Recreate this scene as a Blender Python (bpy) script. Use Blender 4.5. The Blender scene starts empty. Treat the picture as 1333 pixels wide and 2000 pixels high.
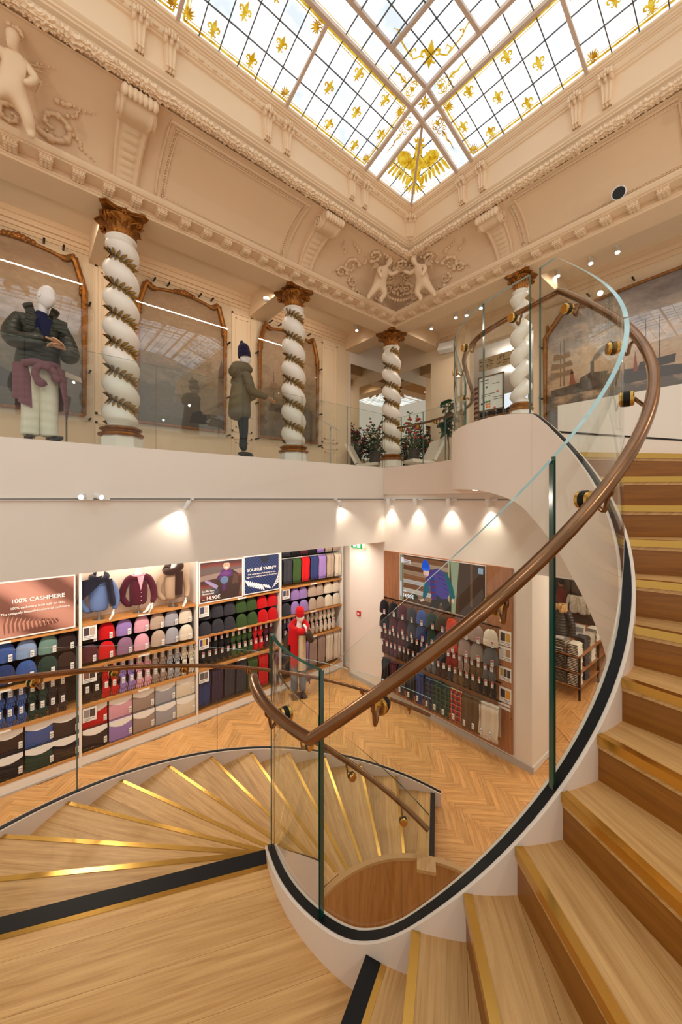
import bpy, bmesh, math, random
from math import sin, cos, pi, radians, sqrt, atan2, degrees, hypot
from mathutils import Vector, Matrix, Euler, noise as mnoise
rng = random.Random(7)
scene = bpy.context.scene
COL = scene.collection

# ---------------------------------------------------------------- camera, light, exposure
ZG = 4.235            # eye height above the shop floor; heights in this script are measured from the eye
YAW = math.atan(867.5 / 735.0)
cam_d = bpy.data.cameras.new('camera'); cam = bpy.data.objects.new('camera', cam_d); COL.objects.link(cam)
cam_d.sensor_fit = 'HORIZONTAL'; cam_d.sensor_width = 36.0; cam_d.lens = 735.0 / 1333.0 * 36.0
cam_d.shift_y = -24.0 / 1333.0
cam_d.clip_start = 0.05; cam_d.clip_end = 100
cam.rotation_euler = (pi / 2, 0, YAW - pi / 2)
scene.camera = cam
world = bpy.data.worlds.new('world'); scene.world = world; world.use_nodes = True
bg = world.node_tree.nodes['Background']; bg.inputs[0].default_value = (1.0, 0.92, 0.82, 1); bg.inputs[1].default_value = 0.66
scene.view_settings.view_transform = 'Standard'; scene.view_settings.look = 'None'
scene.view_settings.exposure = 0.0; scene.view_settings.gamma = 1.0; scene.view_settings.use_curve_mapping = False
cy = scene.cycles
cy.use_denoising = True; cy.max_bounces = 10; cy.transparent_max_bounces = 24; cy.diffuse_bounces = 4; cy.glossy_bounces = 4
cy.sample_clamp_indirect = 6.0; cy.caustics_reflective = False; cy.caustics_refractive = False
SKY_GLOW = 1.7
def light(kind, name, loc, energy, color, rot=None, **kw):
    d = bpy.data.lights.new(name, kind); d.energy = energy; d.color = color
    for k, v in kw.items(): setattr(d, k, v)
    o = bpy.data.objects.new(name, d); COL.objects.link(o); o.location = loc
    if rot is not None: o.rotation_euler = rot
    return o
def aim(o, target):
    v = Vector(target) - Vector(o.location); o.rotation_euler = v.to_track_quat('-Z', 'Y').to_euler()
WARM = (1.0, 0.86, 0.70)

# ---------------------------------------------------------------- helpers
WP = {}
class MB:
    def __init__(self): self.v = []; self.f = []; self.uv = []; self.rn = []; self.mi = []
    def add(self, vs, fs, uv=None, rnd=0.5, mi=0):
        b = len(self.v); self.v += [tuple(p) for p in vs]
        self.uv += list(uv) if uv else [(p[0], p[1] + p[2]) for p in vs]
        self.rn += [rnd] * len(vs)
        for f in fs: self.f.append([i + b for i in f]); self.mi.append(mi)
        return self
    def box(self, c, s, M=None, rnd=0.5, mi=0, uv_axis=None):
        x, y, z = s[0] / 2, s[1] / 2, s[2] / 2
        L = [(-x, -y, -z), (x, -y, -z), (x, y, -z), (-x, y, -z), (-x, -y, z), (x, -y, z), (x, y, z), (-x, y, z)]
        o = rng.random() * 7
        uv = [(p[0] + o, p[1] + p[2] + o) for p in L] if uv_axis is None else [(p[uv_axis] + o, p[(uv_axis + 1) % 3] + p[(uv_axis + 2) % 3] + o) for p in L]
        if M is not None: L = [tuple(M @ Vector(p)) for p in L]
        L = [(p[0] + c[0], p[1] + c[1], p[2] + c[2]) for p in L]
        return self.add(L, [(3, 2, 1, 0), (4, 5, 6, 7), (0, 1, 5, 4), (1, 2, 6, 5), (2, 3, 7, 6), (3, 0, 4, 7)], uv, rnd, mi)
    def bb(self, a, b, rnd=0.5, mi=0, uv_axis=None):
        return self.box([(a[i] + b[i]) / 2 for i in range(3)], [abs(b[i] - a[i]) for i in range(3)], None, rnd, mi, uv_axis)
    def prism(self, poly, z0, z1, T=None, rnd=0.5, mi=0, uvf=None):
        """poly 2D (ccw) extruded z0..z1; T maps (x,y,z)->point"""
        n = len(poly); a = sum(poly[i][0] * poly[(i + 1) % n][1] - poly[(i + 1) % n][0] * poly[i][1] for i in range(n))
        if a < 0: poly = poly[::-1]
        L = [(p[0], p[1], z0) for p in poly] + [(p[0], p[1], z1) for p in poly]
        o = rng.random() * 9
        uv = [(p[0] + o, p[1] + p[2] + o) for p in L] if uvf is None else [uvf(p) for p in L]
        if T: L = [tuple(T(p)) for p in L]
        fs = [list(range(n))[::-1], list(range(n, 2 * n))] + [(i, (i + 1) % n, n + (i + 1) % n, n + i) for i in range(n)]
        return self.add(L, fs, uv, rnd, mi)
    def grid(self, fn, nu, nv, cu=False, cvv=False, uvs=(1, 1), rnd=0.5, mi=0, flip=False):
        mu = nu if cu else nu + 1; mv = nv if cvv else nv + 1
        L = []; uv = []
        for i in range(mu):
            for j in range(mv):
                L.append(tuple(fn(i / nu, j / nv))); uv.append((i / nu * uvs[0], j / nv * uvs[1]))
        fs = []
        for i in range(nu):
            for j in range(nv):
                a, b = i, (i + 1) % mu; c, d = j, (j + 1) % mv
                q = (a * mv + c, b * mv + c, b * mv + d, a * mv + d)
                fs.append(q[::-1] if flip else q)
        return self.add(L, fs, uv, rnd, mi)
    def tube(self, pts, r, n=8, closed=False, cap=True, mi=0, flat=None):
        P = [Vector(p) for p in pts]; N = len(P)
        rr = r if isinstance(r, (list, tuple)) else [r] * N
        L = []; up = None
        for i in range(N):
            a = P[(i - 1) % N] if (closed or i > 0) else P[i]; b = P[(i + 1) % N] if (closed or i < N - 1) else P[i]
            t = (b - a)
            if t.length < 1e-9: t = Vector((0, 0, 1))
            t.normalize()
            if up is None:
                up = Vector((0, 0, 1)) if abs(t.z) < 0.9 else Vector((1, 0, 0))
            s = t.cross(up)
            if s.length < 1e-6: s = t.cross(Vector((1, 0, 0)))
            s.normalize(); up = s.cross(t).normalized()
            for k in range(n):
                A = 2 * pi * k / n
                f = flat or 1.0
                L.append(P[i] + s * cos(A) * rr[i] + up * sin(A) * rr[i] * f)
        fs = []
        for i in range(N if closed else N - 1):
            j = (i + 1) % N
            for k in range(n): fs.append((i * n + k, i * n + (k + 1) % n, j * n + (k + 1) % n, j * n + k))
        if cap and not closed: fs += [list(range(n))[::-1], [(N - 1) * n + k for k in range(n)]]
        return self.add(L, fs, None, 0.5, mi)
    def lathe(self, prof, n=24, c=(0, 0, 0), M=None, mi=0, cap=True):
        L = []
        for r, z in prof:
            for k in range(n):
                p = Vector((r * cos(2 * pi * k / n), r * sin(2 * pi * k / n), z))
                if M is not None: p = M @ p
                L.append((p[0] + c[0], p[1] + c[1], p[2] + c[2]))
        fs = []
        for i in range(len(prof) - 1):
            for k in range(n): fs.append((i * n + k, i * n + (k + 1) % n, (i + 1) * n + (k + 1) % n, (i + 1) * n + k))
        if cap: fs += [list(range(n))[::-1], [(len(prof) - 1) * n + k for k in range(n)]]
        return self.add(L, fs, None, 0.5, mi)
    def ball(self, c, r, nu=10, nv=6, M=None, mi=0):
        if not isinstance(r, (tuple, list)): r = (r, r, r)
        L = []; 
        for j in range(1, nv):
            ph = pi * j / nv
            for k in range(nu):
                L.append(Vector((r[0] * sin(ph) * cos(2 * pi * k / nu), r[1] * sin(ph) * sin(2 * pi * k / nu), r[2] * cos(ph))))
        L += [Vector((0, 0, r[2])), Vector((0, 0, -r[2]))]
        if M is not None: L = [M @ p for p in L]
        L = [(p[0] + c[0], p[1] + c[1], p[2] + c[2]) for p in L]
        fs = []
        for j in range(nv - 2):
            for k in range(nu): fs.append((j * nu + k, (j + 1) * nu + k, (j + 1) * nu + (k + 1) % nu, j * nu + (k + 1) % nu))
        t, b = len(L) - 2, len(L) - 1
        for k in range(nu): fs.append((t, k, (k + 1) % nu)); fs.append((b, (nv - 2) * nu + (k + 1) % nu, (nv - 2) * nu + k))
        return self.add(L, fs, None, 0.5, mi)
    def shift(self, p):
        self.v = [(a[0] - p[0], a[1] - p[1], a[2] - p[2]) for a in self.v]; return self
    def xf(self, M):
        self.v = [tuple(M @ Vector(a)) for a in self.v]; return self
    def join(self, o, M=None):
        vs = o.v if M is None else [tuple(M @ Vector(a)) for a in o.v]
        b = len(self.v); self.v += vs; self.uv += o.uv; self.rn += o.rn
        self.f += [[i + b for i in f] for f in o.f]; self.mi += o.mi; return self
    def mesh(self, name, mats, smooth=38):
        me = bpy.data.meshes.new(name); me.from_pydata(self.v, [], self.f); 
        for m in (mats if isinstance(mats, (list, tuple)) else [mats]): me.materials.append(m)
        ul = me.uv_layers.new(name='UVMap'); vi = [0] * len(me.loops); me.loops.foreach_get('vertex_index', vi)
        fl = []
        for i in vi: fl += self.uv[i]
        ul.data.foreach_set('uv', fl)
        at = me.attributes.new('rnd', 'FLOAT', 'POINT'); at.data.foreach_set('value', self.rn)
        if any(self.mi): me.polygons.foreach_set('material_index', self.mi)
        me.update()
        if smooth:
            me.polygons.foreach_set('use_smooth', [True] * len(me.polygons)); me.set_sharp_from_angle(angle=radians(smooth))
        return me

def O(name, mb, mat, parent=None, loc=None, smooth=38, world=True, **props):
    """link a mesh object. world=True: vertices are scene coordinates and get moved into the local frame."""
    if parent is not None and world: mb.shift(WP[parent.name])
    elif parent is None and loc is not None and world: mb.shift(loc)
    o = bpy.data.objects.new(name, mb.mesh(name, mat, smooth)); COL.objects.link(o)
    if parent is not None:
        o.parent = parent
        WP[o.name] = WP[parent.name] if world else (0, 0, 0)
        if loc is not None and not world: o.location = loc
    else:
        o.location = loc or (0, 0, 0); WP[o.name] = tuple(o.location)
    for k, v in props.items(): o[k] = v
    return o
def inst(name, me, parent=None, loc=(0, 0, 0), rot=(0, 0, 0), scale=None, rel=True, **props):
    o = bpy.data.objects.new(name, me); COL.objects.link(o)
    if parent is not None:
        o.parent = parent
        if rel: loc = tuple(loc[i] - WP[parent.name][i] for i in range(3))
    o.location = loc; o.rotation_euler = rot
    if scale: o.scale = scale
    WP[o.name] = tuple(loc)
    for k, v in props.items(): o[k] = v
    return o
def E(name, loc, label=None, cat=None, group=None, kind=None, rotz=0):
    o = bpy.data.objects.new(name, None); COL.objects.link(o); o.location = loc; o.rotation_euler = (0, 0, rotz)
    o.empty_display_size = 0.1; WP[o.name] = tuple(loc); tag(o, label, cat, group, kind); return o
def tag(o, label=None, cat=None, group=None, kind=None):
    if label: o['label'] = label
    if cat: o['category'] = cat
    if group: o['group'] = group
    if kind: o['kind'] = kind
    return o
def S(name, mb, mat, label=None, **k):
    return tag(O(name, mb, mat, **k), label, None, None, 'structure')
def dup(root, loc, rotz=None, label=None, group=None):
    r = root.copy(); COL.objects.link(r); r.location = loc
    if rotz is not None: r.rotation_euler = (0, 0, rotz)
    if label: r['label'] = label
    if group: r['group'] = group
    for ch in list(root.children):
        c = ch.copy(); COL.objects.link(c); c.parent = r
        for g in list(ch.children):
            d = g.copy(); COL.objects.link(d); d.parent = c
    WP[r.name] = tuple(loc)
    return r
def clip(poly, a, b, c):
    """keep a*x+b*y<=c"""
    out = []
    for i in range(len(poly)):
        p, q = poly[i], poly[(i + 1) % len(poly)]
        dp, dq = a * p[0] + b * p[1] - c, a * q[0] + b * q[1] - c
        if dp <= 0: out.append(p)
        if dp * dq < 0:
            t = dp / (dp - dq); out.append((p[0] + t * (q[0] - p[0]), p[1] + t * (q[1] - p[1])))
    return out
def crom(P, n):
    """Catmull-Rom through P, n points per span"""
    Q = []
    P = [Vector(p) for p in P]
    for i in range(len(P) - 1):
        a, b, c, d = P[max(i - 1, 0)], P[i], P[i + 1], P[min(i + 2, len(P) - 1)]
        for k in range(n):
            t = k / n
            Q.append(0.5 * ((2 * b) + (c - a) * t + (2 * a - 5 * b + 4 * c - d) * t * t + (3 * b - a - 3 * c + d) * t ** 3))
    Q.append(P[-1]); return Q

# ---------------------------------------------------------------- materials
def srgb(r, g, b):
    f = lambda c: (c / 255 / 12.92) if c / 255 <= 0.04045 else ((c / 255 + 0.055) / 1.055) ** 2.4
    return (f(r), f(g), f(b), 1)
MATS = {}
class NT:
    def __init__(self, name):
        self.m = bpy.data.materials.new(name); self.m.use_nodes = True; self.t = self.m.node_tree; self.t.nodes.clear()
        self.out = self.t.nodes.new('ShaderNodeOutputMaterial')
    def n(self, typ, **k):
        o = self.t.nodes.new('ShaderNode' + typ)
        for a, v in k.items():
            if a.startswith('i_'):
                key = a[2:]; key = int(key) if key.isdigit() else key.replace('_', ' ')
                o.inputs[key].default_value = v
            else: setattr(o, a, v)
        return o
    def l(self, a, b): self.t.links.new(a, b)
    def ramp(self, fac, stops):
        r = self.n('ValToRGB'); e = r.color_ramp.elements
        while len(e) < len(stops): e.new(0.5)
        for i, (p, c) in enumerate(stops): e[i].position = p; e[i].color = c
        self.l(fac, r.inputs[0]); return r.outputs[0]
    def mix(self, fac, a, b, mode='MIX'):
        m = self.n('Mix', data_type='RGBA', blend_type=mode)
        for s, v in ((0, fac), (6, a), (7, b)):
            if hasattr(v, 'default_value') or hasattr(v, 'is_linked'): self.l(v, m.inputs[s])
            else: m.inputs[s].default_value = v
        return m.outputs[2]
    def done(self, sh): self.l(sh, self.out.inputs[0]); return self.m
def mat(name, col, rough=0.5, metal=0.0, var=0.0, vscale=8.0, bump=0.0, bscale=60.0, spec=0.5, sheen=0.0, rnd=0.0, coat=0.0):
    key = (name,)
    if key in MATS: return MATS[key]
    t = NT(name); b = t.n('BsdfPrincipled'); c = col if len(col) == 4 else (*col, 1)
    b.inputs['Roughness'].default_value = rough; b.inputs['Metallic'].default_value = metal; b.inputs['Specular IOR Level'].default_value = spec
    if sheen: b.inputs['Sheen Weight'].default_value = sheen
    if coat: b.inputs['Coat Weight'].default_value = coat
    tc = t.n('TexCoord'); src = None
    if var:
        nz = t.n('TexNoise', i_Scale=vscale, i_Detail=4.0); t.l(tc.outputs['Object'], nz.inputs['Vector'])
        lo = tuple(x * (1 - var) for x in c[:3]) + (1,); hi = tuple(min(1, x * (1 + var)) for x in c[:3]) + (1,)
        src = t.ramp(nz.outputs[0], [(0.25, lo), (0.75, hi)])
    if rnd:
        oi = t.n('ObjectInfo'); mr = t.n('MapRange', i_3=1 - rnd, i_4=1 + rnd); t.l(oi.outputs['Random'], mr.inputs[0])
        hs = t.n('HueSaturation'); t.l(mr.outputs[0], hs.inputs['Value'])
        if src: t.l(src, hs.inputs['Color'])
        else: hs.inputs['Color'].default_value = c
        src = hs.outputs[0]
    if src: t.l(src, b.inputs['Base Color'])
    else: b.inputs['Base Color'].default_value = c
    if bump:
        nb = t.n('TexNoise', i_Scale=bscale, i_Detail=3.0); t.l(tc.outputs['Object'], nb.inputs['Vector'])
        bp = t.n('Bump', i_Strength=bump, i_Distance=0.01); t.l(nb.outputs[0], bp.inputs['Height']); t.l(bp.outputs[0], b.inputs['Normal'])
    MATS[key] = t.done(b.outputs[0]); return MATS[key]
def wood(name, dark, light_, rough=0.42, spread=0.22, scale=1.0):
    """oak boards: UV u runs along the grain (metres), attribute rnd varies each board"""
    t = NT(name); b = t.n('BsdfPrincipled', i_Roughness=rough)
    uv = t.n('UVMap'); at = t.n('Attribute', attribute_name='rnd')
    off = t.n('CombineXYZ'); m1 = t.n('Math', operation='MULTIPLY', i_1=37.0); t.l(at.outputs['Fac'], m1.inputs[0]); t.l(m1.outputs[0], off.inputs[1]); t.l(m1.outputs[0], off.inputs[0])
    ad = t.n('VectorMath', operation='ADD'); t.l(uv.outputs[0], ad.inputs[0]); t.l(off.outputs[0], ad.inputs[1])
    mp = t.n('Mapping'); mp.inputs['Scale'].default_value = (0.55 * scale, 7.5 * scale, 1); t.l(ad.outputs[0], mp.inputs[0])
    n1 = t.n('TexNoise', i_Scale=1.0, i_Detail=2.0, i_Roughness=0.5, i_Distortion=0.5); t.l(mp.outputs[0], n1.inputs['Vector'])
    m2 = t.n('Math', operation='MULTIPLY', i_1=75.0); t.l(n1.outputs[0], m2.inputs[0]); sn = t.n('Math', operation='SINE'); t.l(m2.outputs[0], sn.inputs[0])
    rg = t.n('MapRange', i_1=-1.0, i_2=1.0); t.l(sn.outputs[0], rg.inputs[0])
    mp2 = t.n('Mapping'); mp2.inputs['Scale'].default_value = (5 * scale, 190 * scale, 1); t.l(ad.outputs[0], mp2.inputs[0])
    n2 = t.n('TexNoise', i_Scale=1.0, i_Detail=4.0, i_Roughness=0.6); t.l(mp2.outputs[0], n2.inputs['Vector'])
    mp3 = t.n('Mapping'); mp3.inputs['Scale'].default_value = (1.6 * scale, 34 * scale, 1); t.l(ad.outputs[0], mp3.inputs[0])
    n3 = t.n('TexNoise', i_Scale=1.0, i_Detail=4.0); t.l(mp3.outputs[0], n3.inputs['Vector'])
    base = t.ramp(n3.outputs[0], [(0.25, dark), (0.5, tuple((a * .4 + c * .6) for a, c in zip(dark, light_))), (0.75, light_)])
    base = t.mix(0.30, base, t.ramp(rg.outputs[0], [(0.0, (0.66, 0.60, 0.52, 1)), (0.55, (1, 1, 1, 1))]), 'MULTIPLY')
    pore = t.ramp(n2.outputs[0], [(0.34, (0.80, 0.74, 0.68, 1)), (0.5, (1, 1, 1, 1))])
    c1 = t.mix(0.75, base, pore, 'MULTIPLY')
    mr = t.n('MapRange', i_3=1 - spread, i_4=1 + spread); t.l(at.outputs['Fac'], mr.inputs[0])
    hs = t.n('HueSaturation'); t.l(c1, hs.inputs['Color']); t.l(mr.outputs[0], hs.inputs['Value'])
    t.l(hs.outputs[0], b.inputs['Base Color'])
    bp = t.n('Bump', i_Strength=0.12, i_Distance=0.004); t.l(n2.outputs[0], bp.inputs['Height']); t.l(bp.outputs[0], b.inputs['Normal'])
    return t.done(b.outputs[0])
def emis(name, col, s):
    key = ('e', name)
    if key in MATS: return MATS[key]
    t = NT(name); e = t.n('Emission', i_Strength=s); e.inputs[0].default_value = col if len(col) == 4 else (*col, 1)
    MATS[key] = t.done(e.outputs[0]); return MATS[key]
def glass(name, tint, ior=1.45, gl=(1, 1, 1, 1), rough=0.0):
    t = NT(name); tr = t.n('BsdfTransparent'); tr.inputs[0].default_value = tint
    g = t.n('BsdfGlossy', i_Roughness=rough); g.inputs[0].default_value = gl
    geo = t.n('NewGeometry'); io = t.n('MapRange', i_3=ior, i_4=1 / ior); t.l(geo.outputs['Backfacing'], io.inputs[0])
    fr = t.n('Fresnel'); t.l(io.outputs[0], fr.inputs['IOR']); mx = t.n('MixShader'); t.l(fr.outputs[0], mx.inputs[0]); t.l(tr.outputs[0], mx.inputs[1]); t.l(g.outputs[0], mx.inputs[2])
    return t.done(mx.outputs[0])

M_PLASTER = mat('cream plaster', srgb(232, 203, 168), 0.75, var=0.03, vscale=1.5, bump=0.05)
M_WHITE = mat('white wall paint', srgb(238, 229, 218), 0.7, var=0.015, vscale=1.2)
M_WALLUP = mat('cream gallery paint', srgb(236, 212, 180), 0.7, var=0.015, vscale=1.2)
M_PINK = mat('warm white lacquer', srgb(231, 214, 198), 0.55)
M_TRIM = mat('white trim', srgb(240, 236, 230), 0.5)
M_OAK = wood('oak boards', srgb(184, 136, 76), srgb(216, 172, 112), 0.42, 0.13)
M_OAK_SHADE = wood('shaded oak riser', srgb(124, 74, 12), srgb(152, 96, 28), 0.4, 0.1)  # tread oak made darker: shade on the riser faces painted into the colour
M_HERR = wood('herringbone oak', srgb(204, 140, 76), srgb(242, 188, 122), 0.4, 0.12)
M_PANELW = wood('walnut veneer', srgb(150, 98, 64), srgb(188, 132, 92), 0.5, 0.06)
M_GUARD = wood('brown veneer', srgb(172, 114, 50), srgb(200, 140, 74), 0.45, 0.08)
M_BRASS = mat('polished brass', srgb(214, 170, 88), 0.22, 1.0)
M_BRASSD = mat('aged brass', srgb(168, 112, 56), 0.28, 1.0, var=0.35, vscale=6)
M_RAIL = mat('bronzed rail', srgb(136, 100, 72), 0.25, 1.0, var=0.3, vscale=5)
M_BLACK = mat('black strip', srgb(14, 14, 15), 0.5, spec=0.25)
M_GLASS = glass('clear glass', (0.93, 0.965, 0.942, 1))
M_GEDGE = mat('green glass edge', srgb(10, 74, 62), 0.12, 0.0, spec=0.8)
M_GREFL = mat('glass edge reflection', srgb(150, 190, 192), 0.1, 0.0, spec=0.9)  # pale tone paints the skylight's reflection onto the glass top edges
M_MIRROR = mat('mirror silver', (0.82, 0.80, 0.74, 1), 0.01, 1.0)
M_GREYP = mat('grey mdf', srgb(190, 184, 176), 0.5)
M_DARKMET = mat('dark metal', srgb(40, 38, 36), 0.4, 0.8)
M_STEEL = mat('brushed steel', srgb(170, 168, 164), 0.3, 1.0)
M_GOLD = mat('gilded wood', srgb(150, 92, 28), 0.38, 0.6, var=0.45, vscale=14, bump=0.4, bscale=40)
M_GOLDL = mat('gilt leaf', srgb(146, 112, 52), 0.42, 0.5, var=0.3, vscale=20)
M_LAMPW = mat('white lamp housing', srgb(238, 238, 236), 0.4)
M_LED = emis('lamp lens', (1.0, 0.93, 0.84), 14.0)
M_PAPER = mat('paper tag', srgb(240, 238, 234), 0.6)
# ================================================================ spiral staircase
CX, CY = 1.98, 1.46
RIS = 0.175
ZL = -11.2 * RIS; Z0 = -10.2 * RIS; ZF = -ZG; ZU = 2.8 * RIS; ZT = 0.70     # landing, first upper step, shop floor, upper floor, top of fascia
A_L, A_0, D_LO, D_UP = 155.9, 202.7, 10.05, 10.3
RI, RO = 1.031, 2.93
def P(th, R, z): a = radians(th); return (CX + R * cos(a), CY + R * sin(a), z)
def znose(th):
    if th <= A_L: return ZL - (A_L - th) / D_LO * RIS
    if th <= A_0: return ZL + (th - A_L) / (A_0 - A_L) * (Z0 - ZL)
    a, b, k = Z0 + (th - A_0) / D_UP * RIS, ZT - 0.01, 24.0
    return a if b - a > 0.4 else -math.log(math.exp(-k * a) + math.exp(-k * b)) / k
stair = E('spiral_staircase', (CX, CY, ZF), 'curving oak staircase with brass nosings winding around an open round well', 'staircase')
def sector(th0, th1, z0, z1, boards, name, mat_, ang, sub='board', inner=RI - 0.03, outer=RO, zf=None, parent=stair):
    """one tread: flat boards parallel to its front edge, clipped to the wedge th0..th1"""
    n = max(1, int(abs(th1 - th0) / 6))
    poly = [P(th0 + (th1 - th0) * i / n, outer, 0)[:2] for i in range(n + 1)] + [P(th1 + (th0 - th1) * i / n, inner, 0)[:2] for i in range(n + 1)]
    a = radians(ang); ex = (cos(a), sin(a)); ey = (-sin(a), cos(a))
    loc = [((p[0] - CX) * ex[0] + (p[1] - CY) * ex[1], (p[0] - CX) * ey[0] + (p[1] - CY) * ey[1]) for p in poly]
    ys = [p[1] for p in loc]; y0, y1 = min(ys), max(ys)
    base = MB(); base.prism(poly, z0, z1 - 0.022)
    t = O(name, base, mat_, parent)
    y = y0 if th1 > th0 else y0
    k = 0
    while y < y1 - 1e-4:
        w = boards
        pc = clip(clip(loc, 0, 1, min(y + w, y1) - 0.0006), 0, -1, -(y + 0.0006))
        if len(pc) >= 3:
            mb = MB(); o = rng.random() * 20
            mb.prism(pc, z1 - 0.0225, z1, T=lambda p: (CX + p[0] * ex[0] + p[1] * ey[0], CY + p[0] * ex[1] + p[1] * ey[1], p[2]), rnd=rng.random(), uvf=lambda p: (p[0] + o, p[1] + p[2] + o))
            O(sub, mb, mat_, t)
        y += w; k += 1
    return t
def radial_box(th, r0, r1, d0, d1, z0, z1, mat_, name, parent=stair, rnd=None):
    """box along the radius at th; d = tangential offset (towards growing angle)"""
    a = radians(th); ex = (cos(a), sin(a)); ey = (-sin(a), cos(a)); mb = MB(); o = rng.random() * 20
    mb.prism([(r0, d0), (r1, d0), (r1, d1), (r0, d1)], z0, z1, T=lambda p: (CX + p[0] * ex[0] + p[1] * ey[0], CY + p[0] * ex[1] + p[1] * ey[1], p[2]), rnd=rng.random() if rnd is None else rnd, uvf=lambda p: (p[0] + o, p[1] + p[2] + o))
    return O(name, mb, mat_, parent)
# upper flight: steps 0..12, step 13 is the upper floor
for k in range(0, 14):
    th = A_0 + D_UP * k; z = Z0 + RIS * k
    if k < 13: sector(th, th + D_UP + 0.6, z - 0.05, z, 0.19, 'tread', M_OAK, th)
    nm = 'nosing'
    if k == 0:
        radial_box(th, RI, RO, 0.0, 0.062, z - 0.04, z + 0.003, M_BLACK, 'contrast_nosing')
        radial_box(th, RI, RO, 0.062, 0.085, z - 0.02, z + 0.002, M_BRASS, 'nosing')
    elif k == 13:
        radial_box(th, RI, RO, -0.004, 0.03, z - 0.012, z + 0.002, M_BLACK, 'contrast_nosing')
    else:
        a = radians(th); mb = MB(); ex = (cos(a), sin(a)); ey = (-sin(a), cos(a))
        T = lambda p: (CX + p[2] * ex[0] + p[0] * ey[0], CY + p[2] * ex[1] + p[0] * ey[1], z + p[1])
        mb.prism([(-0.006, 0.003), (-0.006, -0.032), (0.0, -0.032), (0.0, -0.004), (0.026, -0.004), (0.026, 0.003)], RI, RO, T=T)
        O('nosing', mb, M_BRASS, stair)
    radial_box(th, RI, RO, 0.004, 0.022, z - RIS, z - 0.03, M_OAK_SHADE, 'riser', rnd=0.35 + 0.3 * rng.random())
# landing
sector(A_L, A_0 + 1.0, ZL - 0.05, ZL, 0.21, 'landing', M_OAK, A_L, outer=3.4)
radial_box(A_L, RI, RO, 0.0, 0.085, ZL - 0.03, ZL + 0.003, M_BLACK, 'contrast_nosing')
radial_box(A_L, RI, RO, 0.085, 0.112, ZL - 0.02, ZL + 0.002, M_BRASS, 'nosing')
radial_box(A_L, RI, RO, 0.006, 0.024, ZL - RIS, ZL - 0.03, M_OAK_SHADE, 'riser')
# lower flight: nosing k at angle A_L - k*D_LO
for k in range(1, 13):
    th = A_L - D_LO * k; z = ZL - RIS * k
    sector(th, th + D_LO + 0.5, z - 0.05, z, 0.19, 'tread', M_OAK, th)
    if k == 12: radial_box(th, RI, RO, -0.012, 0.05, z - 0.05, z + 0.004, M_BLACK, 'contrast_nosing')
    else: radial_box(th, RI, RO, -0.006, 0.026, z - 0.036, z + 0.003, M_BRASS, 'nosing')
    radial_box(th, RI, RO, 0.004, 0.022, z - RIS, z - 0.03, M_OAK_SHADE, 'riser')
# stringers: helical strips
def helix(th0, th1, r0, r1, zt, zb, n):
    mb = MB()
    def fn(u, v):
        th = th0 + (th1 - th0) * u
        j = int(round(v * 4)) % 4
        r, z = [(r1, zt(th)), (r1, zb(th)), (r0, zb(th)), (r0, zt(th))][j]
        return P(th, r, z)
    mb.grid(fn, n, 4, cvv=True)
    m = len(mb.v)
    mb.f += [[0, 1, 2, 3], [m - 1, m - 2, m - 3, m - 4]]; mb.mi += [0, 0]
    return mb
def zs(th):
    w = [(-9, .1), (-6, .15), (-3, .2), (0, .1), (3, .2), (6, .15), (9, .1)] if th < 320 else [(0, 1.0)]
    return sum(znose(th + a) * b for a, b in w) + (0.035 if th < 150 else 0.008 if th > 200 else 0.035 - 0.00054 * (th - 150))
TH_END = 346.0
ZB = [(299, -0.955), (304, -0.864), (314, -0.70), (325, -0.513), (333, -0.355), (341, -0.215), (346, -0.135), (400, 0.2)]
def zb_up(t):
    if t < 299: return zs(t) - 0.83
    for (a, b), (c, d) in zip(ZB, ZB[1:]):
        if t <= c: return b + (d - b) * (t - a) / (c - a)
O('stringer', helix(100, 155, 0.965, RI, zs, lambda t: max(znose(t) - 0.62, ZF + 0.002), 24), M_PINK, stair, label='white curved stringer')
O('stringer', helix(155, 203, 0.965, RI, zs, lambda t: ZL - 0.45 + (t - 155) * 0.002, 24), M_PINK, stair, label='white curved stringer')
O('stringer', helix(203, TH_END, 0.965, RI, zs, zb_up, 60), M_PINK, stair, label='white curved stringer')
O('stringer', helix(33.5, 185, RO - 0.03, RO + 0.045, lambda t: znose(min(t, 156)) + 0.035, lambda t: max(znose(min(t, 156)) - 0.40, ZF + 0.002), 50), M_PINK, stair, label='white curved stringer')
O('stringer', helix(203, 333, RO, RO + 0.04, lambda t: zs(t) + 0.05, lambda t: zs(t) - 0.7, 40), M_PINK, stair, label='white curved stringer')
for t0, t1, r0, r1, ch in ((98.2, TH_END, 0.979, 1.016, zs), (33.5, 185, RO - 0.012, RO + 0.03, lambda t: znose(min(t, 156)) + 0.035)):
    O('glass_channel', helix(t0, t1, r0, r1, lambda t: ch(t) + 0.004, lambda t: ch(t) - 0.02, 110), M_BLACK, stair)
# soffits
for t0, t1, zb in ((40, 155, lambda t: max(znose(t) - 0.36, ZF + 0.002)), (155, 203, lambda t: ZL - 0.36), (203, 336, lambda t: zs(t) - 0.55)):
    mb = MB(); mb.grid(lambda u, v: P(t0 + (t1 - t0) * u, RI + (RO - RI) * v, zb(t0 + (t1 - t0) * u)), 30, 2)
    O('soffit', mb, M_WHITE, stair)

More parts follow.
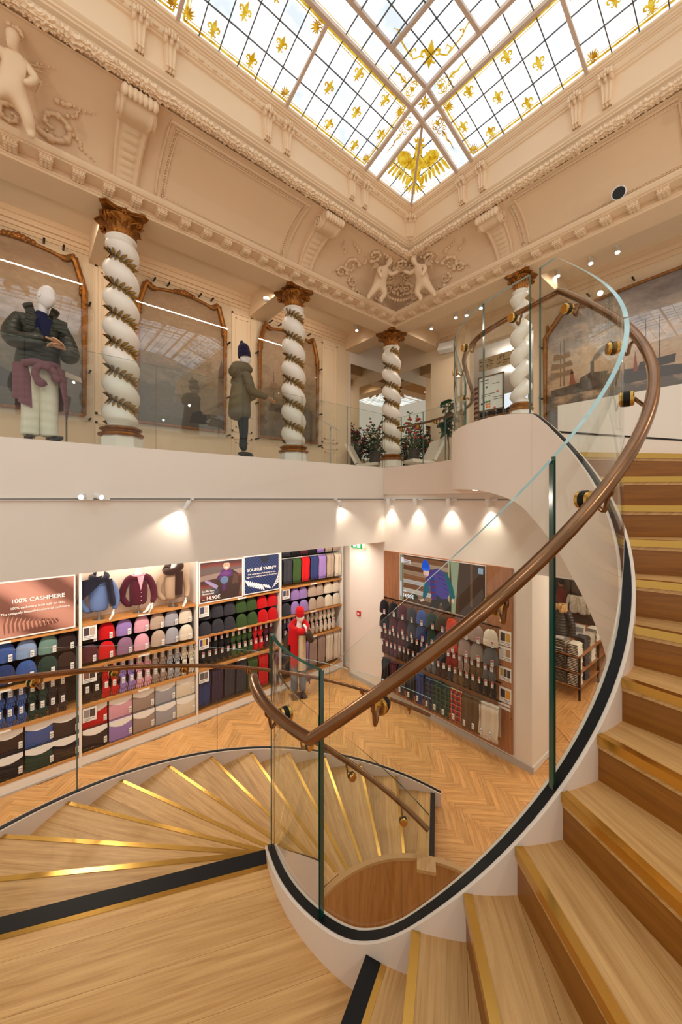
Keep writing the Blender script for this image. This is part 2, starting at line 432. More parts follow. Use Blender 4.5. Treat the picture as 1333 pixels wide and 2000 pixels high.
# balcony edge (S curve from the stair drum to the gallery corner)
EDGE_PTS = [P(TH_END - 12, 0.998, 0)[:2], P(TH_END, 0.998, 0)[:2], (3.06, 1.62), (3.24, 1.98), (3.60, 2.33), (4.2, 2.65), (5.0, 3.05), (5.5, 3.42), (5.80, 3.9), (5.97, 4.45), (6.03, 5.0), (6.0, 5.63)]
EDGE = [(p.x, p.y) for p in crom([(a, b, 0) for a, b in EDGE_PTS], 8)][8:]
def offset(path, d):
    out = []
    for i, p in enumerate(path):
        a = path[max(i - 1, 0)]; b = path[min(i + 1, len(path) - 1)]
        tx, ty = b[0] - a[0], b[1] - a[1]; L = hypot(tx, ty) or 1
        out.append((p[0] + ty / L * d, p[1] - tx / L * d))        # to the right of travel
    return out
def ribbon(path, r0, r1, z0, z1):
    """strip following path between offsets r0..r1 (right of travel), z0..z1 numbers or functions of u"""
    A = offset(path, r0); B = offset(path, r1); n = len(path) - 1
    f0 = z0 if callable(z0) else (lambda u: z0); f1 = z1 if callable(z1) else (lambda u: z1)
    mb = MB()
    def fn(u, v):
        i = int(round(u * n)); j = int(round(v * 4)) % 4
        q = (A if j in (0, 1) else B)[i]
        return (q[0], q[1], f1(u) if j in (0, 3) else f0(u))
    mb.grid(fn, n, 4, cvv=True); m = len(mb.v)
    mb.f += [[0, 1, 2, 3], [m - 1, m - 2, m - 3, m - 4]]; mb.mi += [0, 0]
    return mb
zbot = lambda u: 0.11 - 0.245 * math.exp(-u * 5.9 / 0.36)
ZE0 = zs(TH_END)
zte = lambda u: ZT - (ZT - ZE0) * max(0.0, 1 - u * 9) ** 2
S('wall_balcony', ribbon(EDGE, -0.033, 0.033, zbot, zte), M_PINK, 'curved white edge of the gallery sweeping from the stair drum')
O('glass_channel', ribbon(EDGE, -0.024, 0.024, lambda u: zte(u) - 0.02, lambda u: zte(u) + 0.004), M_BLACK, stair)

# ---------------------------------------------------------------- glass balustrades
bal = E('glass_balustrade', P(190, 1.0, ZL), 'frameless curved glass balustrade standing on the inner stringer around the well', 'balustrade')
def panel(parent, path, z0, z1, th=0.016, mat_=M_GLASS, seam=True, tm=None):
    """path: list of (x,y); z0,z1 lists"""
    n = len(path) - 1; A = offset(path, -th / 2); B = offset(path, th / 2)
    mb = MB()
    mb.grid(lambda u, v: (*A[int(round(u * n))], (z1 if v > 0.5 else z0)[int(round(u * n))]), n, 1)
    o = O('glass_panel', mb, mat_, parent)
    mb = MB()
    mb.grid(lambda u, v: (*(B if v > 0.5 else A)[int(round(u * n))], z1[int(round(u * n))]), n, 1)
    O('top_edge', mb, tm or M_GREFL, o)
    if seam:
        for i in ((0, -1) if seam is True else seam):
            mb = MB(); mb.add([(*A[i], z0[i]), (*B[i], z0[i]), (*B[i], z1[i]), (*A[i], z1[i])], [(0, 1, 2, 3)])
            O('side_edge', mb, M_GEDGE, o)
    return o
def arc(t0, t1, R, n): return [P(t0 + (t1 - t0) * i / n, R, 0)[:2] for i in range(n + 1)]
def ths(t0, t1, n): return [t0 + (t1 - t0) * i / n for i in range(n + 1)]
def ztop(th):
    if th < A_L: return znose(th) + 1.21
    return min(-0.742 + max(0, th - 190) * 0.0169, ZT + 1.02)
RG = 0.998
BREAKS = [36.6, 97.6, 188.9, 243.2, 287.0, 343.8]
for a, b in zip(BREAKS, BREAKS[1:]):
    n = max(8, int((b - a) / 2.2)); a2, b2 = a + 0.35, b - 0.35
    tt = ths(a2, b2, n)
    panel(bal, arc(a2, b2, RG, n), [zs(t) - 0.01 if t > 97 else max(zs(t), -3.18) for t in tt], [ztop(t) for t in tt], 0.02, seam=(0, -1) if b not in (287.0, 343.8) else (0,) if b == 287.0 else (-1,), tm=M_GEDGE if a < 180 else None)
    if a < 100 < b:
        o_ = bal.children[-1]; mb = MB(); p0, p1 = P(155.6, RG - .004, 0), P(155.6, RG + .003, 0)
        mb.add([(p0[0], p0[1], zs(155.6)), (p1[0], p1[1], zs(155.6)), (p1[0], p1[1], ztop(156)), (p0[0], p0[1], ztop(156))], [(0, 1, 2, 3)]); O('joint', mb, M_GEDGE, o_)
# balustrade along the S curve and gallery
n_e = len(EDGE)
def sub(path, i0, i1): return path[i0:i1 + 1]
gal = E('glass_balustrade', (6.0, 5.0, ZT), 'frameless glass balustrade along the curved gallery edge by the corner column', 'balustrade')
cuts = [1, 10, 26, 40, 57, 66, 74, n_e - 1]
for i, (a, b) in enumerate(zip(cuts, cuts[1:])):
    pth = sub(EDGE, a, b); m = len(pth)
    panel(bal if i < 3 else gal, pth, [zte((a + q) / (n_e - 1)) for q in range(m)], [ZT + 1.02] * m, 0.02)
gl = E('glass_balustrade', (3.0, 5.65, ZT), 'straight run of frameless glass panels in front of the twisted columns', 'balustrade')
xs = [-1.6, 0.02, 1.42, 2.72, 3.86, 4.95, 5.97]
for a, b in zip(xs, xs[1:]):
    panel(gl, [(a + 0.004, 5.645), (b - 0.004, 5.645)], [ZT] * 2, [1.86] * 2, 0.016, seam=(1,))
ob = E('glass_balustrade', P(90, RO, -3.0), 'curved glass balustrade on the outer side of the flight going down', 'balustrade')
BR2 = [36.0, 64.0, 93.8, 123.4, 150.0, 184.0]
for a, b in zip(BR2, BR2[1:]):
    n = 12; tt = ths(a + 0.12, b - 0.12, n)
    panel(ob, arc(a + 0.12, b - 0.12, RO + 0.01, n), [znose(min(t, 156)) + 0.03 for t in tt], [znose(min(t, 156)) + 1.27 for t in tt], 0.016, seam=(0,))

# ---------------------------------------------------------------- handrails
def bracket(parent, base, tip, glass_pt, nrm):
    """rosette on the glass, bent arm to the underside of the rail"""
    g = Vector(glass_pt); nv = Vector(nrm).normalized(); up = Vector((0, 0, 1))
    q = nv.to_track_quat('Z', 'Y').to_matrix()
    mb = MB(); mb.lathe([(0.0, -0.030), (0.030, -0.030), (0.034, -0.026), (0.034, -0.014), (0.034, 0.012), (0.034, 0.024), (0.030, 0.028), (0, 0.028)], 20, tuple(g), q, cap=False)
    ro = O('rosette', mb, M_BRASS, parent)
    mb = MB(); mb.lathe([(0.0345, -0.013), (0.0365, -0.011), (0.0365, 0.010), (0.0345, 0.012)], 20, tuple(g), q, cap=False)
    O('gasket', mb, M_BLACK, ro)
    t = Vector(tip)
    mb = MB(); a = g + nv * 0.026; b = g + nv * 0.06 - up * 0.03
    c = Vector((t.x, t.y, t.z - 0.055)) - nv * 0.0
    mb.tube(crom([a, (a + b) / 2 - up * 0.005, b + nv * 0.01 - up * 0.012, c - nv * 0.015, c + up * 0.02, t], 4), 0.0085, 8)
    O('arm', mb, M_RAIL, ro)
def zrail(th):
    if th < A_L: return znose(th) + 0.985
    return min(-0.985 + max(0, th - 190.5) * 0.01695, 1.53)
RR = 1.095
hr = E('handrail', P(190, RR, -0.98), 'bronze tube handrail bent at the landing and following the curved glass up the stair', 'handrail')
pts = [P(t, RR, zrail(t)) for t in ths(37.5, 190.5, 90)] + [P(t, RR, zrail(t)) for t in ths(192, 339, 90)] + [P(341, RR, 1.53)]
EO = offset(EDGE, 0.10)
pts += [(x, y, 1.53) for x, y in EO[3:] if y < 5.4]
mb = MB(); mb.tube(pts, 0.0245, 14); O('rail', mb, M_RAIL, hr)
for th in (50, 78, 105, 128, 172, 205.5, 230, 253, 281, 303, 330):
    g = P(th, RG, zrail(th) - 0.075); bracket(hr, None, P(th, RR, zrail(th) - 0.012), g, (cos(radians(th)), sin(radians(th)), 0))
for i in (4, 16, 27, 38, 50, 61, 68, 74):
    e = EDGE[i]; o_ = EO[i]; bracket(hr, None, (*o_, 1.52), (*e, 1.455), (o_[0] - e[0], o_[1] - e[1], 0))
hr2 = E('handrail', P(90, 2.84, -2.0), 'bronze tube handrail on the outer glass of the flight going down', 'handrail')
zr2 = lambda t: znose(min(t, 156)) + 1.075
mb = MB(); mb.tube([P(t, 2.85, zr2(t)) for t in ths(36.4, 184, 90)], 0.023, 10); O('rail', mb, M_RAIL, hr2)
for th in (42, 55, 70, 86, 102, 117, 131, 145):
    g = P(th, RO, zr2(th) - 0.06); bracket(hr2, None, P(th, 2.85, zr2(th) - 0.012), g, (-cos(radians(th)), -sin(radians(th)), 0))

# curved timber guard at the foot of the well
gd = E('curved_timber_guard', P(30, 0.98, ZF), 'waist-high curved brown timber wall closing the foot of the stair well', 'partition')
segs = ths(-45, 99.5, 9)
for a, b in zip(segs, segs[1:]):
    O('veneer_panel', helix(a + 0.06, b - 0.06, 0.935, 0.962, lambda t: -3.185, lambda t: ZF + 0.002, 8), M_GUARD, gd)
    gd.children[-1].data.attributes['rnd'].data.foreach_set('value', [rng.random()] * len(gd.children[-1].data.vertices))
    ul = gd.children[-1].data.uv_layers[0].data; me_ = gd.children[-1].data
    for lp in me_.loops: v = me_.vertices[lp.vertex_index].co; ul[lp.index].uv = (v.z, atan2(v.y + 0.5, v.x))
O('cap', helix(-45, 99.5, 0.925, 0.972, lambda t: -3.16, lambda t: -3.184, 60), M_OAK, gd, label='pale oak top edge')
mb = MB(); a = radians(38.5); M = Matrix.Rotation(a, 3, 'Z'); mb.box(P(38.5, 0.885, -3.17), (0.13, 0.16, 0.03), M); O('ledge', mb, M_OAK, gd)
# ================================================================ the shell of the shop
# floors
fl = S('floor', MB().bb((-3.2, -2, ZF - 0.15), (15, 8.2, ZF - 0.012)), M_HERR, 'herringbone oak floor of the shop below')
fl.location = (0, 0, 0); WP[fl.name] = (0, 0, 0)
W_, L_ = 0.092, 0.552
def floor_ok(x, y):
    if not (-1.2 < x < 13.5 and 0.2 < y < 7.22): return False
    d = x * cos(YAW) + y * sin(YAW); r = x * sin(YAW) - y * cos(YAW)
    if d < 1.5: return False
    px = 666.5 + 735 * r / d; py = 976 + 735 * (-ZF) / d
    if not (-60 < px < 1250 and py < 1990): return False
    R = hypot(x - CX, y - CY); th = degrees(atan2(y - CY, x - CX)) % 360
    if R < RO - 0.25 and 42 < th < 320: return False
    if x > 6.15 and y > 2.6: return False
    return True
planks = []
ca = sqrt(0.5)
for i in range(-160, 161):
    for j in range(-16, 17):
        for kind in (0, 1):
            if kind == 0: px_, py_ = i * W_ + j * L_ + L_ / 2, i * W_ - j * L_ + W_ / 2
            else: px_, py_ = i * W_ + j * L_ + W_ / 2, (i + 1) * W_ - j * L_ + L_ / 2
            x, y = (px_ - py_) * ca, (px_ + py_) * ca
            x += 5.0; y += 3.0
            if floor_ok(x, y): planks.append((hypot(x, y), x, y, pi / 4 + (pi / 2 if kind else 0)))
planks.sort()
pm = []
for i in range(10):
    mb = MB(); h = 0.006; o = rng.random() * 30
    a, b = L_ / 2 - 0.0008, W_ / 2 - 0.0008
    mb.box((0, 0, -h), (2 * a, 2 * b, 2 * h), rnd=(i + 0.5) / 10)
    pm.append(mb.mesh('plank', M_HERR, 0))
rest = MB()
for n, (d, x, y, rz) in enumerate(planks):
    if n < 300: inst('plank', rng.choice(pm), fl, (x, y, ZF), (0, 0, rz), rel=False)
    elif d < 11:
        c, s = cos(rz), sin(rz); a, b = L_ / 2 - 0.0008, W_ / 2 - 0.0008; o = rng.random() * 30
        L = [(-a, -b), (a, -b), (a, b), (-a, b)]
        rest.add([(x + p * c - q * s, y + p * s + q * c, ZF + zz) for zz in (-0.012, 0) for p, q in L], [(4, 5, 6, 7), (0, 1, 5, 4), (1, 2, 6, 5), (2, 3, 7, 6), (3, 0, 4, 7)], [(p + o, q + o) for zz in (0, 1) for p, q in L], rng.random())
O('planks', rest, M_HERR, fl, smooth=0)['kind'] = 'stuff'

# gallery floor slab, gallery edge on the column side
poly = [P(336.6, RO, 0)[:2]] + [P(t, 1.03, 0)[:2] for t in (336.6, 341, 346)] + [e for e in offset(EDGE, 0.03)[9:]] + [(6.0, 5.7), (6.0, 7.7), (15, 7.7), (15, -3.5), (4.6, -3.5)]
mb = MB(); mb.prism(poly, 0.115, ZU)
S('floor_upper', mb, M_WHITE, 'upper gallery floor slab')
S('wall_gallery', MB().bb((-3.2, 5.63, -0.915), (6.02, 5.85, ZT)), M_WHITE, 'long white upstand of the gallery with the lighting track')
S('floor_gallery', MB().bb((-3.2, 5.85, -0.915), (6.3, 7.7, 0.66)), M_WHITE, 'gallery floor under the columns')
# shop walls
S('wall_left', MB().bb((-3.2, 7.62, ZF), (6.4, 7.8, -0.915)), M_WHITE, 'white shop wall behind the knitwear shelves')
S('wall_back', MB().bb((6.02, 2.53, ZF), (6.22, 6.78, 0.115)), M_WHITE, 'white shop wall washed by spotlights')
S('wall_recess', MB().bb((6.30, 6.6, ZF), (6.5, 7.7, -0.90)), M_WHITE, 'set-back end of the shop wall beside the shelves')
S('wall_pier', MB().bb((6.22, 2.53, ZF), (6.88, 2.75, -0.9)), M_WHITE, 'end of the shop wall at the opening')
S('wall_lintel', MB().bb((6.02, -3.0, -1.12), (6.24, 2.53, 0.115)), M_WHITE, 'white wall above the opening to the next room')
S('trim_1', MB().bb((6.0, 1.2, -1.145), (6.26, 2.55, -1.115)), M_TRIM, 'white edge strip over the opening')
S('baseboard_back', MB().bb((6.0, 2.5, ZF), (6.02, 6.78, ZF + 0.10)), M_GREYP, 'grey skirting under the timber panel')
S('baseboard_recess', MB().bb((6.285, 6.78, ZF), (6.30, 7.25, ZF + 0.09)), M_TRIM, 'white skirting beside the shelves')
S('baseboard_pier', MB().bb((6.02, 2.515, ZF), (6.88, 2.53, ZF + 0.09)), M_TRIM, 'white skirting round the end of the wall')
# next room seen through the opening
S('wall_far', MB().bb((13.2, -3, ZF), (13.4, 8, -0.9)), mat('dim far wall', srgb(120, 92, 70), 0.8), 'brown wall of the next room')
S('ceiling_far', MB().bb((6.24, -3, -0.92), (13.4, 2.6, -0.9)), M_WHITE, 'ceiling of the next room')

# gallery walls and ceilings
S('wall_paintings', MB().bb((-3.2, 7.4, 0.60), (6.56, 7.6, 4.4)), M_WALLUP, 'panelled gallery wall behind the paintings')
S('ceiling_gallery', MB().bb((-3.2, 6.0, 4.28), (8.4, 7.6, 4.4)), M_WALLUP, 'coffered gallery ceiling behind the columns')
S('ceiling_upper', MB().bb((6.7, -4, 4.26), (8.4, 6.0, 4.4)), M_WALLUP, 'ceiling of the gallery by the stair head')
mb = MB()
for (y0, y1, z0, z1) in ((4.9, 7.6, ZU, 4.4), (-4, 3.42, ZU, 4.4), (3.42, 4.9, 3.66, 4.4)): mb.bb((8.2, y0, z0), (8.4, y1, z1))
S('wall_upper', mb, M_WALLUP, 'gallery wall with the opening to the next sales floor')
# room beyond the opening on the upper floor
mb = MB(); mb.bb((8.4, 1.5, 3.85), (14, 8, 3.9)); S('ceiling_beyond', mb, M_WHITE, 'ceiling of the sales floor beyond')
mb = MB(); mb.bb((13.4, 1.5, ZU), (13.5, 8, 3.9)); mb.bb((8.4, 7.4, ZU), (13.5, 7.5, 3.9)); mb.bb((8.4, 1.5, ZU), (13.5, 1.6, 3.9)); S('wall_beyond', mb, M_WHITE, 'white walls of the sales floor beyond')
# wall panelling frames
def frame_rect(mb, x0, x1, z0, z1, y, w=0.035, t=0.018, notch=True):
    for (a, b, c, d) in ((x0, x1, z0, z0 + w), (x0, x1, z1 - w, z1), (x0, x0 + w, z0, z1), (x1 - w, x1, z0, z1)): mb.bb((a, y - t, c), (b, y, d))
k = 0
for (x0, x1) in ((0.92, 1.30), (3.30, 3.76), (5.64, 6.14)):
    for z0, z1 in ((1.42, 3.90), (0.72, 1.30)):
        mb = MB(); frame_rect(mb, x0, x1, z0, z1, 7.4); k += 1
        frame_rect(mb, x0 + 0.09, x1 - 0.09, z0 + 0.09, z1 - 0.10, 7.4, 0.02, 0.012)
        S('trim_%d' % (k + 1), mb, M_WALLUP, 'raised panel moulding on the gallery wall')
def sweep(prof, yp, xp, sx=1.0, a=-3.2, c=-4.0, name='moulding', m=M_PLASTER, parent=None, smooth=30):
    """prof: list of (inset, z); run along the column side, mitre, run along the back"""
    mb = MB(); st = (lambda o, z: (a, yp - o, z), lambda o, z: (xp - o * sx, yp - o, z), lambda o, z: (xp - o * sx, c, z))
    L = [f(o, z) for f in st for (o, z) in prof]; n = len(prof)
    fs = [(s * n + i, s * n + i + 1, (s + 1) * n + i + 1, (s + 1) * n + i) for s in (0, 1) for i in range(n - 1)]
    mb.add(L, fs); return O(name, mb, m, parent, smooth=smooth)
YP, XP = 5.69, 6.41
ceil = E('ceiling', (5, 5, 4), kind='structure', label='coved ceiling of cream plaster with ornament around the skylight')
# beams over the columns
mb = MB(); mb.bb((-3.2, YP, 3.88), (6.83, 6.12, 4.28)); mb.bb((XP, -4, 3.88), (6.83, 5.69, 4.28))
O('beam', mb, M_PLASTER, ceil)
for x in (1.03, 3.88):
    O('beam', MB().bb((x - 0.2, 6.12, 3.89), (x + 0.2, 7.4, 4.28)), M_PLASTER, ceil)
O('beam', MB().bb((6.40, 6.12, 3.89), (6.84, 7.4, 4.28)), M_PLASTER, ceil)
O('beam', MB().bb((6.83, 2.75, 3.89), (8.2, 3.15, 4.28)), M_PLASTER, ceil)
O('beam', MB().bb((6.83, 5.72, 3.89), (8.2, 6.12, 4.28)), M_PLASTER, ceil)
mb = MB()
for o_, z_ in ((0.0, 4.0), (0.03, 4.06), (0.07, 4.12), (0.1, 4.2)): mb.bb((-3.2, 7.4 - 0.02 - o_, z_), (6.4, 7.4, z_ + 0.08))
O('wall_moulding', mb, M_PLASTER, ceil)
mb = MB()
for o_, z_ in ((0.0, 4.02), (0.05, 4.1), (0.1, 4.18)): mb.bb((8.2 - 0.02 - o_, -4, z_), (8.2, 5.72, z_ + 0.08))
O('wall_moulding', mb, M_PLASTER, ceil)
# entablature, cornice, cove, upper frieze and skylight surround
sweep([(0.001, 3.881), (0.004, 3.905), (0.02, 3.91), (0.02, 3.93), (-0.01, 3.94), (-0.01, 3.985), (0.19, 3.99), (0.19, 4.005), (0.215, 4.01), (0.235, 4.03), (0.245, 4.05), (0.25, 4.065), (0.02, 4.085), (0.0, 4.10)], YP, XP, name='cornice', parent=ceil)
CV = lambda t: (0.95 - 0.93 * cos(t), 4.06 + 0.62 * sin(t))
sweep([CV(pi / 2 * i / 16) for i in range(17)] + [(0.96, 4.70)], YP, XP, 0.74, name='cove', parent=ceil, smooth=60)
sweep([(0.93, 4.655), (0.90, 4.66), (0.90, 4.69), (0.94, 4.70), (0.97, 4.74), (1.0, 4.80), (1.04, 4.82), (1.04, 4.84), (1.06, 4.85), (1.06, 4.875), (1.075, 4.885), (1.09, 4.91), (1.085, 4.94)], YP, XP, 0.74, name='moulding', parent=ceil)
sweep([(1.085, 4.94), (1.085, 5.24)], YP, XP, 0.74, name='frieze', parent=ceil)
sweep([(1.085, 5.24), (1.11, 5.25), (1.11, 5.275), (1.125, 5.28), (1.14, 5.30), (1.15, 5.33), (1.15, 5.35), (1.165, 5.355), (1.165, 5.375), (1.185, 5.38), (1.185, 5.40), (1.2, 5.405), (1.2, 5.44), (1.215, 5.445), (1.215, 5.50)], YP, XP, 0.74, name='skylight_surround', parent=ceil)
# beads, garland, modillions, brackets
YF, XF = YP - 1.085, XP - 1.085 * 0.74
mb = MB()
xb = -1.2
i = 0
def beads(run):
    t = 0.0
    while t < run[4]:
        big = (int(t / 0.085) % 2 == 0)
        yield t, big; t += 0.085
for run in (((-1.5, YP - 1.14), 1, 0, 0, 6.9), ((XP - 1.14 * 0.74, 4.5), 0, -1, 0, 6.0)):
    (x0, y0), dx, dy, _, ln = run
    for t, big in beads(run):
        x, y = x0 + dx * t, y0 + dy * t
        if x > XP - 1.16 * 0.74 + 0.01: continue
        if big: mb.ball((x, y, 5.305), (0.034, 0.022, 0.02) if dx else (0.022, 0.034, 0.02), 8, 5)
        else:
            mb.ball((x, y, 5.305), 0.013, 6, 4)
O('bead_moulding', mb, M_PLASTER, ceil)['kind'] = 'stuff'
# leaf garland: lobed leaves overlapping along a roll
leaf = MB()
def leafpatch(u, v):
    a = (u - 0.5) * 2; w = 0.055 * (1 - abs(v - 0.4) ** 1.6) * (1 + 0.25 * cos(v * 19))
    return (v * 0.17 - 0.085, a * w, 0.030 * (1 - a * a) + 0.02 * sin(v * 3.1) + 0.012 * cos(v * 19) * (1 - abs(a)) + 0.01 * cos(a * 9))
leaf.grid(leafpatch, 6, 9)
roll = MB()
def garland(mb, x0, y0, dx, dy, ln, zc, nx):
    """nx: direction in which the roll faces (into the well and down)"""
    t = 0.0; fwd = Vector((dx, dy, 0))
    while t < ln:
        c = Vector((x0 + dx * t, y0 + dy * t, zc))
        for k, (ang, s) in enumerate(((-0.65, 1.0), (0.35, 1.0), (1.15, 0.7))):
            n_ = (Vector(nx) * cos(ang) + Vector((0, 0, -1)) * sin(ang) * 1.0).normalized() if k else (Vector(nx) * cos(ang) + Vector((0, 0, -1)) * sin(-ang)).normalized()
            f = (fwd + Vector((0, 0, (0.5 - k * 0.4) * (1 if int(t / 0.15) % 2 else -1)))).normalized()
            s_ = n_.cross(f).normalized(); f = s_.cross(n_)
            M = Matrix((f, s_, n_)).transposed()
            jit = rng.uniform(0.85, 1.2) * s
            Mx = Matrix.Translation(c + n_ * 0.035 + fwd * rng.uniform(-0.02, 0.02)) @ M.to_4x4() @ Matrix.Scale(jit, 4)
            mb.join(leaf, Mx)
        if int(t / 0.12) % 3 == 0: mb.ball(tuple(c + Vector(nx) * 0.06 + Vector((0, 0, -0.045))), 0.024, 8, 5)
        t += 0.075
garland(roll, -1.6, YP - 0.97, 1, 0, 7.3, 4.735, (0, -0.6, -0.4))
garland(roll, XP - 0.97 * 0.74, 4.7, 0, -1, 6.5, 4.735, (-0.6, 0, -0.4))
o = O('leaf_garland', roll, M_PLASTER, ceil, smooth=70); o['kind'] = 'stuff'
mb = MB(); mb.tube([(-3.2, YP - 0.955, 4.735), (XP - 0.955 * 0.74, YP - 0.955, 4.735), (XP - 0.955 * 0.74, -4, 4.735)], 0.05, 8); O('garland_core', mb, M_PLASTER, ceil)
# modillions
mb = MB(); mb.bb((-0.062, 0, 0.0), (0.062, 0.165, 0.045))
mb.bb((-0.07, -0.0, 0.043), (0.07, 0.175, 0.056))
for i in range(3):
    for j in range(3):
        mb.ball(((i - 1) * 0.036, 0.04 + j * 0.045, 0.0), (0.02, 0.022, 0.014), 6, 4)
for i in range(4): mb.ball((-0.045 + 0.03 * i, 0.166, 0.028), (0.017, 0.012, 0.02), 6, 4)
mod = mb.mesh('modillion', M_PLASTER)
x = -0.42
while x < 6.2: inst('modillion', mod, ceil, (x, YP + 0.0, 3.935), (0, 0, pi)); x += 0.315
y = 5.42
while y > -1.2: inst('modillion', mod, ceil, (XP, y, 3.935), (0, 0, pi / 2)); y -= 0.315
# small scroll brackets on the frieze
def scroll(mb, c, r0, turns, w, ax, th=0.014, sgn=1):
    """flat spiral roll in the local YZ plane, width w along X"""
    pts = []
    for i in range(26):
        a = i / 25 * turns * 2 * pi; r = r0 * (1 - 0.82 * i / 25); pts.append((0, sgn * r * cos(a), r * sin(a)))
    for s in (-1, 0, 1): mb.tube([(p[0] + c[0] + s * w / 2.4, p[1] + c[1], p[2] + c[2]) for p in pts], th, 6)
br = MB()
br.grid(lambda u, v: ((u - 0.5) * 0.145 * (1.1 - 0.4 * (1 - v)), (0.035 + 0.075 * v ** 1.6 + 0.014 * sin(v * 6) + 0.008 * cos((u - 0.5) * 20)) * (1 if 0.02 < u < 0.98 else 0), 0.36 * v - 0.18), 12, 16)
scroll(br, (0, 0.075, 0.13), 0.045, 1.4, 0.15, 0, 0.02)
scroll(br, (0, 0.03, -0.15), 0.03, 1.3, 0.08, 0, 0.014)
for i in range(5): br.ball(((i - 2) * 0.032, 0.10, 0.175 + 0.016 * (2 - abs(i - 2))), (0.02, 0.028, 0.045), 7, 5)
brm = br.mesh('bracket', M_PLASTER)
for x in (-0.55, -0.25, 0.98, 1.30, 2.56, 2.87, 4.11, 4.40): inst('scroll_bracket', brm, ceil, (x, YF, 5.09), (0, 0, pi))
for y in (3.47, 3.11, 1.78, 1.44, 0.1, -0.2): inst('scroll_bracket', brm, ceil, (XF, y, 5.09), (0, 0, pi / 2))
inst('scroll_bracket', brm, ceil, (XF + 0.0, YF + 0.0, 5.09), (0, 0, pi * 0.75), (1.5, 1.2, 1.05))
# big consoles running down the cove
def cove_pt(run, t, s, lift):
    """run 0: along columns at X=s; run 1: along back at Y=s; t 0..1 up the cove; lift off the surface"""
    o, z = CV(pi / 2 * t); tx, tz = 0.93 * sin(pi / 2 * t), 0.62 * cos(pi / 2 * t)
    L = hypot(tx, tz); nx, nz = tz / L, -tx / L
    o2, z2 = o + nx * lift, z + nz * lift
    return (s, YP - o2, z2) if run == 0 else (XP - o2 * 0.74, s, z2)
def console(run, s):
    mb = MB()
    wd = lambda v: 0.36 - 0.08 * (1 - v) if v < 0.8 else 0.36
    def top(u, v):
        t = 0.04 + 0.95 * v; a = (u - 0.5)
        lift = 0.05 + 0.05 * v + (0.09 * max(0, sin((v - 0.7) / 0.3 * pi)) if v > 0.7 else 0) + (0.014 if abs(abs(a) - 0.42) < 0.05 else 0)
        if abs(a) < 0.25 and v < 0.72: lift += 0.018 * abs(sin(v * 36))
        return cove_pt(run, t, s + a * wd(v), lift)
    mb.grid(top, 14, 60, flip=(run == 1))
    for sg in (0, 1):
        mb.grid(lambda u, v: cove_pt(run, 0.04 + 0.95 * v, s + (sg - 0.5) * wd(v), u * (0.05 + 0.05 * v + (0.09 * max(0, sin((v - 0.7) / 0.3 * pi)) if v > 0.7 else 0))), 2, 40)
    for i in range(7):   # shell at the head
        c = cove_pt(run, 0.99, s + (i - 3) * 0.052, 0.10); mb.ball(c, (0.04, 0.05, 0.07), 8, 6)
    for sg in (-1, 1):   # side volutes
        c = cove_pt(run, 0.83, s + sg * 0.19, 0.09)
        ax = Vector((1, 0, 0)) if run == 0 else Vector((0, 1, 0)); e1 = Vector((0, 0, 1)); e2 = ax.cross(e1)
        pts = [Vector(c) + e1 * cos(i * 0.45) * 0.1 * (1 - i / 30) + e2 * sin(i * 0.45) * 0.1 * (1 - i / 30) for i in range(28)]
        mb.tube(pts, 0.018, 6)
    c0 = cove_pt(run, 0.03, s, 0.05)
    mb.box(c0, (0.44, 0.14, 0.05) if run == 0 else (0.14, 0.44, 0.05))
    O('console', mb, M_PLASTER, ceil, smooth=50)
console(0, 1.03); console(0, 3.90); console(1, 3.12); console(0, -1.9); console(1, 0.4)
# panel mouldings on the cove
def cove_frame(run, s0, s1):
    for ins, r in ((0.0, 0.018), (0.07, 0.010), (0.11, 0.012)):
        mb = MB(); t0, t1 = 0.13 + ins * 0.5, 0.90 - ins * 0.5
        ring = [cove_pt(run, t0 + (t1 - t0) * i / 12, s0 + ins, 0.006) for i in range(13)] + [cove_pt(run, t1 - (t1 - t0) * i / 12, s1 - ins, 0.006) for i in range(13)]
        mb.tube(ring, r, 6, closed=True); O('panel_moulding', mb, M_PLASTER, ceil)
    mb = MB(); ins = 0.09; t0, t1 = 0.13 + ins * 0.5, 0.90 - ins * 0.5
    for i in range(60): mb.ball(cove_pt(run, t0, s0 + ins + (s1 - s0 - 2 * ins) * (i + 0.5) / 60, 0.008), 0.011, 5, 4)
    for i in range(24):
        for s in (s0 + ins, s1 - ins): mb.ball(cove_pt(run, t0 + (t1 - t0) * (i + 0.5) / 24, s, 0.008), 0.013, 5, 4)
    O('egg_moulding', mb, M_PLASTER, ceil)['kind'] = 'stuff'
cove_frame(0, 1.40, 3.50); cove_frame(1, 2.72, 0.8)
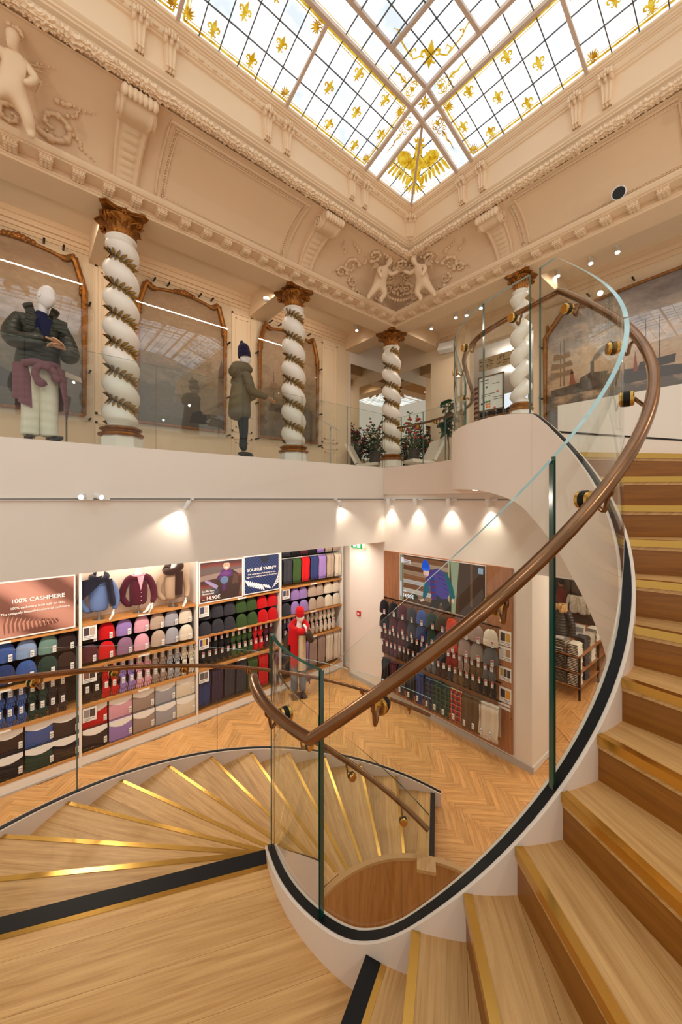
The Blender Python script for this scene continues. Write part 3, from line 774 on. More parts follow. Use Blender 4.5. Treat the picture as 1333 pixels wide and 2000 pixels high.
# corner cartouche, putti and scrolls
def on_cove(run, s, t, lift=0.0): return Vector(cove_pt(run, t, s, lift))
def acanthus(mb, run, s, t, ang, size, turns=1.15, lift=0.03, r=0.028):
    pts = []; rs = []
    for i in range(24):
        a = i / 23 * turns * 2 * pi; R = size * (1 - 0.8 * i / 23)
        ss = s + cos(ang) * 0 + R * cos(a + ang); tt = t + R * sin(a + ang) * 0.75
        pts.append(on_cove(run, ss, min(max(tt, 0.03), 1.0), lift)); rs.append(r * (1 - 0.6 * i / 23))
    mb.tube(pts, rs, 7)
    for i in range(0, 22, 3):
        d = (pts[i + 1] - pts[i]).normalized() if i + 1 < len(pts) else Vector((1, 0, 0))
        mb.ball(tuple(pts[i]), (rs[i] * 1.7, rs[i] * 1.7, rs[i] * 1.5), 7, 5)
def sprig(mb, run, s, t, ds, dt, n, size):
    for i in range(n):
        f = i / n; c = on_cove(run, s + ds * f + 0.03 * sin(f * 9), t + dt * f, 0.012)
        mb.ball(tuple(c), (size * (1.2 - f), size * (1.2 - f), size * (1.0 - 0.6 * f)), 7, 5)
for run, sgn, base in ((0, 1, 6.41 - 0.62), (1, 1, 5.69 - 0.62)):
    mb = MB()
    s = base
    acanthus(mb, run, s - 0.98, 0.50, 0.6, 0.17); acanthus(mb, run, s - 0.78, 0.30, 2.4, 0.12, r=0.022)
    acanthus(mb, run, s - 0.05, 0.68, 1.2, 0.14, r=0.024); acanthus(mb, run, s - 0.02, 0.28, 4.0, 0.12, r=0.022)
    acanthus(mb, run, s + 0.18, 0.12, 0.5, 0.09, r=0.022); acanthus(mb, run, s - 0.3, 0.84, 2.6, 0.10, r=0.02)
    sprig(mb, run, s - 1.0, 0.72, -0.32, 0.12, 9, 0.03); sprig(mb, run, s - 1.15, 0.40, -0.2, -0.14, 8, 0.026); sprig(mb, run, s - 0.3, 0.2, 0.2, 0.3, 9, 0.03)
    sprig(mb, run, s - 0.55, 0.88, 0.5, -0.02, 10, 0.026)
    acanthus(mb, run, s - 0.62, 0.16, 3.0, 0.11, r=0.03); acanthus(mb, run, s - 0.70, 0.80, 5.0, 0.13, r=0.028); acanthus(mb, run, s + 0.10, 0.46, 2.0, 0.16, 1.3, r=0.034); acanthus(mb, run, s - 1.12, 0.36, 0.2, 0.12, r=0.026); acanthus(mb, run, s - 0.10, 0.9, 0.4, 0.10, r=0.026)
    sprig(mb, run, s - 0.9, 0.12, 0.5, -0.04, 12, 0.026); sprig(mb, run, s - 0.75, 0.62, -0.12, 0.2, 9, 0.03); sprig(mb, run, s + 0.0, 0.55, 0.2, 0.2, 8, 0.034); sprig(mb, run, s - 1.25, 0.62, -0.2, 0.15, 8, 0.024)
    O('scrollwork', mb, M_PLASTER, ceil, smooth=60)
mb = MB()
def corner_pt(t, lift): 
    a = Vector(cove_pt(0, t, 0, lift)); o, z = CV(pi / 2 * t)
    return Vector((XP - (o + lift * 0.6) * 0.74, YP - (o + lift * 0.6), z - lift * 0.5))
diag = Vector((-0.74, -1, 0)).normalized(); side = Vector((1, -0.74, 0)).normalized()
c = corner_pt(0.50, 0.10)
for i in range(30):     # oval border
    a = 2 * pi * i / 30; mb.ball(tuple(c + side * 0.30 * cos(a) + Vector((0, 0, 0.21 * sin(a))) - diag * 0.05 * sin(a)), 0.035, 7, 5)
for i in range(70):     # flowers in the basket
    a = rng.random() * 2 * pi; r = sqrt(rng.random())
    p = c + side * 0.22 * r * cos(a) + Vector((0, 0, 0.15 * r * sin(a) + 0.03)) + diag * (0.05 + 0.04 * rng.random()); mb.ball(tuple(p), rng.uniform(0.018, 0.036), 6, 5)
for i in range(9):      # shell above
    a = pi * (i + 0.5) / 9; p = corner_pt(0.80, 0.09); mb.tube([p, p + side * 0.30 * cos(a) + Vector((0, 0, 0.05 * sin(a))) + diag * 0.16 * sin(a)], [0.02, 0.04], 7)
for sg in (-1, 1):      # lower volutes
    for r0, tt, off in ((0.10, 0.10, 0.20), (0.07, 0.22, 0.34), (0.08, 0.86, 0.36)):
        p = corner_pt(tt, 0.08) + side * sg * off
        mb.tube([p + side * sg * r0 * (1 - i / 22) * cos(i * 0.5) + Vector((0, 0, r0 * (1 - i / 22) * sin(i * 0.5))) for i in range(20)], 0.022, 6)
    mb.tube([corner_pt(0.08, 0.05), corner_pt(0.05, 0.08) + side * sg * 0.12, corner_pt(0.16, 0.08) + side * sg * 0.27], [0.05, 0.045, 0.03], 7)
O('cartouche', mb, M_PLASTER, ceil, smooth=60)
def skin_figure(name, joints, edges, m, parent=None, sub=2, extra=None, loc=None, root=0, **kw):
    """one continuous body grown from a skeleton: joints = [(co, radius or (rx,ry))]"""
    me = bpy.data.meshes.new(name); me.from_pydata([tuple(j[0]) for j in joints], edges, []); 
    ob = bpy.data.objects.new(name, me); COL.objects.link(ob)
    sk = ob.modifiers.new('skin', 'SKIN'); sk.use_smooth_shade = True
    for i, j in enumerate(joints):
        r = j[1]; ob.data.skin_vertices[0].data[i].radius = (r, r) if not isinstance(r, tuple) else r
        ob.data.skin_vertices[0].data[i].use_root = (i == root)
    ss = ob.modifiers.new('sub', 'SUBSURF'); ss.levels = sub; ss.render_levels = sub
    dg = bpy.context.evaluated_depsgraph_get(); ev = ob.evaluated_get(dg); me2 = bpy.data.meshes.new_from_object(ev)
    bpy.data.objects.remove(ob); bpy.data.meshes.remove(me)
    mb = MB(); mb.v = [tuple(v.co) for v in me2.vertices]; mb.f = [list(p.vertices) for p in me2.polygons]
    mb.uv = [(v[0], v[2]) for v in mb.v]; mb.rn = [0.5] * len(mb.v); mb.mi = [0] * len(mb.f)
    bpy.data.meshes.remove(me2)
    if extra: mb.join(extra)
    if m is None: return mb
    return O(name, mb, m, parent, loc, smooth=80, **kw)
def putto(org, out, sideways, up, flip, sc=1.0):
    """chubby winged child leaning out of the cove; out = away from wall"""
    o = Vector(out).normalized(); s = Vector(sideways).normalized() * flip; u = Vector(up).normalized()
    f = lambda a, b, c: Vector(org) + (s * a + o * b + u * c) * sc
    J = [(f(0, .10, 0), .085), (f(0.01, .12, .12), .078), (f(0.02, .15, .23), .075), (f(0.03, .18, .31), .035), (f(.04, .21, .37), .05), (f(.045, .22, .43), .066), (f(.05, .22, .48), .04),
         (f(.10, .15, .25), .036), (f(.20, .18, .24), .030), (f(.28, .22, .31), .024), (f(.31, .23, .34), .016),
         (f(-.08, .15, .25), .036), (f(-.16, .19, .18), .030), (f(-.11, .25, .10), .024), (f(-.07, .27, .09), .016),
         (f(.07, .12, -.05), .06), (f(.15, .19, -.13), .046), (f(.10, .14, -.26), .034), (f(.12, .18, -.31), .022),
         (f(-.06, .11, -.06), .06), (f(-.13, .13, -.18), .046), (f(-.17, .08, -.30), .034), (f(-.18, .12, -.35), .022)]
    Ed = [(0, 1), (1, 2), (2, 3), (3, 4), (4, 5), (5, 6), (2, 7), (7, 8), (8, 9), (9, 10), (2, 11), (11, 12), (12, 13), (13, 14), (0, 15), (15, 16), (16, 17), (17, 18), (0, 19), (19, 20), (20, 21), (21, 22)]
    J = [(a, b * sc * (1.0 if i_ in (3, 4, 5, 6) else 1.38)) for i_, (a, b) in enumerate(J)]
    ob = skin_figure('putto', J, Ed, M_PLASTER, ceil)
    mb = MB()
    for k in range(14):  # curls of hair
        a = rng.random() * 2 * pi; e = rng.uniform(0, 1.2); h = Vector(f(.045, .20, .45)); mb.ball(tuple(h + (s * cos(a) * cos(e) + o * (sin(a) * cos(e) * 0.6 - 0.3) + u * sin(e)) * 0.068 * sc), 0.022 * sc, 6, 4)
    O('hair', mb, M_PLASTER, ob)
    for sg in (-1, 1):
        mb = MB()
        for k in range(6):
            a0 = f(sg * .05, .06, .24); mb.tube([a0, f(sg * (.10 + .02 * k), .03, .30 - .02 * k), f(sg * (.22 - .01 * k), .02, .36 - .055 * k)], [.02 * sc, .03 * sc, .008 * sc], 6, flat=0.4)
        O('wing', mb, M_PLASTER, ob)
putto((5.35, 5.25, 4.30), (0, -1, -0.55), (1, 0, 0), (0, -0.35, 0.95), 1, 1.0)
putto((6.05, 4.55, 4.30), (-1, 0, -0.55), (0, 1, 0), (-0.35, 0, 0.95), 1, 1.0)
putto((-0.07, 5.22, 4.27), (0, -1, -0.6), (1, 0, 0), (0.1, -0.3, 0.95), -1, 1.0)
mb = MB()
acanthus(mb, 0, 0.28, 0.36, 3.6, 0.21, 1.2, 0.03, 0.034); acanthus(mb, 0, -0.1, 0.25, 1.0, 0.13, 1.1, 0.03, 0.026)
sprig(mb, 0, 0.30, 0.55, 0.30, 0.05, 10, 0.028); sprig(mb, 0, 0.46, 0.35, 0.22, -0.16, 9, 0.026); sprig(mb, 0, 0.40, 0.48, 0.25, 0.15, 9, 0.022); sprig(mb, 0, 0.05, 0.68, 0.2, 0.1, 8, 0.024); sprig(mb, 0, 0.0, 0.3, 0.45, -0.04, 9, 0.024)
O('scrollwork', mb, M_PLASTER, ceil, smooth=60)
# ================================================================ stained glass skylight (daylight comes through it)
def pane_mat():
    t = NT('daylit glass'); e = t.n('Emission', i_Strength=SKY_GLOW); tc = t.n('TexCoord')
    n1 = t.n('TexNoise', i_Scale=1.6, i_Detail=3.0); t.l(tc.outputs['Object'], n1.inputs['Vector'])
    col = t.ramp(n1.outputs[0], [(0.36, (0.50, 0.55, 0.58, 1)), (0.47, (0.74, 0.80, 0.86, 1)), (0.58, (1, 1, 1, 1))])
    t.l(col, e.inputs[0]); return t.done(e.outputs[0])
M_PANE = pane_mat()
def gold_mat(name, a, b):
    t = NT(name); e = t.n('Emission', i_Strength=0.9); tc = t.n('TexCoord'); n1 = t.n('TexNoise', i_Scale=14.0, i_Detail=3.0); t.l(tc.outputs['Object'], n1.inputs['Vector'])
    t.l(t.ramp(n1.outputs[0], [(0.38, a), (0.62, b)]), e.inputs[0]); return t.done(e.outputs[0])
M_SGOLD = gold_mat('gold stained glass', srgb(214, 158, 18), srgb(246, 210, 74))
M_SGOLDD = gold_mat('amber stained glass', srgb(176, 112, 16), srgb(232, 184, 44))
M_BAR = mat('painted glazing bar', srgb(206, 184, 166), 0.6)
M_LEAD = mat('lead came', srgb(92, 92, 92), 0.6)
XE, YE = 5.52, 4.50
def zsky(x, y): return 5.48 + 0.28 * min(max(min((XE - x) * 1.066, YE - y), 0), 1.22)
sky = E('window_1', (4.0, 3.0, 5.5), kind='structure', label='stained glass skylight with gold lilies and an eagle')
XL = [-0.10, 1.35, 2.80, 4.33, 4.61, 5.52]; YL = [0.02, 1.64, 3.26, 3.53, 4.50]
def lin(a, b, n): return [a + (b - a) * i / n for i in range(n + 1)]
colsX = lin(-1.55, -0.10, 6)[:-1] + lin(-0.10, 1.35, 6)[:-1] + lin(1.35, 2.80, 6)[:-1] + lin(2.80, 4.33, 6)[:-1] + [4.33] + lin(4.61, 5.52, 3)
rowsY = lin(-1.6, 0.02, 6)[:-1] + lin(0.02, 1.64, 6)[:-1] + lin(1.64, 3.26, 6)[:-1] + [3.26] + lin(3.53, 4.50, 3)
panes = {}; far_panes = MB()
for i in range(len(colsX) - 1):
    for j in range(len(rowsY) - 1):
        x0, x1, y0, y1 = colsX[i], colsX[i + 1], rowsY[j], rowsY[j + 1]
        xm, ym = (x0 + x1) / 2, (y0 + y1) / 2
        if (xm < 0.7 and ym < 1.9) or (xm < -0.2 and ym < 3.6) or (ym < -0.2 and xm < 4.4):
            far_panes.add([(x, y, zsky(x, y)) for x, y in ((x0, y0), (x1, y0), (x1, y1), (x0, y1))], [(3, 2, 1, 0)]); continue
        mb = MB(); q = [(x0, y0), (x1, y0), (x1, y1), (x0, y1)]
        cut = [(0, 2, 1), (0, 3, 2)] if x0 > 4.3 and y0 > 3.2 else [(3, 2, 1, 0)]
        mb.add([(x, y, zsky(x, y)) for x, y in q] + [(x, y, zsky(x, y) + 0.01) for x, y in q], cut + [(4, 5, 6), (4, 6, 7), (0, 1, 5, 4), (1, 2, 6, 5), (2, 3, 7, 6), (3, 0, 4, 7)])
        panes[(i, j)] = O('pane', mb, M_PANE, sky, smooth=0)
O('panes', far_panes, M_PANE, sky, smooth=0)['kind'] = 'stuff'
def bar(x0, y0, x1, y1, w, h, m, name, n=1):
    mb = MB(); d = Vector((x1 - x0, y1 - y0, 0)).normalized(); s = Vector((-d.y, d.x, 0)) * w / 2
    L = []
    for i in range(n + 1):
        x, y = x0 + (x1 - x0) * i / n, y0 + (y1 - y0) * i / n; z = zsky(x, y)
        L += [(x - s.x, y - s.y, z - h), (x + s.x, y + s.y, z - h), (x + s.x, y + s.y, z + 0.004), (x - s.x, y - s.y, z + 0.004)]
    fs = [(i * 4 + k, i * 4 + (k + 1) % 4, i * 4 + 4 + (k + 1) % 4, i * 4 + 4 + k) for i in range(n) for k in range(4)] + [(3, 2, 1, 0), (n * 4, n * 4 + 1, n * 4 + 2, n * 4 + 3)]
    mb.add(L, fs); return O(name, mb, m, sky, smooth=0)
for x in colsX:
    if x in XL or x < 0: continue
    ys = (YE, 3.53) if x < 4.6 else (YE, 3.53)
    bar(x, YE, x, -1.6 if x < 4.3 else 3.53, 0.011, 0.012, M_LEAD, 'lead_came', 12)
for y in rowsY:
    if y in YL or y < 0.0: continue
    bar(XE, y, -1.5 if y < 3.2 else (4.61 if y > 3.53 else -1.5), y, 0.011, 0.012, M_LEAD, 'lead_came', 12)
for y in lin(3.53, 4.5, 3)[1:-1]: bar(4.33, y, -1.5, y, 0.011, 0.012, M_LEAD, 'lead_came', 8)
for x in lin(4.61, 5.52, 3)[1:-1]: bar(x, 3.26, x, -1.6, 0.011, 0.012, M_LEAD, 'lead_came', 8)
W1, H1 = 0.05, 0.05
bar(XE, 3.53, -1.5, 3.53, W1, H1, M_BAR, 'glazing_bar', 12); bar(XE, 3.26, -1.5, 3.26, W1, H1, M_BAR, 'glazing_bar', 12)
bar(4.61, YE, 4.61, -1.6, W1, H1, M_BAR, 'glazing_bar', 12); bar(4.33, YE, 4.33, -1.6, W1, H1, M_BAR, 'glazing_bar', 12)
for x in (1.35, 2.80): bar(x, YE, x, 3.53, 0.04, 0.04, M_BAR, 'glazing_bar', 4)
for x in (3.62, 2.91, 2.2, 1.5): bar(x, 3.26, x, -1.6, 0.045, 0.045, M_BAR, 'glazing_bar', 6)
for y in (2.45, 1.64, 0.83): bar(4.33, y, -1.5, y, 0.045, 0.045, M_BAR, 'glazing_bar', 6)
for y in (1.64, 0.02): bar(XE, y, 4.61, y, 0.04, 0.04, M_BAR, 'glazing_bar', 4)
bar(4.63, 3.55, XE, YE, 0.035, 0.045, M_BAR, 'glazing_bar', 6)
# gold fillets and ornaments hang 6 mm under the panes
def flat(mb, poly, M, dz=0.007):
    """polygon in the plane (x right, y up) laid under the skylight by M: (x,y)->(X,Y)"""
    n = len(poly); L = []
    for k in (0, 1):
        for p in poly: X, Y = M(p); L.append((X, Y, zsky(X, Y) - dz - 0.003 * k))
    mb.add(L, [list(range(n)), list(range(2 * n - 1, n - 1, -1))] + [(i, (i + 1) % n, n + (i + 1) % n, n + i) for i in range(n)])
def stroke(mb, pts, w, M, dz=0.007):
    P_ = [Vector((p[0], p[1])) for p in pts]; n = len(P_)
    ww = w if isinstance(w, list) else [w] * n
    A, B = [], []
    for i in range(n):
        d = (P_[min(i + 1, n - 1)] - P_[max(i - 1, 0)]); d = d.normalized() if d.length else Vector((1, 0)); s = Vector((-d.y, d.x)) * ww[i] / 2
        A.append(P_[i] + s); B.append(P_[i] - s)
    for i in range(n - 1): flat(mb, [A[i], A[i + 1], B[i + 1], B[i]], M, dz)
def curl(cx, cy, r, a0, turns, n=14, k=0.75): return [(cx + r * (1 - k * i / n) * cos(a0 + turns * 2 * pi * i / n), cy + r * (1 - k * i / n) * sin(a0 + turns * 2 * pi * i / n)) for i in range(n + 1)]
def lily(mb, M, dz=0.007):
    flat(mb, [(0, .085), (-.018, .045), (-.022, .02), (-.010, -.012), (.010, -.012), (.022, .02), (.018, .045)], M, dz)
    for s in (-1, 1):
        c = [(s * .008, -.012), (s * .022, .015), (s * .038, .03), (s * .056, .022), (s * .058, .002), (s * .045, -.008), (s * .036, .002)]
        stroke(mb, c, [.014, .02, .02, .018, .015, .012, .008], M, dz)
        stroke(mb, [(s * .008, -.022), (s * .018, -.04), (s * .034, -.048), (s * .04, -.036)], [.012, .013, .012, .008], M, dz)
    flat(mb, [(-.03, -.012), (.03, -.012), (.03, -.022), (-.03, -.022)], M, dz - 0.002)
    flat(mb, [(-.009, -.022), (.009, -.022), (.012, -.05), (0, -.08), (-.012, -.05)], M, dz)
def place(cx, cy, up, sc=1.0):
    u = Vector(up).normalized(); r = Vector((u.y, -u.x))
    return lambda p: (cx + (r.x * p[0] + u.x * p[1]) * sc, cy + (r.y * p[0] + u.y * p[1]) * sc)
def sub_of(i, j, mb, m, name): 
    if (i, j) in panes: O(name, mb, m, panes[(i, j)])
i0 = colsX.index(1.35); i1 = colsX.index(2.80); iB = colsX.index(4.33); jB = rowsY.index(3.53)
def flame(mb, M):
    for k in range(7):
        a = pi / 2 + (k - 3) * 0.36; L = 0.10 - 0.008 * abs(k - 3)
        flat(mb, [(0, 0), (L * .6 * cos(a - .16), L * .6 * sin(a - .16)), (L * cos(a), L * sin(a)), (L * .6 * cos(a + .16), L * .6 * sin(a + .16))], M)
    for s in (-1, 1): stroke(mb, curl(s * .03, -.012, .024, pi / 2, s * 1.2), .009, M)
for run in (0, 1):
    lst = colsX if run == 0 else rowsY; nmax = (iB if run == 0 else rowsY.index(3.26))
    cross = rowsY if run == 0 else colsX; c0 = jB if run == 0 else colsX.index(4.61)
    for a in range(nmax):
        ph = (nmax - 1 - a) // 6; col = 5 - (nmax - 1 - a) % 6
        for row in range(3):
            key = (a, c0 + 2 - row) if run == 0 else (c0 + 2 - row, a)
            if key not in panes: continue
            s = (lst[a] + lst[a + 1]) / 2; cr = (cross[c0 + 2 - row] + cross[c0 + 3 - row]) / 2
            even = (col + row) % 2 == 0
            want = even if ph % 2 == 0 else not even
            mb = MB()
            if (col in (0, 5)) and row in (0, 2):
                want = False
                if not (ph % 2 == 0 and col == 0):
                    du = Vector(((-1 if col == 5 else 1), (-1 if row == 0 else 1)))
                    up = (du.x, du.y) if run == 0 else (du.y, du.x)
                    off = 0.055
                    flame(mb, place((s - du.x * off) if run == 0 else (cr - du.y * off), (cr - du.y * off) if run == 0 else (s - du.x * off), up, 1.1)); sub_of(*key, mb, M_SGOLDD, 'flame_motif')
                continue
            if want and not (ph == 0 and col == 5 and row == 2):
                lily(mb, place(s if run == 0 else cr, cr if run == 0 else s, (0, -1) if run == 0 else (-1, 0), 1.12)); sub_of(*key, mb, M_SGOLD, 'fleur_de_lis')
def fillet(pts, w, m=M_SGOLD, dz=0.006, name='gold_fillet'):
    mb = MB(); Q = []
    for (a, b) in zip(pts, pts[1:]):
        n = max(1, int(hypot(b[0] - a[0], b[1] - a[1]) / 0.12)); Q += [(a[0] + (b[0] - a[0]) * k / n, a[1] + (b[1] - a[1]) * k / n) for k in range(n)]
    stroke(mb, Q + [pts[-1]], w, lambda p: p, dz); O(name, mb, m, sky)
for off, w in ((0.055, 0.022), (0.085, 0.007)):
    for (a, b) in ((-0.1, 1.35), (1.35, 4.33)):
        fillet([(a + off, YE - off), (b - off, YE - off), (b - off, 3.53 + off), (a + off, 3.53 + off), (a + off, YE - off)], w)
    for (a, b) in ((-1.6, 3.26),):
        fillet([(XE - off, a + off), (XE - off, b - off), (4.61 + off, b - off), (4.61 + off, a + off)], w)
fillet([(4.66, 3.60), (4.66, 4.44), (5.45, 4.44)], 0.006); fillet([(4.66, 3.58), (5.46, 3.58), (5.46, 4.44)], 0.006)
for y in (3.30, 3.49): fillet([(4.28, y), (-1.0, y)], 0.006)
for x in (4.37, 4.57): fillet([(x, 3.2), (x, -1.4)], 0.006); fillet([(x, 3.6), (x, 4.45)], 0.006)
for y in (3.30, 3.49): fillet([(4.66, y), (5.46, y)], 0.006)
# rosette
mb = MB(); M = place(4.47, 3.395, (-0.7, -0.7), 1.0)
for k in range(8):
    a = k * pi / 4; r = 0.10 if k % 2 == 0 else 0.085
    flat(mb, [(0, 0), (r * .6 * cos(a - .3), r * .6 * sin(a - .3)), (r * cos(a), r * sin(a)), (r * .6 * cos(a + .3), r * .6 * sin(a + .3))], M, 0.007 + 0.001 * (k % 2))
for k in range(12): flat(mb, [(.03 * cos(k * pi / 6), .03 * sin(k * pi / 6)), (.03 * cos((k + 1) * pi / 6), .03 * sin((k + 1) * pi / 6)), (0, 0)], M, 0.010)
O('rosette', mb, M_SGOLDD, sky)
# scroll ornaments in the four bands that meet at the rosette
def band_scroll(cx, cy, up, m):
    M = place(cx, cy, up, 1.0); mb = MB()
    for s in (-1, 1):
        stroke(mb, curl(s * .042, .0, .05, pi / 2, -s * 1.4), [.013] * 8 + [.009] * 7, M); stroke(mb, curl(s * .04, .1, .034, -pi / 2, s * 1.2), .010, M)
        stroke(mb, [(0, .06), (s * .05, .05), (s * .075, -.05), (s * .03, -.09)], .009, M)
        stroke(mb, [(0, .14), (s * .03, .17), (s * .02, .2)], .010, M)
    flat(mb, [(0, -.06), (-.03, -.02), (0, .05), (.03, -.02)], M)
    stroke(mb, [(0, .1), (0.005, .2), (-.012, .26), (.012, .31), (0, .37), (0, .44)], [.018, .024, .02, .014, .012, .004], M)
    for k in range(4): flat(mb, [(-.022 + .003 * k, .22 + .055 * k), (0, .20 + .055 * k), (.022 - .003 * k, .22 + .055 * k), (0, .215 + .055 * k)], M)
    O('scroll_motif', mb, m, sky)
band_scroll(4.18, 3.395, (-1, 0), M_SGOLD); band_scroll(4.47, 3.10, (0, -1), M_SGOLD); band_scroll(4.47, 3.70, (0, 1), M_SGOLDD); band_scroll(4.80, 3.395, (1, 0), M_SGOLDD)
# great lily in the corner of the middle field
mb = MB(); M = place(4.07, 3.0, (-0.72, -0.7), 2.0); lily(mb, M)
for s in (-1, 1):
    stroke(mb, [(s * .06, -.0), (s * .11, -.012), (s * .13, .03), (s * .10, .045), (s * .095, .025)], .010, M); stroke(mb, [(s * .12, .0), (s * .16, .05), (s * .19, .09), (s * .185, .12), (s * .165, .115)], .009, M); stroke(mb, [(s * .19, .10), (s * .21, .15), (s * .24, .165)], [.009, .007, .003], M)
O('fleur_de_lis', mb, M_SGOLD, sky)
# crowned eagle
mb = MB(); dk = MB(); M = place(5.065, 4.015, (-0.69, -0.72), 1.2)
flat(mb, [(0, .27), (-.045, .20), (-.06, .10), (-.075, 0), (-.06, -.10), (-.03, -.2), (0, -.24), (.03, -.2), (.06, -.10), (.075, 0), (.06, .10), (.045, .20)], M, 0.008)
flat(mb, [(-.045, .20), (-.05, .26), (-.03, .31), (.02, .31), (.05, .27), (.045, .20)], M, 0.010)
flat(mb, [(-.03, .29), (-.075, .285), (-.085, .262), (-.04, .262)], M, 0.012)
flat(mb, [(-.05, .31), (-.06, .37), (-.03, .34), (-.012, .385), (0.012, .345), (.03, .385), (.045, .34), (.075, .37), (.06, .31)], M, 0.012)
for s in (-1, 1):
    flat(mb, [(s * .05, .10), (s * .09, .15), (s * .15, .23), (s * .23, .25), (s * .28, .20), (s * .27, .12), (s * .18, .03), (s * .09, -.02), (s * .06, .0)], M, 0.009)
    for k in range(7):
        x0, y0 = s * (.275 - .03 * k), .17 - .035 * k - .02 * (k > 4); L = .23 - .012 * k
        ang = -0.62 - 0.13 * k; dx, dy = s * cos(ang) * L, sin(ang) * L; w = .024
        nx, ny = -dy / L * w, dx / L * w
        flat(mb, [(x0, y0), (x0 + dx * .4 + nx, y0 + dy * .4 + ny), (x0 + dx * .85 + nx * .8, y0 + dy * .85 + ny * .8), (x0 + dx, y0 + dy), (x0 + dx * .85 - nx * .5, y0 + dy * .85 - ny * .5), (x0 + dx * .4 - nx, y0 + dy * .4 - ny)], M, 0.008 + 0.0006 * k)
    flat(mb, [(s * .05, -.10), (s * .10, -.14), (s * .12, -.23), (s * .095, -.235), (s * .06, -.19), (s * .03, -.15)], M, 0.011)
    for k in range(4):
        a = -2.4 + k * 0.75 if s > 0 else -0.75 - k * 0.75; stroke(mb, [(s * .108, -.235), (s * .108 + .045 * cos(a), -.235 + .045 * sin(a)), (s * .108 + .065 * cos(a - .2), -.235 + .062 * sin(a - .2))], [.016, .013, .004], M, 0.011)
    for k in range(3):
        stroke(mb, [(0, -.2), (s * (.02 + .025 * k), -.28), (s * (.02 + .045 * k), -.36 + .025 * k)] + [(s * (.035 + .045 * k), -.375 + .03 * k)], [.02, .024, .018, .006], M, 0.009)
for k in range(34):
    x = rng.uniform(-.05, .05); y = rng.uniform(-.17, .24); flat(dk, [(x - .011, y + .012), (x, y - .014), (x + .011, y + .012), (x, y + .004)], M, 0.014)
for s in (-1, 1):
    for k in range(22):
        x, y = s * rng.uniform(.09, .25), rng.uniform(.07, .20); flat(dk, [(x - .009, y + .01), (x, y - .013), (x + .009, y + .01)], M, 0.014)
eg = O('eagle_motif', mb, M_SGOLD, sky); O('feather_shading', dk, M_SGOLDD, eg)

# ================================================================ twisted columns
def column_meshes():
    R0, e, pitch = 0.165, 0.045, 0.392; H0, H1 = 1.00, 3.53
    def shaft(R0, e, H0, H1, pitch, sgn, nz):
        mb = MB()
        def fn(u, v):
            z = H0 + (H1 - H0) * v; a = 2 * pi * u; ph = -sgn * 2 * pi * (z - H0) / pitch
            f = min(1, (z - H0) / 0.1, (H1 - z) / 0.1); f = max(0, f)
            rr = R0 * (1 - 0.08 * v)
            r = rr + e * f * 1.15 * (2.3 * abs(cos((a - ph) / 2)) ** 0.9 - 1.3)
            return (r * cos(a), r * sin(a), z)
        mb.grid(fn, 40, nz, cu=True); return mb
    return shaft
SH = column_meshes()
def capital(zc, H, s, m_name):
    """bell with two rows of acanthus leaves, corner volutes and a concave abacus"""
    bell = MB(); bell.lathe([(0.155 * s, 0), (0.175 * s, 0.015), (0.175 * s, 0.03), (0.150 * s, 0.04), (0.150 * s, 0.14 * H / .34), (0.165 * s, 0.22 * H / .34), (0.215 * s, 0.29 * H / .34), (0.22 * s, 0.30 * H / .34)], 20)
    ab = MB(); pts = []
    for k in range(4):
        a = pi / 4 + k * pi / 2; n = (a + pi / 2)
        for t in (-0.09, 0.09): pts.append((0.345 * s * cos(a) - t * s * sin(a) * 0.5, 0.345 * s * sin(a) + t * s * cos(a) * 0.5))
        for q in (0.25, 0.5, 0.75):
            aa = a + q * pi / 2; r = 0.30 - 0.085 * sin(q * pi); pts.append((r * s * cos(aa), r * s * sin(aa)))
    ab.prism(pts, H - 0.045, H - 0.02); ab.prism([(p[0] * 1.06, p[1] * 1.06) for p in pts], H - 0.022, H)
    lf = MB()
    def leaf_fn(L, w, out):
        def fn(u, v):
            a = (u - 0.5) * 2; ww = w * (0.75 + 0.25 * cos(v * 16)) * (1 - 0.55 * v * v)
            x = out * v * v + (0.05 * s * max(0, v - 0.75) * 4 if v > 0.75 else 0); z = L * (v - 0.35 * max(0, v - 0.8) ** 1.2 * 3)
            return (0.152 * s + x + 0.012 * (1 - a * a) , a * ww, z)
        return fn
    leaves = []
    for row, (L, w, out, z0, n, ph) in enumerate(((0.15, 0.055, 0.05, 0.035, 8, 0), (0.235, 0.055, 0.075, 0.035, 8, pi / 8))):
        mb = MB(); mb.grid(leaf_fn(L * H / .34, w * s, out * s), 6, 10); leaves.append((mb.mesh('leaf', M_GOLD, 60), z0, n, ph))
    vol = MB()
    for sgn in (-1, 1):
        p = []
        for i in range(30):
            t = i / 29
            if t < 0.4: q = t / 0.4; p.append((0.17 * s + 0.09 * s * q, sgn * (0.09 - 0.07 * q) * s, 0.19 + (H - 0.09 - 0.19) * q))
            else: q = (t - 0.4) / 0.6; a = pi / 2 - q * 2.6 * pi; r = 0.042 * s * (1 - 0.75 * q); p.append((0.265 * s + r * cos(a), sgn * 0.02 * s, H - 0.09 + r * sin(a) - 0.042 * s))
        vol.tube(p, 0.013 * s, 6)
    fl_ = MB(); fl_.ball((0.235 * s, 0, H - 0.03), (0.03 * s, 0.045 * s, 0.03), 8, 5)
    for k in range(5): fl_.ball((0.245 * s, 0.03 * cos(k * 1.256), H - 0.03 + 0.03 * sin(k * 1.256)), 0.016, 6, 4)
    return bell.mesh('bell', M_GOLD), ab.mesh('abacus', M_GOLD, 30), leaves, vol.mesh('volute', M_GOLD), fl_.mesh('fleuron', M_GOLD)
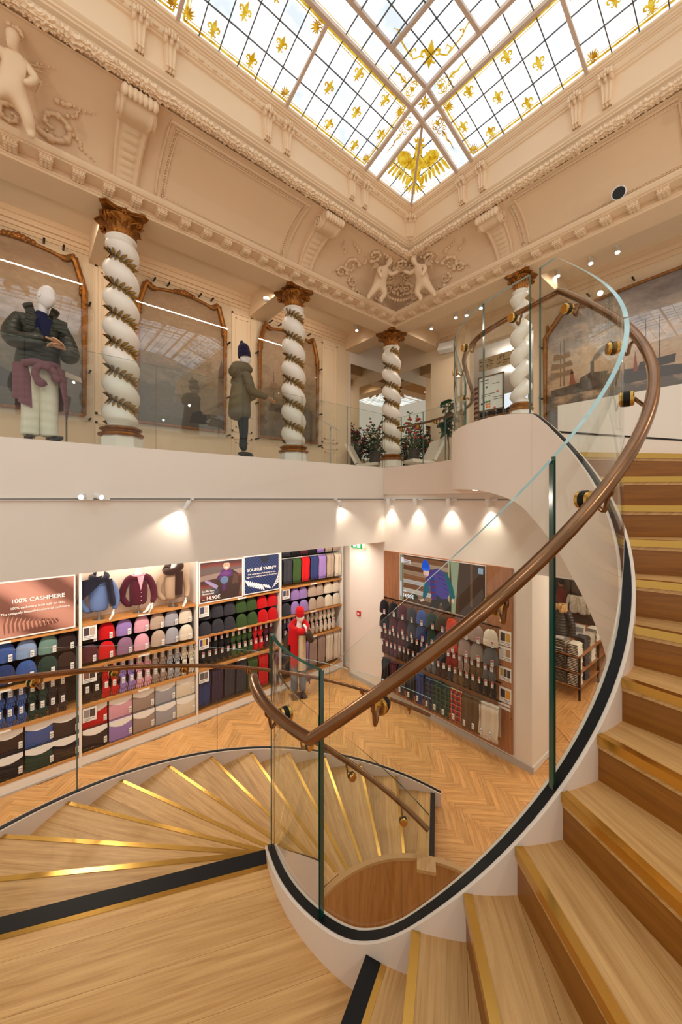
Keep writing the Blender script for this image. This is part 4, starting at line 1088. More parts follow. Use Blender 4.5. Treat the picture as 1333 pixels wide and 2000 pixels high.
def put_capital(parent, zc, parts):
    bell, ab, leaves, vol, flr = parts
    c = inst('capital', bell, parent, (0, 0, zc), rel=False)
    inst('abacus', ab, c, rel=False)
    for me, z0, n, ph in leaves:
        for k in range(n): inst('acanthus_leaf', me, c, (0, 0, z0), (0, 0, ph + 2 * pi * k / n), rel=False)
    for k in range(4):
        inst('volute', vol, c, (0, 0, 0), (0, 0, pi / 4 + k * pi / 2), rel=False); inst('fleuron', flr, c, (0, 0, 0), (0, 0, k * pi / 2), rel=False)
CAPM = capital(0, 0.34, 1.0, 'a'); CAPS = capital(0, 0.30, 0.72, 'b')
# one laurel leaf and the spiralling spray it sits on
ll = MB(); ll.grid(lambda u, v: ((v) * 0.105, (u - 0.5) * 0.044 * sin(pi * min(1, v * 0.93 + 0.05)), 0.014 * (1 - (2 * u - 1) ** 2) + 0.018 * v), 4, 7); LEAFM = ll.mesh('laurel_leaf', M_GOLDL, 70)
def column(x, y, label, R0, e, zb, H0, H1, pitch, sgn, ztop, gold=True, cap=CAPM, rot=0.0, lat=3):
    t = E('twisted_column', (x, y, zb), label, 'column', 'twisted columns around the hall', 'thing')
    w = lambda z: z - zb
    s = SH(R0, e, H0, H1, pitch, sgn, 130); s.v = [(a, b, c - zb) for a, b, c in s.v]
    sh_ = O('shaft', s, mat('column white', srgb(240, 232, 220), 0.35), t, world=False, smooth=70)
    mb = MB(); k = R0 / 0.165
    mb.lathe([(r * k, w(H0) + z) for r, z in ((0.24, -0.13), (0.255, -0.12), (0.262, -0.105), (0.255, -0.09), (0.225, -0.082), (0.21, -0.066), (0.215, -0.05), (0.235, -0.042), (0.242, -0.03), (0.235, -0.016), (0.2, -0.006), (0.19, 0.004), (0.16, 0.008))], 28); O('gilt_ring', mb, M_GOLD, t, world=False)
    mb = MB(); a8 = [(0.25 * k * cos(pi / 8 + i * pi / 4) * 1.0, 0.25 * k * sin(pi / 8 + i * pi / 4)) for i in range(8)]
    mb.prism([(p[0] * .92, p[1] * .92) for p in a8], w(H0) - 0.16, w(H0) - 0.125); mb.prism([(p[0] * 1.0, p[1] * 1.0) for p in a8], w(H0) - 0.27, w(H0) - 0.155)
    mb.prism([(p[0] * 1.1, p[1] * 1.1) for p in a8], 0.0, w(H0) - 0.27); O('plinth', mb, mat('column white', None), t, world=False, smooth=20)
    mb = MB(); mb.lathe([(0.155 * k, w(H1) - 0.02), (0.175 * k, w(H1)), (0.18 * k, w(H1) + 0.02), (0.165 * k, w(H1) + 0.03), (0.150 * k, w(H1) + 0.04)], 24); O('neck', mb, mat('column white', None), t, world=False)
    put_capital(t, w(ztop - (0.34 if cap is CAPM else 0.30)), cap)
    if gold:
        n = int((H1 - H0) / pitch * 15)
        stem = []
        for i in range(n * 3):
            z = H0 + 0.04 + (H1 - H0 - 0.07) * i / (n * 3); ph = -sgn * 2 * pi * (z - H0) / pitch + pi; r = R0 * (1 - 0.08 * (z - H0) / (H1 - H0)) - e * 1.15 * 1.3 + 0.026
            stem.append((r * cos(ph), r * sin(ph), w(z)))
        mb = MB(); mb.tube(stem, 0.008, 5); st = O('laurel_spray', mb, M_GOLDL, t, world=False)
        for i in range(n):
            p = Vector(stem[i * 3]); q = Vector(stem[min(i * 3 + 2, len(stem) - 1)]); d = -(q - p).normalized()
            o = Vector((p.x, p.y, 0)).normalized(); sd = o.cross(d).normalized()
            for sg in ((-1, 1) if i % 1 == 0 else (1,)):
                f = (d * 0.75 + sd * sg * 0.8 + o * 0.35).normalized(); b = o.cross(f).normalized(); nn = f.cross(b)
                Mx = Matrix((f, b, nn)).transposed().to_euler()
                inst('laurel_leaf', LEAFM, st, tuple(p), tuple(Mx), rel=False, scale=(1.15, 1.2, 1.15) if sg == 1 else (1.05, 1.1, 1.05))
    return t
column(1.043, 5.93, 'white twisted column with gilded laurel, behind the puffer-jacket mannequin', 0.178, 0.05, 0.66, 0.99, 3.55, 0.392, 1, 3.88)
column(3.879, 5.95, 'white twisted column with gilded laurel, beside the mannequin in a parka', 0.178, 0.05, 0.66, 1.0, 3.53, 0.41, 1, 3.88)
column(6.60, 5.96, 'white twisted column with gilded laurel at the corner, by the two lounge chairs', 0.178, 0.05, ZU, 1.05, 3.53, 0.41, 1, 3.88)
column(6.58, 2.95, 'slimmer plain white twisted column with darker capital, behind the stair-head glass', 0.125, 0.05, ZU, 1.66, 3.57, 0.34, -1, 3.87, gold=False, cap=CAPS)
# ================================================================ knitwear wall
KN = {}
def knit(c, sheen=0.3, rib=True):
    key = tuple(c)
    if key in KN: return KN[key]
    t = NT('knit %d %d %d' % c); b = t.n('BsdfPrincipled', i_Roughness=0.9); b.inputs['Sheen Weight'].default_value = 0.15; b.inputs['Specular IOR Level'].default_value = 0.2
    tc = t.n('TexCoord'); w = t.n('TexWave', wave_type='BANDS', bands_direction='X', i_Scale=38.0, i_Distortion=1.2, i_Detail=1.0); t.l(tc.outputs['Object'], w.inputs['Vector'])
    n = t.n('TexNoise', i_Scale=220.0, i_Detail=2.0); t.l(tc.outputs['Object'], n.inputs['Vector'])
    col = srgb(*c); dk = tuple(x * 0.72 for x in col[:3]) + (1,)
    t.l(t.ramp(w.outputs[0], [(0.2, dk), (0.75, col)]), b.inputs['Base Color'])
    bp = t.n('Bump', i_Strength=0.35, i_Distance=0.004); t.l(n.outputs[0], bp.inputs['Height']); t.l(bp.outputs[0], b.inputs['Normal'])
    KN[key] = t.done(b.outputs[0]); return KN[key]
M_SHELFB = mat('shelf back black', srgb(30, 24, 26), 0.7)
M_SHELFW = wood('shelf oak', srgb(176, 118, 60), srgb(214, 154, 88), 0.45, 0.05)
M_ALC = mat('alcove cream', srgb(236, 216, 196), 0.7)
M_HOOK = mat('hook black', srgb(20, 20, 20), 0.4, 0.6)
XB = [-1.13, 0.70, 2.53, 4.35, 6.15]
SH_Z = [(-2.02, -2.71, -3.29), (-1.98, -2.68, -3.28), (-2.0, -2.62, -3.25), (-1.97, -2.62, -3.22)]
UL = ['white shelf unit under the cashmere poster', 'white shelf unit with three busts standing in its top alcove', 'white shelf unit under the two souffle yarn posters', 'white shelf unit with hanging scarves on its top rod, by the recessed wall']
for b in range(4):
    x0, x1 = XB[b], XB[b + 1]; u = E('shelf_unit', ((x0 + x1) / 2, 7.4, ZF), UL[b], 'shelving', 'knitwear wall units')
    for x in ((x0, x1) if b == 3 else (x0,)): O('upright', MB().bb((x - 0.018, 7.19, ZF), (x + 0.018, 7.61, -0.93)), M_TRIM, u)
    O('plinth', MB().bb((x0 + 0.018, 7.205, ZF), (x1 - 0.018, 7.3, -4.07)), M_TRIM, u); O('plinth_trim', MB().bb((x0 + 0.018, 7.195, ZF + 0.0), (x1 - 0.018, 7.206, ZF + 0.03)), M_GREYP, u)
    O('back_panel', MB().bb((x0 + 0.018, 7.56, -4.04), (x1 - 0.018, 7.60, SH_Z[b][0])), M_SHELFB, u)
    O('back_panel', MB().bb((x0 + 0.018, 7.57, SH_Z[b][0]), (x1 - 0.018, 7.60, -0.93)), M_ALC if b != 3 else M_SHELFB, u)
    for z in SH_Z[b] + (-4.035,):
        s_ = O('shelf', MB().bb((x0 + 0.018, 7.2, z - 0.034), (x1 - 0.018, 7.56, z), uv_axis=0), M_SHELFW, u)
        if z > -4: O('price_strip', MB().bb(((x0 + x1) / 2 - 0.09, 7.194, z - 0.032), ((x0 + x1) / 2 + 0.09, 7.2, z - 0.004)), M_PAPER, s_)
    for z in (SH_Z[b][0] - 0.05, SH_Z[b][0] - 0.36, SH_Z[b][1] - 0.05, SH_Z[b][1] - 0.28): O('hook_rail', MB().bb((x0 + 0.02, 7.50, z), (x1 - 0.02, 7.515, z + 0.015)), M_HOOK, u)
# one beanie
def beanie_mb(w=0.25, h=0.27, d=0.11):
    mb = MB()
    def fn(u, v):
        a = 2 * pi * u
        if v < 0.12: r = 1.0 + 0.02; z = v / 0.12 * 0.0
        t = v
        if t < 0.06: rr, z = 0.90 + t * 1.8, -0.0
        elif t < 0.34: rr, z = 1.01, (t - 0.06) / 0.28 * 0.085
        elif t < 0.40: rr, z = 1.01 - (t - 0.34) * 0.6, 0.085 + 0.003
        else:
            q = (t - 0.40) / 0.60; rr = 0.97 * cos(q * pi / 2) ** 0.78; z = 0.088 + (h - 0.088) * sin(q * pi / 2) ** 0.95
        return (w / 2 * rr * cos(a) * (1 + 0.012 * sin(9 * a)), d / 2 * rr * (abs(sin(a)) ** 0.9) * (1 if sin(a) >= 0 else -1), z)
    mb.grid(fn, 22, 22, cu=True); return mb
BEM = {}
tagm = MB(); tagm.box((0, 0, 0), (0.045, 0.002, 0.10)); TAG = tagm.mesh('price_tag', M_PAPER, 0)
tg2 = MB(); tg2.box((0, -0.0015, 0.012), (0.033, 0.001, 0.012)); tg2.box((0, -0.0015, -0.018), (0.033, 0.001, 0.008)); tg2.box((0, -0.0015, -0.034), (0.02, 0.001, 0.006)); TAGP = tg2.mesh('print', mat('tag print', srgb(120, 120, 122), 0.7), 0)
tgr = MB(); tgr.box((0, -0.0015, 0.034), (0.04, 0.001, 0.024)); TAGR = tgr.mesh('red_print', mat('tag red print', srgb(204, 66, 66), 0.6), 0)
def tagged(o, loc, rotz=0.0, red=True, tilt=0.0):
    t = inst('price_tag', TAG, o, loc, (0, tilt, rotz), rel=False); inst('print', TAGP, t, rel=False)
    if red: inst('red_print', TAGR, t, rel=False)
NMC = {}
def item(kind, mesh_fn, color, cname, loc, rotz, label, cat, group, tagloc=None, tagrot=0.0, red=False):
    key = (kind, color)
    if key not in NMC: NMC[key] = mesh_fn().mesh(kind, knit(color), 60)
    o = inst(kind, NMC[key], None, loc, (0, 0, rotz)); tag(o, label, cat, group)
    if tagloc: tagged(o, tagloc, tagrot, red)
    return o
ORD = ['first', 'second', 'third', 'fourth', 'fifth', 'sixth', 'seventh', 'eighth', 'ninth', 'tenth', 'eleventh', 'twelfth', 'thirteenth', 'fourteenth', 'fifteenth', 'sixteenth', 'seventeenth', 'eighteenth', 'nineteenth', 'twentieth', 'twenty-first', 'twenty-second']
BAY = ['under the cashmere poster', 'under the three busts', 'under the yarn posters', 'under the hanging scarves']
BLUE, LBL, SAGE, DBR, NAVY, DGRN, RED, LIL, MAUVE, PINK, BEI, GREY, CRM, MAR, CHA, GRN, TAU, BLK, ORG = (66, 92, 158), (140, 164, 202), (112, 146, 136), (52, 34, 32), (48, 62, 112), (38, 62, 52), (206, 20, 26), (160, 130, 196), (150, 110, 140), (230, 168, 184), (190, 168, 148), (168, 168, 176), (234, 222, 200), (84, 34, 44), (58, 58, 66), (62, 88, 44), (168, 146, 134), (28, 26, 30), (204, 66, 30)
CN = {BLUE: 'royal blue', LBL: 'light blue', SAGE: 'sage green', DBR: 'dark brown', NAVY: 'navy blue', DGRN: 'dark green', RED: 'bright red', LIL: 'lilac', MAUVE: 'mauve', PINK: 'pale pink', BEI: 'beige', GREY: 'light grey', CRM: 'cream', MAR: 'maroon', CHA: 'charcoal', GRN: 'moss green', TAU: 'taupe', BLK: 'black', ORG: 'orange'}
HATS = [
    (0, [(-0.44, BLUE, NAVY), (-0.19, BLUE, NAVY), (0.05, LBL, BLUE), (0.30, SAGE, DGRN), (0.53, DBR, DBR)]),
    (1, [(0.83, DBR, MAR), (1.07, RED, RED), (1.33, LIL, MAUVE), (1.60, PINK, PINK), (1.86, BEI, BEI), (2.10, GREY, GREY), (2.35, CRM, CRM)]),
    (2, [(2.70, CHA, CHA), (2.95, CHA, CHA), (3.20, CHA, CHA), (3.46, GRN, GRN), (3.70, GRN, GRN), (3.95, RED, RED), (4.19, RED, RED)]),
    (3, [(4.54, CHA, CHA), (4.78, LIL, LIL), (5.02, LIL, LIL), (5.27, BEI, BEI), (5.51, BEI, BEI), (5.76, CRM, CRM), (6.0, CRM, CRM)])]
for b, L in HATS:
    for i, (x, c1, c2) in enumerate(L):
        for row, c in ((0, c1), (1, c2)):
            z = SH_Z[b][0] - 0.325 - 0.31 * row
            item('beanie', beanie_mb, c, CN[c], (x + rng.uniform(-.008, .008), 7.30 - 0.02 * row, z), rng.uniform(-0.12, 0.12),
                 '%s knit beanie, %s in the %s hat row %s' % (CN[c], ORD[i], ('upper', 'lower')[row], BAY[b]), 'hat', 'beanies on the knitwear wall', (0.065, -0.062, 0.06) if b < 2 else None, 0.15)
            for q in (1,):
                if b >= 0 and rng.random() < 0.0: pass
# one glove hanging fingers down, and one mitten
def glove_mb(mit=False):
    mb = MB(); 
    def limb(pts, rs, n=8): mb.tube(pts, [q * 0.55 for q in rs], n, flat=1.82)
    if mit:
        limb([(0, 0, 0), (0, 0, -0.05), (0.0, 0, -0.10), (0, 0, -0.16), (0, 0, -0.21), (0, 0, -0.245), (0, 0, -0.258)], [.044, .043, .047, .05, .048, .034, .012], 10)
        limb([(0.03, -.01, -.09), (.05, -.012, -.13), (.05, -.012, -.17)], [.018, .02, .01])
    else:
        limb([(0, 0, 0), (0, 0, -0.06), (0, 0, -0.075), (0, 0, -0.12), (0, 0, -0.17), (0, 0, -0.185)], [.042, .040, .043, .049, .048, .04], 10)
        for k, (dx, L) in enumerate(((-.036, .07), (-.012, .09), (.012, .085), (.036, .065))):
            limb([(dx * .9, 0, -.16), (dx, 0, -.19), (dx * 1.12, -.003, -.18 - L * .6), (dx * 1.2, -.006, -.185 - L)], [.014, .0135, .0125, .006], 6)
        limb([(.035, -.01, -.10), (.056, -.014, -.14), (.058, -.016, -.18)], [.016, .015, .008], 6)
    mb.box((0, 0, 0.008), (0.07, 0.012, 0.02))
    return mb
GL = [(0, [(-0.50 + 0.122 * i, (BLUE, BLUE, BLUE, BLUE, BLUE, DGRN, DGRN, DBR, DBR)[i]) for i in range(9)], False),
      (1, [(0.80 + 0.1265 * i, (DBR, DBR, RED, RED, LIL, LIL, PINK, PINK, TAU, TAU, GREY, GREY, CRM, CRM)[i]) for i in range(14)], False),
      (2, [(2.66 + 0.1245 * i, (BLK, BLK, BLK, BLK, BLK, GRN, GRN, GRN, GRN, RED, RED, MAR, MAR)[i]) for i in range(13)], True),
      (3, [(4.50 + 0.128 * i, (CHA, LIL, LIL, LIL, BEI, BEI, BEI, BEI, CRM, CRM, CRM, CRM)[i]) for i in range(12)], True)]
for b, L, mit in GL:
    for i, (x, c) in enumerate(L):
        for row in (0, 1):
            z = SH_Z[b][1] - 0.06 - 0.265 * row
            k = 'mitten' if mit else 'glove'
            item(k, (lambda: glove_mb(True)) if mit else glove_mb, c, CN[c], (x, 7.30 - 0.03 * row, z), rng.uniform(-.15, .15),
                 '%s %s, %s in the %s row of its kind %s' % (CN[c], k, ORD[i], ('upper', 'lower')[row], BAY[b]), 'gloves', 'gloves on the knitwear wall', (0.0, -0.034, -0.045), 0, b >= 2)
# folded scarves in paper bands
def folded_mb():
    mb = MB(); mb.box((0, 0, -0.17), (0.335, 0.05, 0.32))
    for i in range(22): mb.tube([(-0.16 + i * 0.0152, -0.02, -0.33), (-0.16 + i * 0.0152 + rng.uniform(-.004, .004), -0.024, -0.355)], 0.004, 4)
    mb.grid(lambda u, v: ((u - .5) * 0.337, -0.027 - 0.004 * sin(pi * v), -0.10 - 0.20 * v), 4, 5); return mb
def band_mb():
    mb = MB(); n = 10
    pts = [(-0.168, -0.005), (0.168, -0.005)] + [(0.168 - 0.336 * i / n, -0.07 - 0.055 * sin(pi * i / n)) for i in range(n + 1)]
    mb.prism(pts, 0.0265, 0.030, T=lambda p: (p[0], -p[2], p[1])); return mb
BAND = band_mb().mesh('paper_band', M_PAPER, 0)
FOLD = [(0, [(-0.16, DBR, BLK), (0.20, BLUE, DGRN), (0.52, DBR, DBR)]), (1, [(0.90, RED, DBR), (1.265, PINK, LIL), (1.62, TAU, TAU), (1.975, GREY, GREY), (2.33, CRM, CRM)])]
for b, L in FOLD:
    for i, (x, c1, c2) in enumerate(L):
        for row, c in ((0, c1), (1, c2)):
            o = item('folded_scarf', folded_mb, c, CN[c], (x, 7.27 - 0.02 * row, SH_Z[b][2] - 0.045 - 0.352 * row), 0.0, '%s folded scarf, %s in the %s banded row %s' % (CN[c], ORD[i], ('upper', 'lower')[row], BAY[b]), 'scarf', 'folded scarves near the floor')
            inst('paper_band', BAND, o, (0, 0, 0), rel=False); tagged(o, (0.14, -0.036, -0.25), 0.1, False)
# hanging scarves
def scarf_mb(w=0.215, h=0.62):
    mb = MB()
    mb.grid(lambda u, v: ((u - .5) * w + 0.006 * sin(v * 5), -0.05 * sin(min(1, v * 8) * pi / 2) - 0.008 * cos(u * 12) - 0.006 * sin(v * 9), -h * v), 10, 10)
    mb.grid(lambda u, v: ((u - .5) * w, 0.04 - 0.0 * v, -h * 0.96 * v), 4, 4, flip=True); mb.grid(lambda u, v: ((u - .5) * w, 0.04 - 0.09 * v, 0.012 * sin(pi * v)), 4, 4)
    for i in range(18): 
        x = -w / 2 + w * (i + .5) / 18; mb.tube([(x, -0.05 + rng.uniform(-.004, .004), -h), (x + rng.uniform(-.006, .006), -0.055, -h - 0.055)], 0.0042, 4)
    return mb
def scarf(c, x, y, z, rz, label, h=0.62, w=0.215, group='scarves hanging on the knitwear wall', tagz=None):
    o = item('hanging_scarf_%d_%d' % (h * 100, w * 1000), lambda: scarf_mb(w, h), c, '', (x, y, z), rz, label, 'scarf', group); o.name = 'hanging_scarf'
    if tagz: tagged(o, (0.02, -0.07, tagz), 0.0, False)
    return o
for i, c in enumerate((NAVY, (62, 44, 66), CHA, CHA, GRN, RED, MAR)): scarf(c, 2.68 + 0.252 * i, 7.28, SH_Z[2][2] - 0.05, 0, '%s fringed scarf, %s in the low hanging row %s' % (CN.get(c, 'dark plum'), ORD[i], BAY[2]))
for i, c in enumerate((CHA, LIL, LIL, TAU, TAU, CRM, CRM)): scarf(c, 4.52 + 0.245 * i, 7.28, SH_Z[3][2] - 0.05, 0, '%s fringed scarf, %s in the low hanging row %s' % (CN[c], ORD[i], BAY[3]))
for i, c in enumerate((CHA, GRN, RED, NAVY, LIL, BEI, CRM)): scarf(c, 4.53 + 0.243 * i, 7.24, -1.33, 0, '%s scarf, %s on the lower of the two top rods' % (CN[c], ORD[i]), 0.50)
for i, c in enumerate((CHA, BLK, MAR, BLK, LIL, BEI, BEI)): scarf(c, 4.53 + 0.243 * i, 7.30, -0.98, 0, '%s scarf, %s on the upper rod, cut off by the gallery edge' % (CN[c], ORD[i]), 0.24)
for z, lb in ((-1.322, 'lower'), (-0.972, 'upper')):
    mb = MB(); mb.tube([(4.40, 7.23 if z < -1.1 else 7.29, z), (6.10, 7.23 if z < -1.1 else 7.29, z)], 0.012, 8); tag(O('scarf_rod', mb, M_STEEL, loc=(5.2, 7.23, z)), '%s steel rod carrying scarves at the top of the end bay' % lb, 'rod')
# little info cards
def art_card(name, x0, x1, z0, z1, y, label, cols, axis='Y', cat='sign'):
    cx_, cz_ = (x0 + x1) / 2, (z0 + z1) / 2
    T = (lambda a, b, c: (a, y - c, b)) if axis == 'Y' else (lambda a, b, c: (y - c, a, b))
    def bx(a0, a1, b0, b1, c0, c1): return MB().bb(T(a0, b0, c0), T(a1, b1, c1))
    o = O(name, bx(x0, x1, z0, z1, 0, 0.006), M_PAPER, loc=T(cx_, cz_, 0)); tag(o, label, cat, 'small printed product cards')
    w, h = x1 - x0, z1 - z0
    for k, c in enumerate(cols):
        a0 = x0 + w * (0.08 + 0.84 * k / len(cols)); a1 = a0 + w * 0.84 / len(cols) * 0.9
        O('print', bx(a0, a1, z0 + h * 0.3, z0 + h * 0.86, 0.006, 0.007), mat('card %d %d %d' % c, srgb(*c), 0.6), o)
    for k in range(2): O('print', bx(x0 + w * 0.1, x0 + w * (0.8 - .25 * k), z0 + h * (0.17 - .1 * k), z0 + h * (0.21 - .1 * k), 0.006, 0.007), mat('tag print', None), o)
    return o
def card(x, z, lab, cols=((70, 60, 64), (190, 170, 160))): art_card('product_card', x - .095, x + .095, z - .11, z + .11, 7.215, lab, cols)
card(0.825, SH_Z[1][0] - 0.15, 'white product card with two small photos in front of the first hat, under the busts'); card(0.825, SH_Z[1][1] - 0.14, 'white product card on the glove shelf under the busts', ((120, 80, 70), (60, 50, 50))); card(0.825, SH_Z[1][2] - 0.16, 'white product card over the red folded scarf', ((150, 140, 136), (70, 62, 60)))
card(2.665, SH_Z[2][0] - 0.14, 'white product card on the charcoal hats under the yarn posters', ((60, 70, 90), (200, 190, 180))); card(2.665, SH_Z[2][1] - 0.14, 'white product card on the black mittens under the yarn posters', ((80, 60, 120), (210, 180, 60), (90, 60, 60))); card(2.665, SH_Z[2][2] - 0.15, 'white product card on the navy fringed scarf under the yarn posters', ((90, 88, 92), (120, 110, 110)))
card(4.50, SH_Z[3][0] - 0.14, 'white product card beside the lilac hats in the end bay', ((60, 70, 90), (130, 100, 80)))

# ---------------------------------------------------------------- posters
def text_mesh(s, size, m, align='LEFT', ext=0.0006, bold=0.0):
    c = bpy.data.curves.new('txt', 'FONT'); c.body = s; c.size = size; c.align_x = align; c.extrude = ext; c.offset = bold * size
    o = bpy.data.objects.new('txt', c); COL.objects.link(o); dg = bpy.context.evaluated_depsgraph_get()
    me = bpy.data.meshes.new_from_object(o.evaluated_get(dg)); bpy.data.objects.remove(o); bpy.data.curves.remove(c)
    me.materials.clear(); me.materials.append(m); return me
def lettering(parent, s, size, m, loc, axis='Y', align='LEFT', bold=0.0, name='lettering'):
    """text on a wall: axis Y faces -Y (read along +X), axis X faces -X (read along -Y)"""
    me = text_mesh(s, size, m, align, bold=bold)
    rot = (pi / 2, 0, 0) if axis == 'Y' else (pi / 2, 0, -pi / 2)
    return inst(name, me, parent, loc, rot)
def cloth_print(name, a, b, c, sc, ang, dist=6.0):
    t = NT(name); bs = t.n('BsdfPrincipled', i_Roughness=0.6); tc = t.n('TexCoord'); mp = t.n('Mapping'); mp.inputs['Rotation'].default_value = (0, ang, 0); t.l(tc.outputs['Object'], mp.inputs[0])
    w = t.n('TexWave', i_Scale=sc, i_Distortion=dist, i_Detail=2.0); t.l(mp.outputs[0], w.inputs['Vector'])
    t.l(t.ramp(w.outputs[0], [(0.1, a), (0.5, b), (0.9, c)]), bs.inputs['Base Color']); return t.done(bs.outputs[0])
class Print:
    """flat print on a board: polygons in board coordinates (metres from lower left), each layer a hair in front of the last"""
    def __init__(s, name, x0, x1, z0, z1, y, label, m, axis='Y', cat='poster', frame=M_TRIM, fw=0.022, group=None):
        s.T = (lambda a, b, c: (x0 + a, y - c, z0 + b)) if axis == 'Y' else (lambda a, b, c: (y - c, x0 - a, z0 + b))
        s.w, s.h, s.axis = abs(x1 - x0), z1 - z0, axis; s.k = 0; s.flip = axis != 'Y'
        s.o = O(name, s.box(0, s.w, 0, s.h, -0.02, 0.0), frame, loc=s.T(s.w / 2, s.h / 2, 0)); tag(s.o, label, cat, group)
        s.im = O('print', s.box(fw, s.w - fw, fw, s.h - fw, 0.0, 0.002), m, s.o)
    def box(s, a0, a1, b0, b1, c0, c1): return MB().bb(s.T(a0, b0, c0), s.T(a1, b1, c1))
    def poly(s, pts, m, name='printed_shape'):
        s.k += 1; c = 0.0022 + 0.0003 * s.k; mb = MB()
        n = len(pts); A = sum(pts[i][0] * pts[(i + 1) % n][1] - pts[(i + 1) % n][0] * pts[i][1] for i in range(n))
        if A < 0: pts = pts[::-1]
        mb.add([s.T(p[0], p[1], c) for p in pts], [list(range(len(pts)))]); return O(name, mb, m, s.im, smooth=0)
    def ell(s, cx, cz, rx, rz, m, rot=0, n=16):
        return s.poly([(cx + rx * cos(2 * pi * i / n) * cos(rot) - rz * sin(2 * pi * i / n) * sin(rot), cz + rx * cos(2 * pi * i / n) * sin(rot) + rz * sin(2 * pi * i / n) * cos(rot)) for i in range(n)], m)
    def text(s, t, x, z, size, m, align='LEFT', bold=0.0):
        s.k += 1; p = s.T(x, z, 0.0026 + 0.0003 * s.k); return lettering(s.im, t, size, m, p, s.axis, align, bold)
pm_ = lambda c, e=0: mat('ink %d %d %d' % c, srgb(*c), 0.55) if not e else emis('screen %d %d %d' % c, srgb(*c), e)
M_INKW = mat('white ink', srgb(244, 238, 232), 0.5)
p = Print('wall_poster', -0.96, 0.635, -2.0, -1.17, 7.20, 'framed pink and brown cashmere poster with draped fringed cloth', cloth_print('cashmere print', srgb(104, 62, 48), srgb(166, 114, 98), srgb(186, 134, 116), 0.55, 0.9, 2.5))
for i in range(26):
    x = 0.78 + 0.024 * i + 0.0; b0 = 0.10 + 0.006 * i; pts = [(x + 0.010, 0.33 - 0.006 * i), (x - 0.012, 0.30 - 0.006 * i), (x - 0.03 - 0.001 * i, 0.2), (x - 0.02, 0.07 + .002 * i), (x - 0.006, 0.08 + .002 * i), (x - 0.012, 0.2)]
    p.poly(pts, pm_((186, 132, 114) if i % 2 else (128, 82, 66)))
p.text('100% CASHMERE', 1.145, 0.505, 0.085, M_INKW, 'CENTER', 0.012); p.text('100% cashmere feels soft on skin.', 1.145, 0.415, 0.047, M_INKW, 'CENTER', 0.01); p.text('The uniquely beautiful colors of cashmere.', 1.125, 0.345, 0.047, M_INKW, 'CENTER', 0.01)
p = Print('wall_poster', 2.56, 3.46, -1.99, -1.19, 7.20, 'framed poster of a smiling person in purple scarf and dark leather jacket', cloth_print('street blur print', srgb(70, 40, 38), srgb(120, 52, 44), srgb(96, 84, 80), 0.8, 1.57, 2.0))
p.poly([(0.022, .52), (.878, .60), (.878, .50), (.022, .42)], pm_((138, 120, 112)))
p.poly([(.36, .03), (.80, .03), (.84, .28), (.79, .50), (.66, .60), (.48, .60), (.36, .48), (.31, .26)], pm_((58, 40, 36))); p.poly([(.66, .30), (.80, .30), (.79, .46), (.70, .52)], pm_((84, 58, 50)))
p.poly([(.36, .42), (.44, .60), (.56, .64), (.66, .58), (.68, .48), (.56, .44), (.52, .2), (.46, .18), (.46, .42)], pm_((82, 40, 100))); p.poly([(.40, .52), (.54, .58), (.64, .52), (.56, .48)], pm_((104, 58, 122)))
p.ell(.545, .68, .068, .088, pm_((222, 166, 140))); p.poly([(.47, .70), (.48, .775), (.61, .775), (.62, .70), (.60, .735), (.49, .735)], pm_((40, 36, 44)))
p.poly([(.515, .645), (.545, .632), (.575, .645), (.56, .655), (.53, .655)], pm_((250, 246, 240))); p.ell(.52, .695, .009, .006, pm_((40, 28, 26))); p.ell(.572, .695, .009, .006, pm_((40, 28, 26)))
p.ell(.50, .40, .085, .075, pm_((92, 116, 150))); p.ell(.30, .20, .085, .075, pm_((60, 66, 76))); p.poly([(.10, .44), (.22, .40), (.38, .30), (.34, .24), (.2, .34), (.12, .40)], pm_((150, 140, 178)))
p.text('Souffle Yarn', .06, .21, .048, M_INKW, bold=.01); p.text('Accessories', .06, .16, .048, M_INKW, bold=.01); p.text('from', .06, .06, .03, M_INKW, bold=.01); p.text('14.90\u20ac', .13, .055, .10, M_INKW, bold=.02)
p = Print('wall_poster', 3.475, 4.325, -1.97, -1.17, 7.20, 'framed navy blue knit poster with white fringe and the words souffle yarn', cloth_print('navy knit print', srgb(12, 20, 46), srgb(30, 48, 96), srgb(44, 66, 124), 7.0, 0.75, 1.5))
for i in range(11):
    x = .03 + .05 * i; y = .27 - .018 * i; p.poly([(x, y + .02), (x + .012, y + .045), (x + .06, y - .02 * (1 - i / 11)), (x + .10, y - .10), (x + .075, y - .105), (x + .035, y - .04)] if y > .14 else [(x, y + .03), (x + .04, y + .05), (x + .1, y - .02), (x + .08, y - .045)], pm_((236, 238, 242)))
for i in range(6):
    x = .66 + .034 * i; y = .06 + .055 * i; p.poly([(x, y), (x + .014, y + .03), (.82, y + .14), (.826, y + .11)] if x < .8 else [(x, y), (.826, y), (.826, y + .03)], pm_((236, 238, 242)))
p.poly([(.38, .778), (.60, .778), (.56, .66), (.46, .60), (.40, .66)], pm_((24, 30, 54)))
p.text('SOUFFL\u00c9 YARN\u2122', .42, .475, .088, M_INKW, 'CENTER', .014); p.text('Soft, comfy texture feels gentle on skin.', .42, .40, .041, M_INKW, 'CENTER', .01); p.text('Light yarn is ready to retain air for warmth.', .42, .345, .041, M_INKW, 'CENTER', .01)
